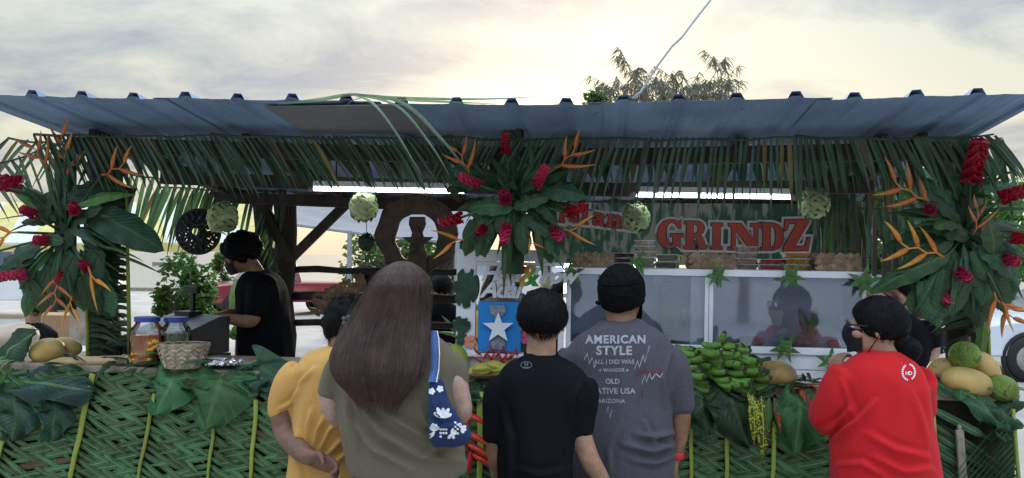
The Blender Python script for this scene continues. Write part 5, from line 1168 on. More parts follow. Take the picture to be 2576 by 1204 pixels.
def amp_mat():
    m = bpy.data.materials.new('rainbow_letter'); m.use_nodes = True; tr = m.node_tree; b = tr.nodes['Principled BSDF']; b.inputs['Roughness'].default_value = .4
    tcn = N(tr, 'ShaderNodeTexCoord'); sp = N(tr, 'ShaderNodeSeparateXYZ'); tr.links.new(tcn.outputs['Generated'], sp.inputs[0])
    tr.links.new(ramp(tr, math_node(tr, 'SUBTRACT', math_node(tr, 'ADD', sp.outputs[0], .5), math_node(tr, 'MULTIPLY', sp.outputs[1], .6)), [(.1, (.6, .03, .03)), (.4, (.75, .22, .02)), (.62, (.7, .5, .04)), (.9, (.03, .35, .06))]), b.inputs['Base Color']); return m
M['amp'] = amp_mat()
me = TXT['&'].copy(); me.materials.clear(); me.materials.append(M['amp']); inst('ampersand', me, face_cam(PS(1327, 719, SYM - .006)), t)
def monstera(pts_c, rw, rh, rot, k):
    u0, v0 = pts_c; out = []
    for i in range(48):
        a = 2 * pi * i / 48; rr = 1 - .32 * max(0, cos(a * 7)) ** 6 * (0.3 < abs(sin(a / 2)) ) ; x, y = cos(a) * rw * rr, sin(a) * rh * rr
        if abs(a - 1.5 * pi) < .15: y *= .75
        out.append((u0 + x * cos(rot) - y * sin(rot), v0 + x * sin(rot) + y * cos(rot)))
    flat('leaf_decal', out, 'decal', SYM - .007 - k * .003, .004)
M['decal'] = mat('leaf_decal', (.025, .075, .045), .6, .3, 14)
monstera((1172, 725), 32, 52, .1, 0); monstera((1160, 818), 24, 22, .3, 1); monstera((1340, 760), 30, 28, .4, 0); monstera((1160, 852), 14, 20, .2, 0)
M['hib'] = mat('hibiscus_decal', (.72, .16, .10), .5, .2, 20, col2=(.75, .35, .25)); M['hib2'] = mat('pink_decal', (.72, .12, .25), .5, .2, 20)
for (u, v, m) in ((1183, 860, 'hib'), (1316, 850, 'hib2')):
    for k in range(5):
        a = k * 2 * pi / 5; flat('petal_decal', [(u + cos(a) * 9 + cos(b) * 8, v + sin(a) * 9 + sin(b) * 8) for b in np.linspace(0, 2 * pi, 10)[:-1]], m, SYM - .010 - k * .0012, .001)
# ------------------------------------------------------------------ carved wooden seal
SYK = 1.3; t = thing('carved_seal', 'carved dark wooden oval seal with star and stone pillar, hung behind long haired woman', 'carving', PS(1050, 680, SYK))
n = 40; vs = []; cx_, cz_ = 1048, 598
for lay in (0, 1):
    for ring in (0, 1):
        for k in range(n):
            a = 2 * pi * k / n; ru, rv = ((104, 100) if ring else (54, 62)); j = 1 + .035 * sin(k * 5.1) + .02 * sin(k * 11.3)
            p = PS(cx_ + cos(a) * ru * j, cz_ + sin(a) * rv * j - (8 if ring else 0), SYK) + EY * .03 * lay; vs.append(p)
fs = []
for k in range(n):
    q = (k + 1) % n; fs += [(k, q, n + q, n + k), (2 * n + k, 3 * n + k, 3 * n + q, 2 * n + q), (k, 2 * n + k, 2 * n + q, q), (n + k, n + q, 3 * n + q, 3 * n + k)]
M['carved'] = mat('carved_wood', (.075, .048, .034), .7, .3, 14, .5, 40)
MB().add(vs, fs).build('oval_ring', M['carved'], t)
def flat2(name, pts, m, sy, th):
    n = len(pts); ps = [PS(u, v, sy) for u, v in pts]
    return MB().add(ps + [p + EY * th for p in ps], [tuple(range(n)), tuple(range(2 * n - 1, n - 1, -1))] + [(i, n + i, n + (i + 1) % n, (i + 1) % n) for i in range(n)]).build(name, M[m], t)
flat2('stone_pillar', [(1030, 546), (1068, 546), (1070, 565), (1062, 585), (1066, 600), (1070, 640), (1076, 700), (1022, 700), (1028, 640), (1034, 600), (1036, 585), (1028, 565)], 'carved', SYK - .025, .024)
stp = [(1050 + cos(-pi / 2 + k * pi / 5) * (42 if k % 2 == 0 else 17), 610 + sin(-pi / 2 + k * pi / 5) * (42 if k % 2 == 0 else 17)) for k in range(10)]
flat2('star', stp, 'carved', SYK - .045, .019)
flat2('top_block', [(1000, 512), (1098, 512), (1110, 540), (990, 540)], 'carved', SYK - .01, .03)
for u in (1020, 1080): MB().tube([PS(u, 512, SYK), PS(u, 470, SYK)], .004, 5).build('chain', M['cord'], t)
# woven fan on the back rail and plants at the back
t = thing('woven_fan', 'brown woven fan leaning on the back rail beside the dark post', 'woven fan', PS(850, 770, 1.6))
for k in range(12):
    for j in range(6):
        f, g_ = k / 12, j / 6; u, v = 790 + 130 * f + 12 * g_, 745 - 55 * f + 55 * g_ * (1 - .4 * f)
        if r.random() < .12: continue
        p = PS(u, v, 1.7); mb = MB(); a = .4 if (k + j) % 2 else -.9; R = Matrix.Rotation(a, 3, 'Y'); mb.grid(lambda x, y: p + R @ Vector(((x - .5) * .036, -.004 * ((k + j) % 2), (y - .5) * .030)), 1, 1).build('weave_strip', M['straw_brown'], t)
# ------------------------------------------------------------------ cash register
t = thing('cash_register', 'grey and black cash register on the counter before the cashier', 'cash register', PS(445, 850, .55))
o = PS(445, 850, .55); yaw = Matrix.Rotation(-.45, 3, 'Z'); 
def L2(x, y, z): return o + yaw @ Vector((x, y, z))
body = MB(); W_, Dp = .21, .20
vs = [L2(x * W_, y, z) for x in (-1, 1) for y, z in ((-Dp, -.09), (-Dp, .02), (Dp * .7, .125), (Dp, .125), (Dp, -.09))]
body.add(vs, [(0, 1, 2, 3, 4)[::-1], (5, 6, 7, 8, 9), (0, 5, 6, 1), (1, 6, 7, 2), (2, 7, 8, 3), (3, 8, 9, 4), (4, 9, 5, 0)]).build('body', M['black'], t)
sl = Vector((0, Dp * 1.7, .105)).normalized()
top = MB(); vs = [L2(x * (W_ - .006), -Dp + .004 + sl.y * s, .02 + sl.z * s + .004) for x in (-1, 1) for s in (0, .35)]; top.add(vs, [(0, 2, 3, 1)]).build('top_plate', M['greyplastic'], t)
M['key'] = mat('white_key', (.72, .72, .70), .5)
for i in range(6):
    for j in range(4):
        x = -.02 + i * .036; s = .025 + j * .032; c = L2(x, -Dp + sl.y * s, .02 + sl.z * s + .010); MB().box(c, (.029, .026, .012), yaw @ Matrix.Rotation(atan2(sl.z, sl.y), 3, 'X')).build('key', M['key'], t)
MB().box(L2(-.02, .10, .135), (.12, .10, .03), yaw).build('printer', M['black'], t)
MB().box(L2(-.05, .16, .19), (.022, .022, .14), yaw).build('display_stalk', M['black'], t); bevel(MB().box(L2(-.05, .15, .275), (.12, .03, .045), yaw).build('display', M['black'], t), .006)
MB().box(L2(0, 0, -.15), (.43, .42, .11), yaw).build('drawer', M['black'], t)
tb = thing('back_table', 'dark side table carrying the cash register behind the counter', 'table', o + Vector((0, 0, -o.z)))
tz = o.z - .207; MB().box((o.x + .02, o.y + .05, tz - .02), (.9, .5, .04)).build('table_top', M['wood_dark'], tb)
for x in (-.4, .42):
    for y in (-.15, .27): MB().box((o.x + x, o.y + y, (tz - .04) / 2), (.05, .05, tz - .04)).build('leg', M['wood_dark'], tb)
# white cord running down to the roof, seen against the sky
pts = [(2600, -900, 3.0), (2150, -420, 1.5), (1900, -150, .5), (1815, -40, .2), (1788, 0, .1), (1745, 55, 0), (1715, 95, -.05), (1690, 118, -.08), (1655, 165, -.12), (1628, 205, -.15), (1612, 232, -.17), (1592, 248, -.2)]
tag(MB().tube([PS(*p) for p in pts], .0055, 6).build('roof_cable', M['greyplastic'], None, True), 'grey white cable running from the sky down to the roof', 'cable')
# ================================================================== what stands behind the stall
def car(name, label, cat, loc, rz, body_col, kind='suv', scale=1.0, rough=.3):
    """car along local +x (front); built from a side profile with tumblehome"""
    t = thing(name, label, cat, loc); R = Matrix.Translation(Vector(loc)) @ Matrix.Rotation(rz, 4, 'Z') @ Matrix.Scale(scale, 4)
    paint = mat(name + '_paint', body_col, rough, .04, 2, coat=.4); W_ = .9
    if kind == 'pickup':
        low = [(-2.6, .45), (-2.62, .75), (-2.6, 1.05), (-.35, 1.08), (.0, 1.1), (1.15, 1.1), (1.35, 1.08), (2.35, .98), (2.55, .82), (2.6, .45)]
        cab = [(-.45, 1.08), (-.30, 1.72), (-.1, 1.78), (.55, 1.78), (.8, 1.70), (1.35, 1.09)]
    elif kind == 'sedan':
        low = [(-2.2, .35), (-2.22, .7), (-2.1, .92), (-1.2, .96), (.0, .96), (1.0, .94), (2.0, .78), (2.2, .62), (2.22, .35)]
        cab = [(-1.6, .95), (-1.0, 1.38), (-.6, 1.46), (.2, 1.46), (.5, 1.40), (1.15, .94)]
    else:
        low = [(-2.25, .45), (-2.3, .8), (-2.2, 1.08), (-1.2, 1.10), (.0, 1.10), (1.0, 1.08), (2.0, .98), (2.25, .80), (2.3, .45)]
        cab = [(-2.15, 1.09), (-1.95, 1.62), (-1.7, 1.74), (.2, 1.76), (.5, 1.68), (1.15, 1.08)]
    def loft(prof, wlow, wtop, zmin, zmax, name, m):
        mb = MB(); n = len(prof); vs = []
        for s in (-1, -.86, .86, 1):
            for x, z in prof:
                f = (z - zmin) / max(.01, zmax - zmin); w = wlow + (wtop - wlow) * f; cxm = sum(p[0] for p in prof) / n
                k = 1.0 if abs(s) < 1 else .985
                vs.append(R @ Vector((cxm + (x - cxm) * k, (s * w), z * (1 if abs(s) < 1 else 1) - (0 if abs(s) < 1 else .015))))
        fs = [tuple(range(n))[::-1], tuple(range(3 * n, 4 * n))]
        for a in range(3):
            for i in range(n): j = (i + 1) % n; fs.append((a * n + i, a * n + j, (a + 1) * n + j, (a + 1) * n + i))
        o = mb.add(vs, fs).build(name, m, t); return bevel(shade_auto(o, 35), .03 * scale, 2)
    loft(low, .90, .86, .4, 1.1, 'body', paint); loft(cab, .84, .64, 1.08, 1.78, 'cabin', paint)
    gm = M.setdefault('car_glass', mat('car_glass', (.05, .07, .09), .06, .1, 3, spec=.8))
    def pane(pts):  # side window both sides
        for s in (-1, 1):
            vs = [R @ Vector((x, s * ((.84 + (.64 - .84) * (z - 1.08) / .70) + .012), z)) for x, z in pts]; MB().add(vs, [tuple(range(len(pts)))]).build('side_window', gm, t)
    zb_, ztp = (1.14, 1.66) if kind != 'sedan' else (1.0, 1.40)
    xs_ = sorted([p[0] for p in cab]); f0, f1 = cab[0], cab[-1]; r0, r1 = cab[2], cab[-3]
    lerp_ = lambda a, b, z: a[0] + (b[0] - a[0]) * (z - a[1]) / (b[1] - a[1])
    xl0, xl1 = lerp_(cab[0], cab[1], zb_) + .12, lerp_(cab[0], cab[1], ztp) + .14; xr0, xr1 = lerp_(cab[-1], cab[-2], zb_) - .14, lerp_(cab[-1], cab[-2], ztp) - .12
    nw = 3 if kind == 'suv' else 2
    for k in range(nw):
        a, b = k / nw + .015, (k + 1) / nw - .015
        pane([(xl0 + (xr0 - xl0) * a, zb_), (xl0 + (xr0 - xl0) * b, zb_), (xl1 + (xr1 - xl1) * b, ztp), (xl1 + (xr1 - xl1) * a, ztp)])
    def screen(p, q, nm):
        e = .014 if nm == 'windscreen' else -.014
        vs = [R @ Vector((x + e, s * w, z)) for (x, z, w) in ((p[0], p[1], .74), (q[0], q[1], .58)) for s in (-1, 1)]; MB().add(vs, [(0, 1, 3, 2)]).build(nm, gm, t)
    a, b = cab[-1], cab[-2]; screen((a[0] + (b[0] - a[0]) * .08, a[1] + (b[1] - a[1]) * .08), (a[0] + (b[0] - a[0]) * .92, a[1] + (b[1] - a[1]) * .92), 'windscreen')
    a, b = cab[0], cab[1]; screen((a[0] + (b[0] - a[0]) * .12, a[1] + (b[1] - a[1]) * .12), (a[0] + (b[0] - a[0]) * .9, a[1] + (b[1] - a[1]) * .9), 'rear_window')
    tyre = M.setdefault('tyre', mat('tyre', (.03, .03, .03), .85, .2, 10)); rim = M.setdefault('rim', mat('rim', (.42, .40, .38), .4, .2, 8, metal=.6))
    wr = .36 if kind != 'sedan' else .32
    for x in ((1.45, -1.45) if kind != 'pickup' else (1.65, -1.6)):
        for s in (-1, 1):
            c = Vector((x, s * .83, wr)); q = Matrix.Rotation(pi / 2, 4, 'X')
            w = MB().lathe([(wr * .62, -.10), (wr * .93, -.10), (wr, -.06), (wr, .06), (wr * .93, .10), (wr * .62, .10)], 24, R @ Matrix.Translation(c) @ q, caps=False).build('wheel', tyre, t, True)
            MB().lathe([(.04, -.085), (wr * .25, -.07), (wr * .58, -.09), (wr * .63, -.08), (wr * .63, .08), (wr * .58, .09), (wr * .25, .07), (.04, .085)], 16, R @ Matrix.Translation(c) @ q).build('rim', rim, w, True)
            MB().lathe([(wr * 1.02, -.02), (wr * 1.16, -.02), (wr * 1.16, .02), (wr * 1.02, .02)], 24, R @ Matrix.Translation(Vector((x, s * .888, wr))) @ q, caps=False).build('wheel_arch', tyre, t, True)
    lamp = M.setdefault('lamp', mat('headlamp', (.65, .66, .66), .15, .1, 5)); red = M.setdefault('taillamp', mat('tail_lamp', (.55, .02, .02), .2, .1, 5))
    zl = .85
    for s in (-1, 1):
        MB().box(R @ Vector((low[-2][0] - .06, s * .66, zl - .03)), (.14 * scale, .36 * scale, .16 * scale), Matrix.Rotation(rz, 3, 'Z')).build('headlight', lamp, t)
        MB().box(R @ Vector((low[1][0] + .04, s * .68, zl + .12)), (.14 * scale, .40 * scale, .15 * scale), Matrix.Rotation(rz, 3, 'Z')).build('tail_light', red, t)
        MB().box(R @ Vector((lerp_(cab[-1], cab[-2], zb_) - .25, s * .98, zb_ + .02)), (.12 * scale, .2 * scale, .15 * scale), Matrix.Rotation(rz, 3, 'Z')).build('wing_mirror', tyre, t)
        MB().box(R @ Vector((.1, s * .899, .98)), (.2 * scale, .02 * scale, .035 * scale), Matrix.Rotation(rz, 3, 'Z')).build('door_handle', lamp, t)
    MB().box(R @ Vector((low[-1][0] + .0, 0, .5)), (.12 * scale, 1.6 * scale, .2 * scale), Matrix.Rotation(rz, 3, 'Z')).build('front_bumper', tyre, t)
    MB().box(R @ Vector((low[0][0] - .0, 0, .5)), (.12 * scale, 1.6 * scale, .2 * scale), Matrix.Rotation(rz, 3, 'Z')).build('rear_bumper', tyre, t)
    return t
def G(u, Y): p = P(u, 700, Y); return (p.x, Y, 0)
car('parked_suv', 'white SUV parked behind the left flower arrangement', 'suv', G(40, 20), pi + .15, (.74, .74, .73), 'suv', 1.05)
car('pickup_truck', 'red pickup truck parked behind the cashier', 'pickup truck', G(705, 22), pi + .6, (.24, .03, .035), 'pickup', .85)
car('parked_car', 'dark grey SUV with red tail light behind the red shirt woman', 'suv', G(2000, 12.5), pi * 1.5 - 2.25, (.055, .065, .09), 'suv', .86)
car('parked_car', 'silver white car at the far right edge behind the counter', 'car', G(2776, 12.0), pi - .1, (.66, .69, .74), 'sedan', 1.05)
car('parked_suv', 'dark car parked far behind the carved wooden seal', 'car', G(1165, 19), .4, (.03, .03, .035), 'suv')
# yellow canopy of a neighbouring stall
t = thing('yellow_canopy', 'pale yellow striped canopy of another stall behind the cashier', 'canopy', G(250, 11)); M['canvas_y'] = mat('yellow_canvas', (.66, .55, .20), .8, .08, 4); M['canvas_w'] = mat('white_canvas', (.7, .68, .6), .8, .06, 4)
for k in range(14):
    a, b = -260 + k * 68, -260 + (k + 1) * 68
    p = [P(a, 615, 10), P(b, 615, 10), P(b + (300 - b) * .2, 512, 12.5), P(a + (300 - a) * .2, 512, 12.5)]
    MB().add(p + [q + Vector((0, 0, .02)) for q in p], [(0, 1, 2, 3), (7, 6, 5, 4), (0, 4, 5, 1), (1, 5, 6, 2), (2, 6, 7, 3), (3, 7, 4, 0)]).build('stripe_panel', M['canvas_y' if k % 2 else 'canvas_w'], t)
    q = [P(a, 615.5, 10), P(b, 615.5, 10), P(b, 634, 10), P(a, 634, 10)]; MB().add(q, [(0, 1, 2, 3)]).build('valance', M['canvas_y'], t)
for u in (-230, 655):
    p = P(u, 630, 10.05); MB().tube([(p.x, p.y, 0), p], .03, 8).build('pole', M['greyplastic'], t)
# grey tarp canopy
t = thing('grey_canopy', 'grey tarpaulin canopy behind the back post and carved seal', 'canopy', G(900, 9)); M['tarp'] = mat('grey_tarp', (.26, .25, .26), .85, .1, 3)
mb = MB(); A, B, C_, D_ = P(700, 560, 9), P(1150, 612, 9), P(1400, 470, 12), P(720, 505, 12)
mb.grid(lambda x, y: (A.lerp(B, x)).lerp(D_.lerp(C_, x), y) + Vector((0, 0, -.12 * sin(pi * x) * sin(pi * y))), 12, 8).build('tarp', M['tarp'], t, True)
MB().tube([A, A.lerp(B, .5) + Vector((0, 0, -.02)), B], .02, 6).build('edge_pipe', M['greyplastic'], t)
for p in (A.lerp(B, .40), B): MB().tube([(p.x, p.y, 0), p], .028, 8).build('pole', M['greyplastic'], t)
# grey post and boards at the left
p = P(205, 890, 5.6); t = thing('wooden_post', 'pale wooden post standing behind the left counter', 'post', (p.x, p.y, 0)); MB().box((p.x, p.y, .78), (.12, .1, 1.56)).build('shaft', M['wood_pale'], t); MB().box((p.x, p.y, 1.57), (.14, .12, .03)).build('cap', M['wood_pale'], t)
# left background clutter: crate, bag on a table
p = P(30, 850, 5.2); t = thing('plastic_bag', 'tan bag of goods on the table at the far left', 'bag', p); M['tanbag'] = mat('tan_bag', (.52, .40, .28), .5, .15, 6, .4, 20)
mb = MB(); mb.ell(p, (.17, .13, .085), 20, 12); mb.v = [tuple(Vector(v) + Vector((0, 0, .025 * noise.noise(Vector(v) * 9)))) for v in mb.v]; mb.build('sack', M['tanbag'], t, True)
MB().ell(p + Vector((.13, 0, .03)), (.03, .03, .05), 10, 6).build('knot', M['tanbag'], t, True)
t = thing('side_table', 'white topped folding table behind the left end of the counter', 'table', (p.x + .1, p.y + .1, 0)); zz = p.z - .085
MB().box((p.x + .15, p.y + .1, zz - .02), (1.1, .5, .035)).build('table_top', M['white'], t)
for x in (-.35, .65):
    for y in (-.1, .3): MB().box((p.x + x, p.y + y, (zz - .038) / 2), (.035, .035, zz - .038)).build('leg', M['greyplastic'], t)
p = P(150, 765, 8.5); tag(bevel(MB().box((p.x, p.y, p.z / 2 + .2), (.5, .4, .5)).box((p.x, p.y, .2), (.5, .4, .4)).build('cardboard_carton', mat('carton', (.36, .22, .12), .8, .1, 6)), .01), 'brown cardboard carton behind the left post near the white SUV', 'carton')
# ------------------------------------------------------------------ trees and bushes
def leaf_cloud(mb, c, rad, n, size, rr, drop=0.0):
    for k in range(n):
        while True:
            v = Vector((rr.uniform(-1, 1), rr.uniform(-1, 1), rr.uniform(-1, 1)))
            if .15 < v.length < 1: break
        p = c + Vector((v.x * rad[0], v.y * rad[1], v.z * rad[2])); d = Vector((rr.uniform(-1, 1), rr.uniform(-1, 1), rr.uniform(-.8, .5) - drop)).normalized(); s = d.cross(Vector((rr.uniform(-1, 1), rr.uniform(-1, 1), rr.uniform(-1, 1)))).normalized(); L = size * rr.uniform(.6, 1.3)
        mb.add([p, p + d * L * .5 + s * L * .28, p + d * L, p + d * L * .5 - s * L * .28], [(0, 1, 2, 3)], [(.3, 0), (0, .5), (.3, 1), (.9, .5)])
M['tree_leaf'] = leaf_mat('tree_leaf', (.055, .115, .030), None, .5, .3, 0, 1); M['tree_leaf2'] = leaf_mat('pale_tree_leaf', (.09, .15, .065), None, .5, .35, 0, 1); M['bark'] = mat('bark', (.14, .11, .085), .9, .25, 10, .6, 30)
def tree(name, label, loc, h, crown, n_cl, n_leaf, size, m, seed, cat='tree', trunk=.12, group=None):
    rr = random.Random(seed); t = thing(name, label, cat, loc, group); L0 = Vector(loc); cz = Vector((0, 0, h - crown[2]))
    tm = MB(); tm.tube([L0, L0 + Vector((.1 * trunk, 0, h * .3)), L0 + Vector((0, .2 * trunk, h * .6)), L0 + Vector((0, 0, h * .85))], [trunk, trunk * .8, trunk * .55, trunk * .2], 8)
    cl = MB()
    for k in range(n_cl):
        a = rr.uniform(0, 2 * pi); f = rr.uniform(.3, 1) ; v = Vector((cos(a) * crown[0] * f * .75, sin(a) * crown[1] * f * .75, rr.uniform(-.8, .8) * crown[2])); c = L0 + cz + v
        leaf_cloud(cl, c, [x * rr.uniform(.25, .42) for x in crown], n_leaf, size, rr)
        s = L0 + Vector((0, 0, h * rr.uniform(.35, .6))); tm.tube([s, s.lerp(c, .5) + Vector((0, 0, .05 * h)), c], [trunk * .35, trunk * .25, trunk * .1], 5)
    tm.build('trunk', M['bark'], t, True); cl.build('crown', M[m], t); return t
tree('leafy_bush', 'green leafy bush standing before the sea behind the cash register', G(478, 13), 1.7, (.42, .4, .8), 16, 90, .14, 'tree_leaf', 1, 'bush', .05)
tree('leafy_bush', 'smaller green bush beside the red pickup truck', G(560, 24), 1.9, (.35, .35, .7), 12, 80, .13, 'tree_leaf', 2, 'bush', .05)
tree('leafy_bush', 'low green bush left of the cash register', G(440, 12.5), 1.15, (.4, .35, .45), 10, 80, .12, 'tree_leaf', 12, 'bush', .04)
tree('pale_tree', 'pale backlit tree behind the carved wooden seal', G(985, 17), 2.35, (1.2, .8, .9), 18, 110, .16, 'tree_leaf2', 3)
tree('pale_tree', 'green tree seen through the opening of the carved seal', G(1110, 15), 2.3, (.8, .7, .9), 16, 110, .16, 'tree_leaf', 4)
tree('shade_tree', 'green tree behind the dark grey SUV at right', G(2130, 16), 4.2, (2.2, 1.6, 1.9), 26, 160, .22, 'tree_leaf', 5, trunk=.2)
tree('shade_tree', 'dense green tree behind the right flower arrangement', G(2330, 18), 4.0, (2.4, 1.6, 1.8), 26, 160, .22, 'tree_leaf', 6, trunk=.2)
tree('shade_tree', 'round green tree at the far right edge beyond the cars', G(2600, 24), 3.9, (1.6, 1.6, 1.5), 20, 150, .22, 'tree_leaf', 7, trunk=.2)
tree('roof_tree', 'dark tree top just showing above the roof beside the sun glow', G(1530, 20), 5.95, (.65, .6, .9), 12, 140, .16, 'tree_leaf', 9, trunk=.14)
# ironwood tree above the roof: drooping needle sprays
t = thing('ironwood_tree', 'feathery drooping ironwood tree rising above the roof', 'tree', G(1690, 18)); rr = random.Random(5); L0 = Vector(G(1690, 18)); tm = MB(); cl = MB()
tm.tube([L0, L0 + Vector((.05, 0, 2.5)), L0 + Vector((0, 0, 4.6))], [.16, .12, .05], 8)
def spray(p0, p1, w0=.018, dens=26):
    mid = (p0 + p1) / 2 + Vector((0, 0, .12 * (p1 - p0).length)); pts = []
    for k in range(9): f = k / 8; pts.append((p0 * (1 - f) ** 2 + mid * 2 * f * (1 - f) + p1 * f * f))
    tm.tube(pts, [w0 * (1 - .8 * k / 8) for k in range(9)], 5)
    for k in range(dens):
        f = rr.uniform(.25, 1.0); i = min(int(f * 8), 7); p = pts[i].lerp(pts[i + 1], f * 8 - i); d = Vector((rr.uniform(-.5, .5), rr.uniform(-.5, .5), -1 + rr.uniform(-.2, .5))); d = (d + (p1 - p0).normalized() * .5).normalized(); L = rr.uniform(.16, .38)
        s = d.cross(Vector((0, 1, 0))).normalized() * .008
        q = p + d * L * .5; e = q + (d + Vector((0, 0, -.5))).normalized() * L * .5
        cl.add([p - s, p + s, q + s, q - s, e], [(0, 1, 2, 3), (3, 2, 4)])
base = P(1690, 330, 18)
for (u, v) in [(1480, 190), (1555, 135), (1560, 160), (1865, 160), (1830, 145), (1870, 200), (1520, 215), (1600, 180), (1650, 195), (1690, 180), (1720, 190), (1760, 180), (1790, 200), (1570, 215), (1625, 215), (1665, 210), (1705, 210), (1745, 215), (1840, 220), (1610, 240), (1680, 240), (1740, 240), (1780, 240), (1550, 240), (1860, 240)]:
    q = P(u, v, 18 + rr.uniform(-.8, .8)); st = base + Vector(((q.x - base.x) * .25, rr.uniform(-.3, .3), rr.uniform(-.3, .4)))
    spray(st, q, .018, 40)
    for j in range(3):
        f = rr.uniform(.4, .8); a = st.lerp(q, f) + Vector((0, 0, .1)); spray(a, a + Vector((rr.uniform(-.5, .5), rr.uniform(-.3, .3), rr.uniform(.05, .4))), .008, 22)
tm.build('trunk', M['bark'], t, True); M['needle'] = leaf_mat('needle', (.20, .20, .15), None, .6, .2, 0, 1); cl.build('crown', M['needle'], t)
# potted ti plant behind the cashier
for k, (u, v, Y, lab) in enumerate([(595, 800, 6.5, 'yellow green potted plant behind the cashier'), (838, 800, 6.4, 'light green potted plant beside the woven fan'), (1175, 860, 6.2, 'green leafy plant left of the white mirror')]):
    p = P(u, v, Y); t = thing('potted_plant', lab, 'plant', (p.x, p.y, 0)); rr = random.Random(k)
    MB().lathe([(.10, 0), (.14, .02), (.17, .30), (.18, .30), (.15, .27)], 16, Matrix.Translation((p.x, p.y, 0))).build('pot', M['wood_brown'], t, True)
    MB().tube([(p.x, p.y, .25), (p.x + .02, p.y, p.z)], [.03, .02], 7).build('stem', M['wood_brown'], t, True)
    for j in range(14): leaf('lance', j, Vector((p.x, p.y, p.z - rr.uniform(-.02, .2))), Vector((rr.uniform(-1, 1), rr.uniform(-1, .5), rr.uniform(.3, 1.4))), Vector((0, -.5, 1)), rr.uniform(.2, .4), 'leaf_light' if j % 3 else 'leaf_mid', t, 1.3)
pier = MB().box((P(440, 652, 120).x, 120, -.05), (6, 2, .5)).box((P(440, 652, 120).x - 2, 120, -.3), (.4, .4, .8)).box((P(440, 652, 120).x + 2, 120, -.3), (.4, .4, .8)); tag(pier.build('small_pier', M['wood_pale']), 'small low pier out on the bright sea at left', 'pier')

# trees across the lot behind the viewer: they show in the mirror and the glass of the case
for k, (x, y, h, lab) in enumerate([(-4.6, -9.5, 5.2, 'pale trunked tree reflected at the left of the mirror'), (-2.7, -11.5, 5.6, 'pale trunked tree reflected at the right of the mirror'), (2.2, -14, 5.0, 'tree reflected in the right glass of the food case'), (-7.5, -13, 5.0, 'tree reflected at the left edge of the mirror')]):
    tree('lot_tree', lab, (x, y, 0), h, (1.7, 1.5, 1.5), 18, 130, .22, 'tree_leaf', 40 + k, trunk=.16, group='trees across the lot')
# ================================================================== people
TS = bpy.data.scenes.new('scratch')
def remesh(mb, voxel, smooth=4, fac=.5):
    me = mb.mesh('tmp'); o = bpy.data.objects.new('tmp', me); TS.collection.objects.link(o)
    m = o.modifiers.new('r', 'REMESH'); m.mode = 'VOXEL'; m.voxel_size = voxel
    if smooth: s = o.modifiers.new('s', 'SMOOTH'); s.iterations = smooth; s.factor = fac
    TS.view_layers[0].update(); dg = TS.view_layers[0].depsgraph
    out = bpy.data.meshes.new_from_object(o.evaluated_get(dg)); bpy.data.objects.remove(o); bpy.data.meshes.remove(me); return out
def proj(co):
    a = co[:, 0] / co[:, 1] * F; b = (CAMZ - co[:, 2]) / co[:, 1] * F
    return 1288 + a * cos(ROLL) - b * sin(ROLL), 648 + a * sin(ROLL) + b * cos(ROLL)
def get_co(me):
    n = len(me.vertices); co = np.empty(n * 3, np.float32); me.vertices.foreach_get('co', co); no = np.empty(n * 3, np.float32); me.vertices.foreach_get('normal', no)
    return co.reshape(-1, 3).astype(np.float64), no.reshape(-1, 3).astype(np.float64)
def wrinkle(me, folds, Y, amp=.004, seed=0, scale=7.0, stretch=(1, 1, .45)):
    co, no = get_co(me); u, v = proj(co); d = np.zeros(len(co))
    for i in range(len(co)):
        p = Vector((co[i, 0] * scale * stretch[0] + seed, co[i, 1] * scale * stretch[1], co[i, 2] * scale * stretch[2]))
        n1 = noise.noise(p); d[i] = amp * (1 - 2.4 * abs(n1)) * 1.5 + amp * .8 * noise.noise(p * 2.7) + amp * 2.0 * noise.noise(p * .38)
    for pl, w, a in folds:      # crease polylines measured in the picture
        best = np.full(len(co), 1e9); side = np.zeros(len(co)); tpar = np.zeros(len(co)); ns = len(pl) - 1
        for k in range(ns):
            (x0, y0), (x1, y1) = pl[k], pl[k + 1]; dx, dy = x1 - x0, y1 - y0; L2 = dx * dx + dy * dy
            t = np.clip(((u - x0) * dx + (v - y0) * dy) / L2, 0, 1); ex, ey = u - x0 - t * dx, v - y0 - t * dy; dd = np.hypot(ex, ey); m = dd < best
            best[m] = dd[m]; side[m] = (np.sign(ex * dy - ey * dx) * dd)[m]; tpar[m] = ((k + t) / ns)[m]
        fade = np.clip(np.sin(np.pi * np.clip(tpar, .04, .96)), 0, 1) ** .5 * (no[:, 1] < .25)
        d += 2.0 * a * fade * (np.exp(-(side / w) ** 2) - .55 * np.exp(-((side - 1.5 * w) / w) ** 2) * (best < 4 * w)) * (best < 5 * w)
    co += no * d[:, None]; me.vertices.foreach_set('co', co.astype(np.float32).ravel()); me.update()
def finish(me, name, m, parent):
    me.materials.clear(); me.materials.append(M[m]); me.polygons.foreach_set('use_smooth', [True] * len(me.polygons))
    o = bpy.data.objects.new(name, me); return put(o, parent)
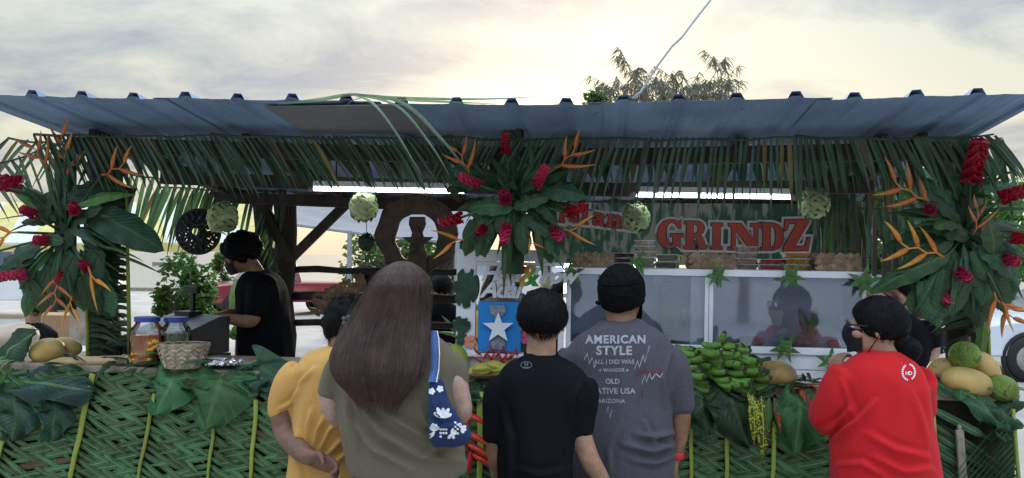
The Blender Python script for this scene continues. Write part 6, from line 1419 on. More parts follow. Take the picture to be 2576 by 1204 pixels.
def loft(mb, rings, Y, n=36, p=2.5, yaw=0.0, closed=True):
    """rings: (v, uL, uR, half depth, y shift)"""
    vs = []
    for rg in rings:
        v, a, b, hd = rg[:4]; dy = rg[4] if len(rg) > 4 else 0.0; yy = Y + dy; A, B = P(a, v, yy), P(b, v, yy); c = (A + B) / 2; h = (B - A).length / 2
        for j in range(n):
            t = 2 * pi * j / n; x, y = abs(cos(t)) ** (2 / p) * (1 if cos(t) >= 0 else -1) * h, abs(sin(t)) ** (2 / p) * (1 if sin(t) >= 0 else -1) * hd
            vs.append(c + Vector((x, y, 0)))
    k = len(rings); fs = [(i * n + j, (i + 1) * n + j, (i + 1) * n + (j + 1) % n, i * n + (j + 1) % n) for i in range(k - 1) for j in range(n)]
    fs += [tuple(range(n)), tuple((k - 1) * n + j for j in range(n - 1, -1, -1))]
    return mb.add(vs, fs)
def limb(mb, pts, n=14, ends=True):
    """pts: (point, radius); smooth interpolated tapered tube with round ends"""
    q = [Vector(p) for p, r in pts]; rad = [r for p, r in pts]; out = []; ro = []
    for i in range(len(q) - 1):
        for s in range(5):
            t = s / 5; p0, p1, p2, p3 = q[max(i - 1, 0)], q[i], q[i + 1], q[min(i + 2, len(q) - 1)]
            out.append(.5 * ((2 * p1) + (p2 - p0) * t + (2 * p0 - 5 * p1 + 4 * p2 - p3) * t * t + (-p0 + 3 * p1 - 3 * p2 + p3) * t ** 3)); ro.append(rad[i] + (rad[i + 1] - rad[i]) * t)
    out.append(q[-1]); ro.append(rad[-1])
    if ends:
        d = (out[-1] - out[-2]).normalized(); out += [out[-1] + d * ro[-1] * .5, out[-1] + d * ro[-1] * .85]; r0 = ro[-1]; ro += [r0 * .86, r0 * .45]
    return mb.tube(out, ro, n)
def hand(mb, wrist, d, palm, size=.18, curl=.5, thumb=1, spread=.12):
    """palm block, four fingers of different length and a thumb from the side of the palm; palm = direction the palm faces"""
    d = Vector(d).normalized(); palm = (Vector(palm) - d * Vector(palm).dot(d)).normalized(); s = d.cross(palm) * thumb; w = Vector(wrist); k = size / .18
    for o_ in (-.026, -.009, .009, .026): limb(mb, [(w + s * o_ * .7 * k, .016 * k), (w + d * .045 * k + s * o_ * k, .017 * k), (w + d * .085 * k + s * o_ * 1.1 * k, .0125 * k)], 8)
    for o_, L in ((.030, .070), (.010, .078), (-.010, .073), (-.029, .056)):
        p = w + d * .085 * k + s * o_ * k * 1.08; dd = (d + s * o_ * spread * 12).normalized(); pts = [(p, .0098 * k)]; ax = dd.cross(palm)
        for j in range(3):
            dd = (Matrix.Rotation(curl * (1.0 if j else .7), 3, ax) @ dd).normalized(); p = p + dd * L * k * (.46, .32, .24)[j]; pts.append((p, (.0092, .0086, .0075)[j] * k))
        limb(mb, pts, 8)
    p = w + d * .025 * k + s * .03 * k; dd = (d * .6 + s * .8 + palm * .35).normalized(); pts = [(p - s * .012 * k, .015 * k), (p + dd * .03 * k, .0125 * k)]; p = p + dd * .03 * k; dd = (dd + d * .5 + palm * curl * .8 - s * .3).normalized(); pts.append((p + dd * .026 * k, .0105 * k)); dd = (dd + palm * curl * .5 - s * .35 * curl).normalized(); pts.append((pts[-1][0] + dd * .022 * k, .009 * k)); limb(mb, pts, 8)
def head(mb, c, fwd, hh=.225, up=Vector((0, 0, 1)), hw=None):
    """skull, jaw, nose, brow, lips and ears; returns the head frame (x right, y forward, z up)"""
    f = Vector(fwd).normalized(); up = (up - f * up.dot(f)).normalized(); R = Matrix((f.cross(up), f, up)).transposed(); c = Vector(c); k = hh / .225
    e = lambda p, r: mb.ell(c + R @ (Vector(p) * k), [x * k for x in r], 20, 14, R)
    e((0, -.012, .022), (.077, .097, .090)); e((0, .030, -.035), (.061, .062, .078)); e((0, .045, -.075), (.036, .042, .032))
    e((0, .082, .012), (.050, .016, .016)); e((0, .096, -.020), (.012, .022, .020)); e((0, .088, -.004), (.008, .014, .028)); e((0, .088, -.055), (.024, .012, .010)); e((0, .086, -.083), (.018, .014, .013))
    for s in (-1, 1):
        e((s * .045, .066, -.022), (.024, .026, .022))
        for q in range(9):
            a = -1.1 + q * .42; e((s * .080, -.004 + cos(a) * .012 - .006, -.008 + sin(a) * .024), (.006, .008, .008))
        e((s * .078, .002, -.014), (.006, .010, .016))
    return c, R, k
def cap_hair(c, R, k, m, parent, lowfront=.02, low=-.06, grow=.014, fuzz=1400, seed=0, part=None, flat=1.0, noise_amp=.006, droop=.02, name='hair', ys=1.0, size=(.077, .097, .092)):
    """hair shell over the skull with short strands; lower limit runs from forehead to nape"""
    mb = MB(); rr = random.Random(seed); nu, nv = 44, 26
    def pt(a, b, g=0.0):
        t = 2 * pi * a; fw = sin(t)          # +1 forward
        zl = low + (lowfront - low) * max(0, fw) ** 1.5 if fw > 0 else low + droop * fw * -1 * -1
        ph0 = math.asin(max(-.95, min(.95, (zl - .022) / .1))); ph = pi / 2 + (ph0 - pi / 2) * b
        r = Vector((cos(t) * cos(ph) * (size[0] + grow), sin(t) * cos(ph) * (size[1] * ys + grow) - .012, sin(ph) * (size[2] + grow * flat) + .022))
        n = Vector((r.x, r.y + .012, r.z - .022)).normalized()
        if sin(ph) < -.1: r += Vector((cos(t), sin(t), 0)) * (-.10 * (sin(ph) + .1) ** 2)
        return r + n * (noise_amp * noise.noise(r * 38 + Vector((seed, 0, 0))) + noise_amp * noise.noise(r * 90) * .5 + g), n
    mb.grid(lambda a, b: c + R @ (pt(a, b)[0] * k), nu, nv)
    mb.grid(lambda a, b: c + R @ (pt(a, b, -.022)[0] * k), nu, nv)
    for q in range(int(fuzz * 1.8)):
        a, b = rr.random(), rr.random() ** .7 * .99; p, n = pt(a, b); p2, _ = pt(a + rr.uniform(-.02, .02), min(1.0, b + rr.uniform(.10, .26)))
        d = (p2 - p); d = (d + n * d.length * rr.uniform(.1, .45)) * rr.uniform(.7, 1.2); s = d.cross(n).normalized() * rr.uniform(.0007, .0015)
        A = c + R @ ((p - n * .004) * k); mb.add([A + R @ s * k, A - R @ s * k, A + R @ (d * k)], [(0, 1, 2)])
    o = mb.build(name, M[m], parent, True); return o
def skin_mat(n, c): M[n] = mat(n, c, .55, .16, 22, .15, 140, sss=.10, spec=.3, specks=(70, .68, tuple(x * .6 for x in c)))
skin_mat('skin_brown', (.30, .155, .095)); skin_mat('skin_tan', (.42, .235, .155)); skin_mat('skin_fair', (.50, .32, .25)); skin_mat('skin_dark', (.20, .105, .07))
M['hair_black'] = mat('black_hair', (.007, .0065, .007), .6, .3, 60, .2, 200, spec=.10); M['hair_brown'] = mat('brown_hair', (.052, .027, .0205), .5, .15, 40, .1, 160, spec=.14, stretch=(6, 6, .15))
def cloth(n, c, var=.06, rough=.9): M[n] = mat(n, c, rough, var, 260, .25, 700, sheen=(.06 if max(c) > .05 else 0), spec=.08)
cloth('shirt_mustard', (.58, .32, .095)); cloth('shirt_olive', (.155, .130, .088)); cloth('shirt_black', (.009, .0095, .0115)); cloth('shirt_grey', (.098, .092, .110), .2); cloth('shirt_red', (.60, .020, .024)); cloth('shirt_dark', (.008, .008, .010)); cloth('denim', (.035, .065, .16), .2); cloth('trouser', (.022, .022, .026)); cloth('navy_canvas', (.022, .040, .105), .15)
M['print_pale'] = mat('shirt_print', (.36, .37, .42), .9, .15, 60); M['print_red'] = mat('shirt_print_red', (.16, .045, .055), .9, .2, 60); M['print_white'] = mat('white_print', (.72, .72, .74), .9, .08, 40); M['mask'] = mat('mask_cloth', (.010, .010, .012), .85, .1, 100); M['shoe'] = mat('shoe', (.05, .05, .055), .7)
def lower(t, u, Y, v_hip, hw_px, m, spread=.11):
    """trousers and shoes down to the ground, mostly below the picture"""
    hip = P(u, v_hip, Y); mb = MB(); w = px(hw_px, Y)
    rings = []
    n = 28; vs = []
    for z, k, hd in ((hip.z + .04, 1, .14), (hip.z - .08, 1.02, .15), (hip.z - .18, .98, .14)):
        for j in range(n): a = 2 * pi * j / n; vs.append((hip.x + cos(a) * w * k, Y + sin(a) * hd, z))
    mb.add(vs, [(i * n + j, (i + 1) * n + j, (i + 1) * n + (j + 1) % n, i * n + (j + 1) % n) for i in range(2) for j in range(n)] + [tuple(range(n)), tuple(2 * n + j for j in range(n - 1, -1, -1))])
    for s in (-1, 1):
        limb(mb, [((hip.x + s * spread * .85, Y, hip.z - .1), .115), ((hip.x + s * spread, Y, hip.z * .55), .085), ((hip.x + s * spread, Y, .35), .068), ((hip.x + s * spread, Y, .07), .062)], 14, False)
        sh = MB(); sh.ell((hip.x + s * spread, Y + .06, .045), (.048, .135, .05), 14, 8); sh.v = [(x, y, max(z, .002)) for x, y, z in sh.v]; sh.build('shoe', M['shoe'], t, True)
    finish(remesh(mb, .014, 6), 'trousers', m, t)
def decal_on(shirt, me2d, u0, v0, s, m, name, parent, shear=0.0, off=.0028, rot=0.0):
    """flat print laid on a garment: the 2D mesh is projected on the cloth where the picture shows it"""
    bm = bmesh.new(); bm.from_mesh(me2d) if not isinstance(me2d, list) else None
    if isinstance(me2d, list):
        vs = [bm.verts.new((x, y, 0)) for x, y in me2d]; bm.faces.new(vs)
    bmesh.ops.delete(bm, geom=[f for f in bm.faces if isinstance(me2d, bpy.types.Mesh) and f.normal.z < -.5], context='FACES_ONLY') if not isinstance(me2d, list) else None
    bmesh.ops.triangulate(bm, faces=bm.faces[:])
    if s * (max(v.co.x for v in bm.verts) - min(v.co.x for v in bm.verts)) > 30: bmesh.ops.subdivide_edges(bm, edges=[e for e in bm.edges if e.calc_length() * s > 7], cuts=1)
    bmesh.ops.triangulate(bm, faces=bm.faces[:])
    key = shirt.name
    if key not in _bvh: _bvh[key] = BVHTree.FromPolygons([v.co for v in shirt.data.vertices], [tuple(p.vertices) for p in shirt.data.polygons])
    ok = True; o = Vector((0, 0, CAMZ)); last = None
    for v in bm.verts:
        x, y = v.co.x * cos(rot) - v.co.y * sin(rot), v.co.x * sin(rot) + v.co.y * cos(rot); r = RAY(u0 + x * s, v0 - y * s).normalized(); h = _bvh[key].ray_cast(o, r)
        p = h[0] if h[0] is not None else (last if last else o + r * 3); last = p; v.co = p - r * off
    me = bpy.data.meshes.new(name); bm.to_mesh(me); bm.free(); me.materials.clear(); me.materials.append(M[m]); ob = bpy.data.objects.new(name, me); return put(ob, parent)
_bvh = {}
def px_poly(shirt, pts, m, name, parent, off=.0028): return decal_on(shirt, [(x, -y) for x, y in pts][::-1], 0, 0, 1.0, m, name, parent, off=off)
def collar(parent, u, v, hw_px, hd, Y, m, r=.008, tilt=0.0):
    c = P(u, v, Y); w = px(hw_px, Y); pts = [c + Vector((cos(a) * w, sin(a) * hd, -.012 * sin(a) * -1 + tilt * sin(a))) for a in np.linspace(0, 2 * pi, 25)]
    MB().tube(pts, r, 7).build('collar', M[m], parent, True)

# ---- man in the grey printed shirt
Y = 3.25; t = thing('person', 'man in grey printed t-shirt and black cap, seen from behind', 'person', P(1560, 1204, Y) * Vector((1, 1, 0)) if False else (P(1560, 1204, Y).x, Y, 0), 'customers at the counter')
mb = MB(); limb(mb, [(P(1562, 860, Y), .075), (P(1562, 820, Y + .01), .064), (P(1563, 770, Y + .02), .062)], 16)
c, R, k = head(mb, P(1565, 745, Y + .02), (.42, .88, -.02), .235)
limb(mb, [(P(1695, 930, Y), .055), (P(1710, 1020, Y), .047), (P(1710, 1080, Y + .01), .040), (P(1700, 1140, Y + .03), .030), (P(1698, 1152, Y + .035), .027)], 14); hand(mb, P(1698, 1150, Y + .035), (-.02, .12, -1), (-1, .2, 0), .185, .35, -1)
limb(mb, [(P(1432, 930, Y), .055), (P(1415, 1020, Y), .047), (P(1415, 1080, Y + .02), .040), (P(1422, 1140, Y + .06), .030)], 14); hand(mb, P(1422, 1140, Y + .06), (.02, .15, -1), (1, .2, 0), .185, .35, 1)
limb(mb, [(P(1562, 880, Y), .10), (P(1562, 1000, Y), .12), (P(1562, 1180, Y), .13)], 14)
finish(remesh(mb, .0065, 5), 'body', 'skin_brown', t)
mb = MB(); loft(mb, [(806, 1512, 1610, .062, .01), (822, 1495, 1630, .078, .005), (838, 1470, 1658, .095), (858, 1445, 1680, .112), (890, 1422, 1698, .128), (940, 1422, 1696, .140), (1000, 1430, 1680, .150), (1080, 1426, 1686, .165), (1150, 1424, 1692, .170), (1196, 1430, 1688, .165)], Y)
for s, pts in ((1, [(1660, 885, .085), (1690, 930, .075), (1706, 985, .064), (1714, 1034, .056)]), (-1, [(1455, 885, .085), (1426, 930, .075), (1410, 985, .064), (1406, 1034, .056)])): limb(mb, [(P(a + (8 if q_ == 0 and a < pts[-1][0] - 0 else -8 if q_ == 0 else 0) * (1 if q_ == 0 else 0), b + (14 if q_ == 0 else 0), Y), r_ * (.80 if q_ == 0 else .96)) for q_, (a, b, r_) in enumerate(pts)], 18, False)
me = remesh(mb, .0085, 14); wrinkle(me, [([(1690, 1090), (1650, 1100), (1600, 1095)], 7, .012), ([(1692, 1120), (1640, 1135), (1570, 1120)], 8, .012), ([(1690, 1150), (1650, 1165), (1590, 1160)], 7, .010), ([(1685, 890), (1665, 950), (1670, 1020)], 7, .008), ([(1560, 1060), (1530, 1130), (1535, 1190)], 8, .006), ([(1620, 1060), (1640, 1110), (1690, 1130)], 6, .008)], Y, .0045, 1)
sh = finish(me, 'shirt', 'shirt_grey', t); collar(t, 1562, 812, 50, .066, Y + .01, 'shirt_grey')
lower(t, 1562, Y, 1205, 125, 'trouser')
def txt(s, u, v, wpx, m='print_pale', name='lettering', shirt=None, par=None):
    me2 = TXT[s]; xs = [v_.co.x for v_ in me2.vertices]; sc = wpx / (max(xs) - min(xs)); return decal_on(shirt or sh, me2, u, v, sc, m, name, par or t)
for s, u, v, w in [('AMERICAN', 1549, 864, 152), ('STYLE', 1545, 893, 90), ('ALL I DID WAS', 1545, 916, 102), ('WANDER', 1544, 936, 56), ('OLD', 1541, 966, 36), ('NATIVE USA', 1541, 991, 114), ('ARIZONA', 1538, 1014, 68)]: txt(s, u, v, w)
def zig(pts, w, m):
    top = [(x, y - w) for x, y in pts]; bot = [(x, y + w) for x, y in pts]
    for i in range(len(pts) - 1): px_poly(sh, [top[i], top[i + 1], bot[i + 1], bot[i]], m, 'print_stripe', t)
zig([(1468, 870), (1470, 905), (1478, 890), (1482, 915), (1490, 900), (1494, 925), (1500, 915)], 3, 'print_pale'); zig([(1596, 930), (1604, 908), (1608, 925), (1618, 895), (1622, 912), (1634, 870), (1638, 930)], 3, 'print_pale'); zig([(1600, 942), (1625, 930), (1640, 938), (1668, 935)], 4, 'print_red')
zig([(1614, 968), (1622, 945), (1626, 962), (1634, 940), (1640, 955), (1650, 940), (1660, 950), (1668, 938)], 2.5, 'print_pale'); zig([(1606, 1015), (1612, 985), (1616, 1000), (1622, 970)], 2.5, 'print_red'); zig([(1525, 1040), (1530, 1025), (1534, 1050), (1540, 1030), (1536, 1058)], 2, 'print_pale')
for q in ([(1506, 932), (1512, 928), (1512, 936)], [(1582, 932), (1576, 928), (1576, 936)]): px_poly(sh, q, 'print_pale', 'print_mark', t)
# cap: rounded dome with a band and small tail
mb = MB(); 
def capf(a, b):
    th = 2 * pi * a; low = -.028 + .028 * sin(th); ph0 = math.asin(max(-.9, min(.9, (low - .03) / .1))); ph = pi / 2 + (ph0 - pi / 2) * b; g_ = .014 + .004 * (b > .8)
    return c + R @ (Vector((cos(th) * cos(ph) * (.079 + g_), sin(th) * cos(ph) * (.099 + g_) - .012, sin(ph) * (.088 + g_) + .028)) * k)
mb.grid(capf, 48, 20); M['cap'] = mat('cap_cloth', (.008, .008, .009), .9, .3, 60, .3, 300, spec=.08); cap = thing('cap', 'black close fitting cap on the grey shirt man', 'cap', c); mb.build('crown', M['cap'], cap, True)
pts = [capf(a, 1.0) + Vector((0, 0, .004)) for a in np.linspace(0, 1, 41)]; MB().tube(pts, .007, 7).build('band', M['cap'], cap, True)
pts = [capf(a, .55) for a in np.linspace(.45, .95, 20)]; MB().tube([p + (p - c).normalized() * .002 for p in pts], .003, 6).build('seam', M['cap'], cap, True)
q = P(1507, 762, Y - .03); mb = MB(); mb.ell(q, (.016, .02, .01), 12, 8); mb.build('tie', M['cap'], cap, True)
mk = MB(); mk.tube([c + R @ Vector((.083, -.005, -.03)), c + R @ Vector((.075, .04, -.045)), c + R @ Vector((.055, .075, -.06))], .0025, 6); mk.grid(lambda a, b: c + R @ Vector((sin((a - .5) * 2.6) * .072, .03 + cos((a - .5) * 2.6) * .078 + .012 * sin(pi * b), -.005 - b * .095)), 16, 8); mask = mk.build('face_mask', M['mask'], t, True)
wb = MB(); wp = P(1699, 1145, Y + .033); wb.lathe([(.033, -.016), (.036, -.014), (.036, .014), (.033, .016)], 20, Matrix.Translation(wp)); tag(wb.build('wristband', mat('red_band', (.62, .03, .03), .5), None, True), 'red paper wristband on the grey shirt man', 'wristband')

# ---- person in the black shirt
Y = 2.95; t = thing('person', 'person with short black hair in black t-shirt, seen from behind', 'person', (P(1350, 1204, Y).x, Y, 0), 'customers at the counter')
mb = MB(); limb(mb, [(P(1360, 930, Y), .07), (P(1361, 895, Y + .01), .057), (P(1363, 840, Y + .02), .055)], 16); c, R, k = head(mb, P(1364, 812, Y + .02), (0.0, 1, -.12), .225)
limb(mb, [(P(1468, 1000, Y), .05), (P(1457, 1070, Y), .045), (P(1478, 1145, Y - .02), .040), (P(1512, 1204, Y + .02), .032), (P(1530, 1245, Y + .05), .026)], 14); hand(mb, P(1530, 1245, Y + .05), (.25, .3, -.9), (-.8, .5, 0), .175, .4, -1)
limb(mb, [(P(1255, 1000, Y), .05), (P(1247, 1090, Y), .042), (P(1248, 1150, Y + .02), .034), (P(1256, 1210, Y + .06), .027)], 14); hand(mb, P(1256, 1210, Y + .06), (.08, .25, -.95), (.8, .5, 0), .175, .4, 1)
limb(mb, [(P(1350, 950, Y), .09), (P(1350, 1060, Y), .10), (P(1348, 1230, Y), .11)], 14); finish(remesh(mb, .0065, 5), 'body', 'skin_tan', t)
mb = MB(); loft(mb, [(888, 1324, 1400, .058, .01), (900, 1308, 1418, .072, .005), (914, 1283, 1445, .090), (934, 1262, 1466, .105), (960, 1250, 1480, .115), (1000, 1250, 1472, .122), (1040, 1254, 1456, .126), (1080, 1254, 1446, .130), (1150, 1252, 1442, .140), (1225, 1254, 1440, .145), (1262, 1258, 1436, .145)], Y)
for pts in ([(1448, 950, .075), (1466, 1000, .062), (1462, 1050, .055), (1456, 1093, .052)], [(1280, 950, .075), (1257, 1000, .062), (1249, 1055, .054), (1247, 1110, .050)]): limb(mb, [(P(a + (8 if q_ == 0 and a < pts[-1][0] - 0 else -8 if q_ == 0 else 0) * (1 if q_ == 0 else 0), b + (14 if q_ == 0 else 0), Y), r_ * (.80 if q_ == 0 else .96)) for q_, (a, b, r_) in enumerate(pts)], 18, False)
me = remesh(mb, .0085, 14); wrinkle(me, [([(1440, 1010), (1420, 1100), (1425, 1190)], 8, .008), ([(1260, 1020), (1285, 1110), (1280, 1200)], 8, .008), ([(1300, 1180), (1360, 1195), (1430, 1180)], 8, .007), ([(1465, 960), (1440, 1000), (1430, 1050)], 7, .008)], Y, .004, 5)
sh = finish(me, 'shirt', 'shirt_black', t); collar(t, 1361, 892, 40, .060, Y + .01, 'shirt_black', .007); lower(t, 1350, Y, 1265, 110, 'trouser')
cap_hair(c, R, k, 'hair_black', t, .05, -.072, .020, 2600, 3, noise_amp=.004, flat=.8)
M['print_dim'] = mat('dim_print', (.13, .14, .16), .8)
for a0 in range(20):
    a, b = 2 * pi * a0 / 20, 2 * pi * (a0 + 1) / 20; cu_, cv_ = 1324, 919
    px_poly(sh, [(cu_ + cos(a) * 14.5, cv_ + sin(a) * 9.5), (cu_ + cos(b) * 14.5, cv_ + sin(b) * 9.5), (cu_ + cos(b) * 12.8, cv_ + sin(b) * 8.2), (cu_ + cos(a) * 12.8, cv_ + sin(a) * 8.2)], 'print_dim', 'logo_ring', t)
txt('H', 1324, 922, 9, 'print_dim', 'logo', sh, t); px_poly(sh, [(1316, 924), (1332, 924), (1331, 926), (1317, 926)], 'print_dim', 'logo_line', t)

# ---- woman with long brown hair in the olive shirt
Y = 2.6; t = thing('person', 'woman with very long brown hair in olive t-shirt, seen from behind', 'person', (P(1010, 1204, Y).x, Y, 0), 'customers at the counter')
mb = MB(); limb(mb, [(P(1020, 890, Y), .06), (P(1020, 850, Y + .01), .05), (P(1016, 780, Y + .02), .05)], 14); c, R, k = head(mb, P(1014, 742, Y + .03), (.3, .95, -.1), .215)
limb(mb, [(P(1135, 920, Y), .045), (P(1146, 975, Y - .01), .044), (P(1160, 1030, Y + .0), .038), (P(1150, 1040, Y + .10), .034), (P(1120, 1005, Y + .25), .025)], 14); hand(mb, P(1120, 1005, Y + .25), (-.4, .8, .3), (-.5, -.3, -.8), .165, .5, 1)
limb(mb, [(P(850, 930, Y), .045), (P(832, 985, Y), .042), (P(838, 1035, Y + .02), .036), (P(862, 1055, Y + .08), .032), (P(900, 1040, Y + .24), .025)], 14); hand(mb, P(900, 1040, Y + .24), (.4, .8, .2), (.5, -.3, -.8), .165, .5, -1)
limb(mb, [(P(1010, 910, Y), .08), (P(1010, 1050, Y), .09), (P(1020, 1180, Y), .10)], 14); finish(remesh(mb, .0065, 5), 'body', 'skin_fair', t)
mb = MB(); loft(mb, [(842, 975, 1088, .060, .01), (856, 935, 1112, .078), (876, 888, 1134, .095), (910, 850, 1148, .108), (955, 846, 1146, .115), (1030, 852, 1150, .125), (1100, 862, 1162, .138), (1150, 874, 1170, .146), (1186, 882, 1172, .148)], Y)
for pts in ([(1115, 900, .066), (1138, 930, .054), (1146, 960, .046), (1150, 984, .042)], [(880, 905, .066), (848, 940, .056), (834, 972, .050), (829, 1000, .046)]): limb(mb, [(P(a + (8 if q_ == 0 and a < pts[-1][0] - 0 else -8 if q_ == 0 else 0) * (1 if q_ == 0 else 0), b + (14 if q_ == 0 else 0), Y), r_ * (.80 if q_ == 0 else .96)) for q_, (a, b, r_) in enumerate(pts)], 18, False)
me = remesh(mb, .0085, 14); wrinkle(me, [([(905, 1010), (960, 1090), (1060, 1150), (1160, 1160)], 9, .012), ([(935, 1000), (1000, 1060), (1070, 1100), (1150, 1120)], 8, .010), ([(890, 1060), (940, 1130), (1040, 1185)], 9, .010), ([(1050, 1020), (1075, 1070), (1130, 1090)], 7, .009), ([(870, 1000), (885, 1080), (905, 1180)], 8, .008), ([(1150, 1075), (1100, 1130), (1070, 1150)], 7, .008)], Y, .0045, 9)
sh = finish(me, 'shirt', 'shirt_olive', t); lower(t, 1022, Y, 1190, 132, 'denim')
hr = [(657, 1008, 1022, .02, .02), (662, 992, 1040, .05, .02), (672, 972, 1054, .08, .02), (690, 950, 1070, .10, .01), (715, 932, 1078, .108, .0), (745, 916, 1080, .108, -.005), (780, 896, 1079, .10, -.015), (820, 872, 1077, .085, -.045), (860, 850, 1074, .065, -.085), (900, 836, 1070, .055, -.115), (935, 838, 1060, .050, -.135), (965, 856, 1042, .042, -.145), (990, 884, 1018, .032, -.148), (1006, 920, 992, .020, -.148), (1013, 945, 970, .01, -.148)]
mb = MB(); loft(mb, hr, Y, 72, 2.2)
vv = []
n = 72
for i, v in enumerate(mb.v):
    ring, j = divmod(i, n); th = 2 * pi * j / n; g_ = .005 * sin(j * 1.31 + 1.3 * sin(ring * .3)) + .006 * noise.noise((j * .55, ring * .12, 3)) + .004 * sin(j * 2.9); low_ = ring / 14
    cc = Vector((0, 0, 0)); q = Vector(v); q += Vector((cos(th), sin(th), 0)) * g_ * (.25 + low_); vv.append(tuple(q))
mb.v = vv; hair = mb.build('hair', M['hair_brown'], t, True)
sub = hair.modifiers.new('s', 'SUBSURF'); sub.levels = 1; sub.render_levels = 1
st = MB(); rr = random.Random(12); nr = len(hr)
ringc = []
for rg in hr:
    v, a, b, hd, dy = rg; A, B = P(a, v, Y + dy), P(b, v, Y + dy); ringc.append(((A + B) / 2, (B - A).length / 2, hd))
def hpt(th, s, g_):
    s = max(0, min(nr - 1.001, s)); i = int(s); f = s - i; (c0, w0, d0), (c1, w1, d1) = ringc[i], ringc[i + 1]; cc, ww, dd = c0.lerp(c1, f), w0 + (w1 - w0) * f, d0 + (d1 - d0) * f
    return cc + Vector((cos(th) * (ww + g_), sin(th) * (dd + g_), 0))
for q in range(3200):
    th = rr.uniform(-pi, .0) + rr.uniform(-.3, .3); s0 = rr.choice([rr.uniform(.2, 3), rr.uniform(1, 9)]); s1 = rr.uniform(max(s0 + 3, 9), 14.0); g0 = rr.uniform(-.002, .0035); wv = rr.uniform(-.2, .2); vs = []; ns = 12; w = rr.uniform(.0006, .0013); ext = rr.uniform(.0, .045) * (rr.random() < .6)
    lock = .004 * sin(th * 23) + .003 * sin(th * 61 + 1)
    for e in range(ns + 1):
        f = e / ns; ss = s0 + (s1 - s0) * f; p = hpt(th + wv * f * .35 + .03 * sin(f * 4 + q), ss, g0 + lock * f + .004 * f * f)
        if ss > 11.5: p = p + Vector((0, 0, -ext * (ss - 11.5) / 2.5)) + (hpt(th, 11.5, 0) - p) * Vector((.45, .45, 0)) * min(1, (ss - 11.5) / 2.5)
        vs += [p - Vector((w * (1 - f * .7), 0, 0)), p + Vector((w * (1 - f * .7), 0, 0))]
    st.add(vs, [(e * 2, e * 2 + 1, e * 2 + 3, e * 2 + 2) for e in range(ns)])
for q in range(90):      # flyaway hairs
    th = rr.uniform(-pi, 0); s0 = rr.uniform(1, 9); vs = []; w = .0005; o1, o2 = rr.uniform(.0, .022), rr.uniform(-.3, .3)
    for e in range(9):
        f = e / 8; p = hpt(th + o2 * f, s0 + 4 * f, .002 + o1 * sin(pi * f * .8)); vs += [p - Vector((w, 0, 0)), p + Vector((w, 0, 0))]
    st.add(vs, [(e * 2, e * 2 + 1, e * 2 + 3, e * 2 + 2) for e in range(8)])
M['hair_strand'] = mat('brown_strand', (.072, .040, .031), .45, .25, 12, spec=.2); tag(st.build('hair_strands', M['hair_strand'], t), kind='stuff')
mb = MB(); mb.grid(lambda a, b: c + R @ Vector((sin((a - .5) * 2.6) * .072, .03 + cos((a - .5) * 2.6) * .08 + .012 * sin(pi * b), -.005 - b * .095)), 16, 8); M['mask_white'] = mat('white_mask', (.6, .63, .66), .85); mb.build('face_mask', M['mask_white'], t, True)
# bag
bag = thing('shoulder_bag', 'navy canvas bag with white floral print on the olive shirt woman', 'bag', P(1130, 1120, Y - .16))
mb = MB(); by = Y - .165
loft(mb, [(955, 1078, 1112, .012, .02), (975, 1077, 1118, .02, .015), (1010, 1076, 1128, .032), (1050, 1076, 1152, .042), (1080, 1076, 1180, .046), (1098, 1078, 1190, .044), (1112, 1082, 1178, .036), (1120, 1090, 1150, .02)], by, 28, 2.4)
me = remesh(mb, .007, 4); wrinkle(me, [([(1080, 1060), (1110, 1075), (1160, 1070)], 5, .006), ([(1085, 1000), (1100, 1040), (1130, 1080)], 5, .005)], by, .003, 3, 14); bo = finish(me, 'bag_body', 'navy_canvas', bag)
sp = [P(1086, 962, by), P(1092, 930, Y - .125), P(1094, 890, Y - .115), P(1092, 850, Y - .085), P(1088, 832, Y - .03), P(1088, 838, Y + .06), P(1096, 900, Y + .13)]
mb = MB(); vs = []
for e, p in enumerate(sp):
    w = Vector((.0115, -.002, 0)); vs += [p - w, p + w, p + w + Vector((0, .004, 0)), p - w + Vector((0, .004, 0))]
mb.add(vs, [(e * 4 + a, e * 4 + (a + 1) % 4, e * 4 + 4 + (a + 1) % 4, e * 4 + 4 + a) for e in range(len(sp) - 1) for a in range(4)]); M['strap_blue'] = mat('strap_blue', (.06, .11, .27), .9, .1, 100); mb.build('strap', M['strap_blue'], bag, True)
mb = MB(); vs = []
for e, p in enumerate(sp[:5]): q = p + Vector((.0135, -.0035, 0)); vs += [q, q + Vector((.003, 0, 0))]
mb.add(vs, [(e * 2, e * 2 + 1, e * 2 + 3, e * 2 + 2) for e in range(4)]).build('strap_trim', M['print_white'], bag)
def blob(u, v, a, L, w, n=10):
    return [(u + cos(a) * (L * (1 - cos(q)) / 2) - sin(a) * w * sin(q) * (1 - .3 * cos(q)), v + sin(a) * (L * (1 - cos(q)) / 2) + cos(a) * w * sin(q) * (1 - .3 * cos(q))) for q in np.linspace(0, 2 * pi, n)[:-1]]
def petal(*a): px_poly(bo, blob(*a), 'print_white', 'floral_print', bag, .002)
for k in range(5): petal(1113, 1052, -2.6 + k * .55, 26 + 4 * (k % 2), 5)
for k in range(4): petal(1088, 1085, -2.0 + k * .5, 20, 4.5)
for k in range(7): petal(1105 + (k % 3) * 7, 1080 + (k // 3) * 9, .3, 7, 3)
for k in range(4): petal(1135, 1092, -1.2 + k * 1.1, 15, 4)
for k in range(6): petal(1142 + (k % 2) * 6, 1062 + k * 5.5, .4, 7, 2.6)
for k in range(5): petal(1160, 1078, -1.9 + k * .75, 14, 4.5)
for k in range(3): petal(1080 + k * 4, 1106 - k * 3, -1.3, 16, 3)
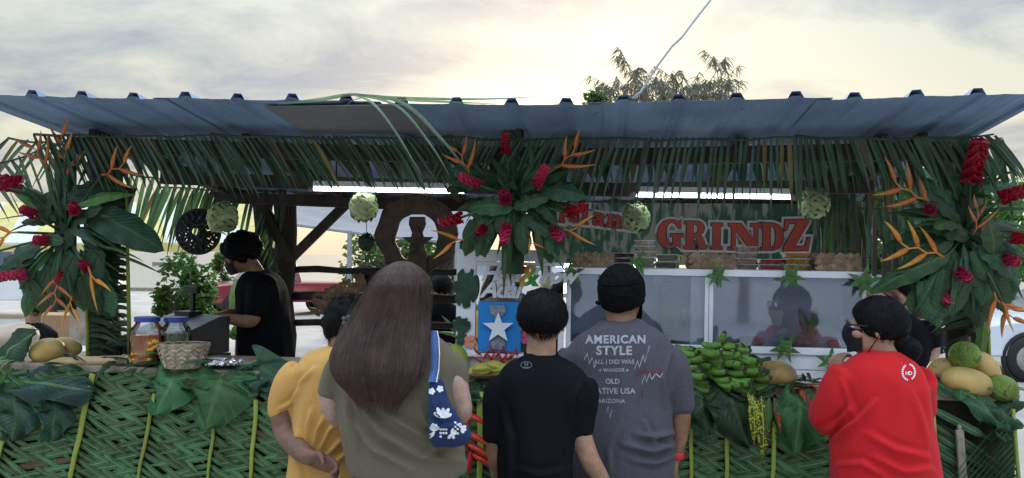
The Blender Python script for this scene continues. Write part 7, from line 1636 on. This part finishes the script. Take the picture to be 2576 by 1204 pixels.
for k in range(5): petal(1086, 985, k * 1.25, 9, 3.6); petal(1107, 979, .5 + k * 1.25, 9, 3.6)

# ---- person in the mustard shirt
Y = 2.85; t = thing('person', 'person in mustard yellow t-shirt with hand behind the back', 'person', (P(860, 1204, Y).x, Y, 0), 'customers at the counter')
mb = MB(); limb(mb, [(P(868, 920, Y), .06), (P(868, 880, Y + .03), .055), (P(868, 850, Y + .08), .055)], 14); c, R, k = head(mb, P(882, 838, Y + .11), (.15, .85, -.5), .22)
limb(mb, [(P(735, 960, Y), .055), (P(716, 1035, Y - .01), .050), (P(722, 1085, Y - .02), .047), (P(742, 1118, Y - .10), .040), (P(768, 1144, Y - .195), .031), (P(778, 1151, Y - .21), .028)], 16); hand(mb, P(776, 1150, Y - .208), (.93, -.06, -.30), (.15, -.75, -.65), .175, .85, -1, .08)
limb(mb, [(P(985, 960, Y), .055), (P(1004, 1050, Y), .046), (P(1006, 1130, Y + .03), .038), (P(1000, 1190, Y + .10), .027)], 14); hand(mb, P(1000, 1190, Y + .10), (-.05, .3, -.95), (-.9, .3, 0), .17, .4, -1, .05)
limb(mb, [(P(862, 940, Y), .09), (P(862, 1060, Y), .11), (P(862, 1230, Y), .12)], 14); finish(remesh(mb, .006, 5), 'body', 'skin_dark', t)
mb = MB(); loft(mb, [(872, 828, 915, .060, .03), (882, 796, 950, .085, .02), (898, 764, 978, .11, .01), (925, 748, 992, .13), (975, 746, 990, .142), (1040, 744, 988, .150), (1120, 737, 990, .158), (1204, 729, 994, .165), (1290, 728, 996, .165)], Y)
for pts in ([(770, 928, .085), (738, 970, .074), (718, 1015, .064), (712, 1052, .056)], [(975, 928, .085), (996, 970, .07), (1006, 1015, .06), (1002, 1055, .055)]): limb(mb, [(P(a + (8 if q_ == 0 and a < pts[-1][0] - 0 else -8 if q_ == 0 else 0) * (1 if q_ == 0 else 0), b + (14 if q_ == 0 else 0), Y), r_ * (.80 if q_ == 0 else .96)) for q_, (a, b, r_) in enumerate(pts)], 18, False)
me = remesh(mb, .0085, 14); wrinkle(me, [([(800, 1140), (830, 1080), (870, 1050)], 6, .010), ([(790, 1130), (800, 1080), (815, 1050)], 6, .010), ([(775, 1120), (775, 1070), (785, 1030)], 6, .008), ([(820, 1150), (855, 1110), (890, 1090)], 6, .010), ([(835, 1170), (870, 1140), (900, 1130)], 7, .009), ([(745, 1010), (760, 960), (790, 930)], 7, .008), ([(700, 1030), (730, 1015), (755, 985)], 5, .007), ([(750, 1090), (745, 1150), (760, 1204)], 7, .007)], Y, .0045, 13)
sh = finish(me, 'shirt', 'shirt_mustard', t); lower(t, 862, Y, 1300, 125, 'trouser'); collar(t, 870, 876, 44, .062, Y + .03, 'shirt_mustard')
cap_hair(c, R, k, 'hair_black', t, .05, -.088, .028, 3200, 8, noise_amp=.012, ys=1.1)
M['clip'] = mat('hair_clip', (.10, .09, .10), .5); hc = MB(); hp = P(874, 808, Y - .015)
for q in range(5): hc.ell(hp + Vector((cos(q * 1.257) * .014, -.004, sin(q * 1.257) * .014)), (.009, .005, .009), 8, 6)
hc.build('hair_clip', M['clip'], t, True)

# ---- woman in the red shirt
Y = 3.1; t = thing('person', 'woman in red t-shirt with glasses and black mask, hands clasped', 'person', (P(2225, 1204, Y).x, Y, 0), 'customers at the counter')
mb = MB(); limb(mb, [(P(2222, 930, Y), .07), (P(2220, 890, Y + .005), .058), (P(2212, 850, Y + .01), .055)], 16); c, R, k = head(mb, P(2204, 826, Y + .01), (-.93, .36, .02), .225)
limb(mb, [(P(2135, 985, Y + .02), .055), (P(2085, 1050, Y + .05), .052), (P(2070, 1035, Y + .10), .042), (P(2082, 985, Y + .13), .034), (P(2098, 955, Y + .16), .028)], 14); hand(mb, P(2098, 952, Y + .16), (.22, .25, .92), (.9, .3, -.2), .165, .75, -1, .06)
limb(mb, [(P(2300, 985, Y + .08), .055), (P(2290, 1060, Y + .20), .05), (P(2200, 1010, Y + .28), .036), (P(2135, 955, Y + .22), .027)], 14); hand(mb, P(2135, 952, Y + .22), (-.45, -.25, .85), (-.7, .2, -.5), .165, .8, 1, .06)
limb(mb, [(P(2225, 950, Y), .09), (P(2225, 1080, Y), .11), (P(2225, 1200, Y), .12)], 14); finish(remesh(mb, .0062, 4), 'body', 'skin_tan', t)
mb = MB(); loft(mb, [(886, 2180, 2258, .058), (897, 2160, 2278, .080), (912, 2138, 2297, .105), (936, 2118, 2316, .130), (970, 2108, 2330, .145), (1030, 2106, 2338, .155), (1100, 2100, 2346, .165), (1160, 2096, 2352, .172), (1240, 2092, 2358, .175), (1275, 2095, 2355, .172)], Y, 36, 2.3)
limb(mb, [(P(2150, 955, Y + .0), .095), (P(2112, 1000, Y + .02), .085), (P(2084, 1045, Y + .06), .075), (P(2074, 1035, Y + .10), .062), (P(2074, 1012, Y + .12), .05)], 18, False)
limb(mb, [(P(2290, 955, Y + .06), .095), (P(2300, 1010, Y + .13), .08), (P(2290, 1050, Y + .2), .07)], 18, False)
me = remesh(mb, .0085, 14); wrinkle(me, [([(2100, 1105), (2160, 1060), (2200, 1010)], 8, .012), ([(2180, 1090), (2250, 1130), (2330, 1150)], 9, .009), ([(2200, 1150), (2270, 1185), (2340, 1180)], 9, .010), ([(2120, 960), (2135, 1000), (2150, 1050)], 7, .008), ([(2070, 1085), (2110, 1060), (2140, 1030)], 7, .010), ([(2110, 1170), (2170, 1165), (2230, 1200)], 8, .008), ([(2290, 980), (2315, 1050), (2330, 1110)], 9, .006)], Y, .0045, 17)
sh = finish(me, 'shirt', 'shirt_red', t); collar(t, 2220, 890, 40, .062, Y, 'shirt_red'); lower(t, 2225, Y, 1285, 150, 'trouser')
cap_hair(c, R, k, 'hair_black', t, .070, -.075, .016, 1500, 21, noise_amp=.003, droop=.0)
hb = MB(); bc = P(2284, 880, Y - .02)
hb.ell(bc, (.052, .05, .050), 20, 14); hb.ell(P(2262, 862, Y - .01), (.05, .045, .045), 16, 10)
for q in range(300):
    a, b = rr.uniform(0, 2 * pi), rr.uniform(-1.3, 1.3); nn = Vector((cos(a) * cos(b), sin(a) * cos(b), sin(b))); p = bc + nn * .051; d = (nn * .3 + Vector((rr.uniform(-1, 1), rr.uniform(-1, 1), rr.uniform(-1, .6)))).normalized() * .03; s = d.cross(nn).normalized() * .0012; hb.add([p + s, p - s, p + d], [(0, 1, 2)])
hb.build('hair_bun', M['hair_black'], t, True)
L = lambda x, y, z: c + R @ (Vector((x, y, z)) * k)
mk = MB(); mk.grid(lambda a, b: L(sin((a - .5) * 2.7) * .070 * (1 - .22 * b), .034 + cos((a - .5) * 2.7) * (.078 + .016 * sin(pi * min(1, b * 1.15 + .1))) * (1 - .12 * b), -.006 + .008 * cos((a - .5) * 2.7) - b * .104 * (.72 + .28 * cos((a - .5) * 2.7))), 18, 9)
for s in (-1, 1): mk.tube([L(s * .068, .034, -.018), L(s * .082, .0, .004), L(s * .086, -.012, -.01), L(s * .07, .03, -.09)], .0022, 6)
mk.build('face_mask', M['mask'], t, True)
gl = thing('eyeglasses', 'black framed eyeglasses on the red shirt woman', 'glasses', L(0, .1, .01)); M['lens'] = glass_mat('lens', (.9, .92, .95), .1, .02)
for s in (-1, 1):
    cx_ = s * .033; ring = [L(cx_ + .027 * abs(cos(a)) ** .7 * (1 if cos(a) > 0 else -1), .108 - .004 * abs(cos(a)), .004 + .019 * abs(sin(a)) ** .7 * (1 if sin(a) > 0 else -1)) for a in np.linspace(0, 2 * pi, 25)]
    MB().tube(ring, .0034, 6).build('frame_rim', M['black'], gl, True); MB().add(ring[:-1], [tuple(range(24))]).build('lens', M['lens'], gl); MB().tube([L(s * .060, .104, .012), L(s * .076, .06, .012), L(s * .084, .0, .010), L(s * .086, -.015, -.002)], .0032, 6).build('temple', M['black'], gl, True)
    e = MB(); e.ell(L(s * .032, .082, .002), (.012, .012, .012), 12, 8); M['eye'] = M.get('eye') or mat('eye', (.75, .72, .70), .2); e.build('eye', M['eye'], t, True); e = MB(); e.ell(L(s * .032, .0925, .002), (.004, .004, .005), 8, 6); e.build('iris', M['black'], t, True)
MB().tube([L(-.008, .11, .008), L(.008, .11, .008)], .003, 6).build('bridge', M['black'], gl)
M['silver'] = mat('silver', (.6, .6, .6), .25, .1, 10, metal=1); pts = [P(2220, 886, Y) + Vector((cos(a) * .066, sin(a) * .064, .006 * sin(a))) for a in np.linspace(0, 2 * pi, 40)]; tag(MB().tube(pts, .0022, 5).build('necklace', M['silver'], None, True), 'thin silver necklace on the red shirt woman', 'necklace')
for a0 in range(22):
    if a0 in (5, 6, 16, 17): continue
    a, b = 2 * pi * a0 / 22 - .3, 2 * pi * (a0 + .75) / 22 - .3; cu_, cv_ = 2286, 937
    px_poly(sh, [(cu_ + cos(a) * 18, cv_ + sin(a) * 22), (cu_ + cos(b) * 18, cv_ + sin(b) * 22), (cu_ + cos(b) * 13.5, cv_ + sin(b) * 17.5), (cu_ + cos(a) * 13.5, cv_ + sin(a) * 17.5)], 'print_white', 'crest_leaf', t)
txt('HD', 2286, 944, 17, 'print_white', 'crest_letters', sh, t)

# ---- cashier
Y = 5.0; t = thing('person', 'cashier in black t-shirt and mask leaning over the cash register', 'person', (P(665, 900, Y).x, Y, 0))
mb = MB(); limb(mb, [(P(655, 715, Y), .065), (P(645, 690, Y), .055), (P(622, 655, Y), .055)], 14); c, R, k = head(mb, P(608, 640, Y), (-.93, -.15, -.34), .225)
limb(mb, [(P(655, 730, Y - .17), .055), (P(642, 780, Y - .20), .045), (P(632, 808, Y - .22), .042), (P(595, 806, Y - .24), .036), (P(560, 801, Y - .25), .027)], 14); hand(mb, P(562, 801, Y - .25), (-.97, .0, -.1), (0, 0, -1), .18, .35, 1)
limb(mb, [(P(660, 730, Y + .17), .055), (P(648, 780, Y + .2), .045), (P(640, 800, Y + .2), .042), (P(600, 790, Y + .1), .034), (P(570, 788, Y), .026)], 14); hand(mb, P(570, 788, Y), (-.95, -.2, -.15), (0, 0, -1), .18, .4, -1)
limb(mb, [(P(660, 740, Y), .09), (P(665, 830, Y), .10), (P(665, 930, Y), .11)], 14); finish(remesh(mb, .0075, 4), 'body', 'skin_brown', t)
mb = MB(); loft(mb, [(682, 632, 676, .075), (692, 618, 694, .13), (705, 608, 706, .18), (730, 602, 716, .20), (780, 602, 722, .19), (840, 604, 728, .18), (910, 602, 734, .18), (950, 604, 736, .18)], Y)
for s in (-1, 1): limb(mb, [(P(655, 720, Y + s * .15), .085), (P(648, 760, Y + s * .19), .072), (P(640, 795, Y + s * .205), .062)], 16, False)
me = remesh(mb, .012, 5); wrinkle(me, [], Y, .005, 30); finish(me, 'shirt', 'shirt_dark', t); lower(t, 668, Y, 950, 62, 'trouser', .09)
cap_hair(c, R, k, 'hair_black', t, .045, -.065, .030, 2600, 31, noise_amp=.022)
L = lambda x, y, z: c + R @ (Vector((x, y, z)) * k)
mk = MB(); mk.grid(lambda a, b: L(sin((a - .5) * 2.8) * .070, .032 + cos((a - .5) * 2.8) * .074 + .016 * sin(pi * b), -.008 - b * .098), 16, 8); mk.build('face_mask', M['mask'], t, True)

# ---- people further back
def far_person(label, u, v_top, Y, wpx, m, hm, fwd, skin='skin_tan', v_low=None, arm=None, group='people behind the stall'):
    t = thing('person', label, 'person', (P(u, 900, Y).x, Y, 0), group); top = P(u, v_top, Y).z; mb = MB(); x = P(u, v_top, Y).x; hh = .23; hc = Vector((x, Y, top - .125))
    limb(mb, [((x, Y, top - .38), .06), ((x, Y, top - .27), .055), ((x, Y, top - .16), .055)], 12); c, R, k = head(mb, hc, fwd, hh)
    limb(mb, [((x, Y, top - .45), .1), ((x, Y, top - .7), .12), ((x, Y, top - .9), .12)], 12); w = px(wpx, Y) / 2
    arms = arm or [[(x - w * .95, Y, top - .42), (x - w * 1.15, Y, top - .62), (x - w * 1.15, Y + .06, top - .85)], [(x + w * .95, Y, top - .42), (x + w * 1.15, Y, top - .62), (x + w * 1.15, Y + .06, top - .85)]]
    for q, a in enumerate(arms): limb(mb, [(a[0], .055), (a[1], .045), (a[2], .03)], 12); hand(mb, a[2], Vector(a[2]) - Vector(a[1]), (0, .5, -.5), .175, .4, 1 if q else -1)
    finish(remesh(mb, .009, 4), 'body', skin, t)
    mb = MB(); n = 26; vs = []
    for dz, kx, hd in ((-.255, .32, .065), (-.30, .62, .09), (-.35, .92, .11), (-.45, 1.0, .125), (-.65, .95, .135), (-.95, .98, .15)):
        for j in range(n): a = 2 * pi * j / n; vs.append((x + cos(a) * w * kx, Y + sin(a) * hd, top + dz))
    mb.add(vs, [(i * n + j, (i + 1) * n + j, (i + 1) * n + (j + 1) % n, i * n + (j + 1) % n) for i in range(5) for j in range(n)] + [tuple(range(n)), tuple(5 * n + j for j in range(n - 1, -1, -1))])
    for a in arms: A, B = Vector(a[0]), Vector(a[1]); limb(mb, [(A, .08), (A.lerp(B, .5), .066), (A.lerp(B, .95), .056)], 14, False)
    me = remesh(mb, .012, 5); wrinkle(me, [], Y, .005, u); so = finish(me, 'shirt', m, t); cap_hair(c, R, k, hm, t, .05, -.07, .016, 900, int(u), noise_amp=.008)
    return t, so, top, x
far_person('person with short dark hair beyond the back rail, left of the long haired woman', 926, 668, 6.7, 150, 'shirt_dark', 'hair_black', (.2, 1, 0))
far_person('person with dark hair beyond the back rail, right of the long haired woman', 1112, 690, 6.9, 150, 'shirt_dark', 'hair_black', (-.3, 1, 0))
Yq = 4.75; xq = P(2290, 700, Yq).x
far_person('person in black sleeves reaching behind the right end of the glass case', 2262, 680, Yq, 165, 'shirt_dark', 'hair_black', (-.7, -.4, -.1), 'skin_tan', arm=[[P(2235, 790, Yq - .05), P(2225, 765, Yq - .2), P(2196, 742, Yq - .22)], [P(2330, 800, Yq), P(2345, 880, Yq), P(2330, 950, Yq - .1)]])
# seated man at the left
Y = 7.6; t, so, top, x = far_person('man in black shirt with white back print sitting beyond the left counter', 90, 746, Y, 112, 'shirt_dark', 'hair_black', (-.5, .8, -.25), 'skin_brown')
zseat = top - .92
b = MB(); 
b.box((x + .01, Y - .136, top - .42), (.20, .012, .07)); b.build('back_print', M['print_white'], t)
leg = MB()
for s in (-1, 1): limb(leg, [((x + s * .1, Y, top - .9), .09), ((x + s * .13, Y + .42, top - .86), .075), ((x + s * .13, Y + .44, .08), .055)], 12)
finish(remesh(leg, .014, 4), 'trousers', 'trouser', t)
for s in (-1, 1): MB().ell((x + s * .13, Y + .5, .045), (.05, .13, .05), 12, 8).build('shoe', M['shoe'], t, True)
bn = thing('plastic_chair', 'white plastic chair under the man sitting at left', 'chair', (x, Y, 0)); MB().box((x, Y + .05, top - 1.005), (.46, .46, .03)).build('seat', M['white'], bn); MB().box((x, Y - .20, top - .80), (.44, .03, .30)).build('backrest', M['white'], bn)
for sx_ in (-.2, .2):
    for sy_ in (-.15, .25): MB().box((x + sx_, Y + sy_, (top - 1.022) / 2), (.035, .035, top - 1.022)).build('leg', M['white'], bn)
bpy.data.scenes.remove(TS)
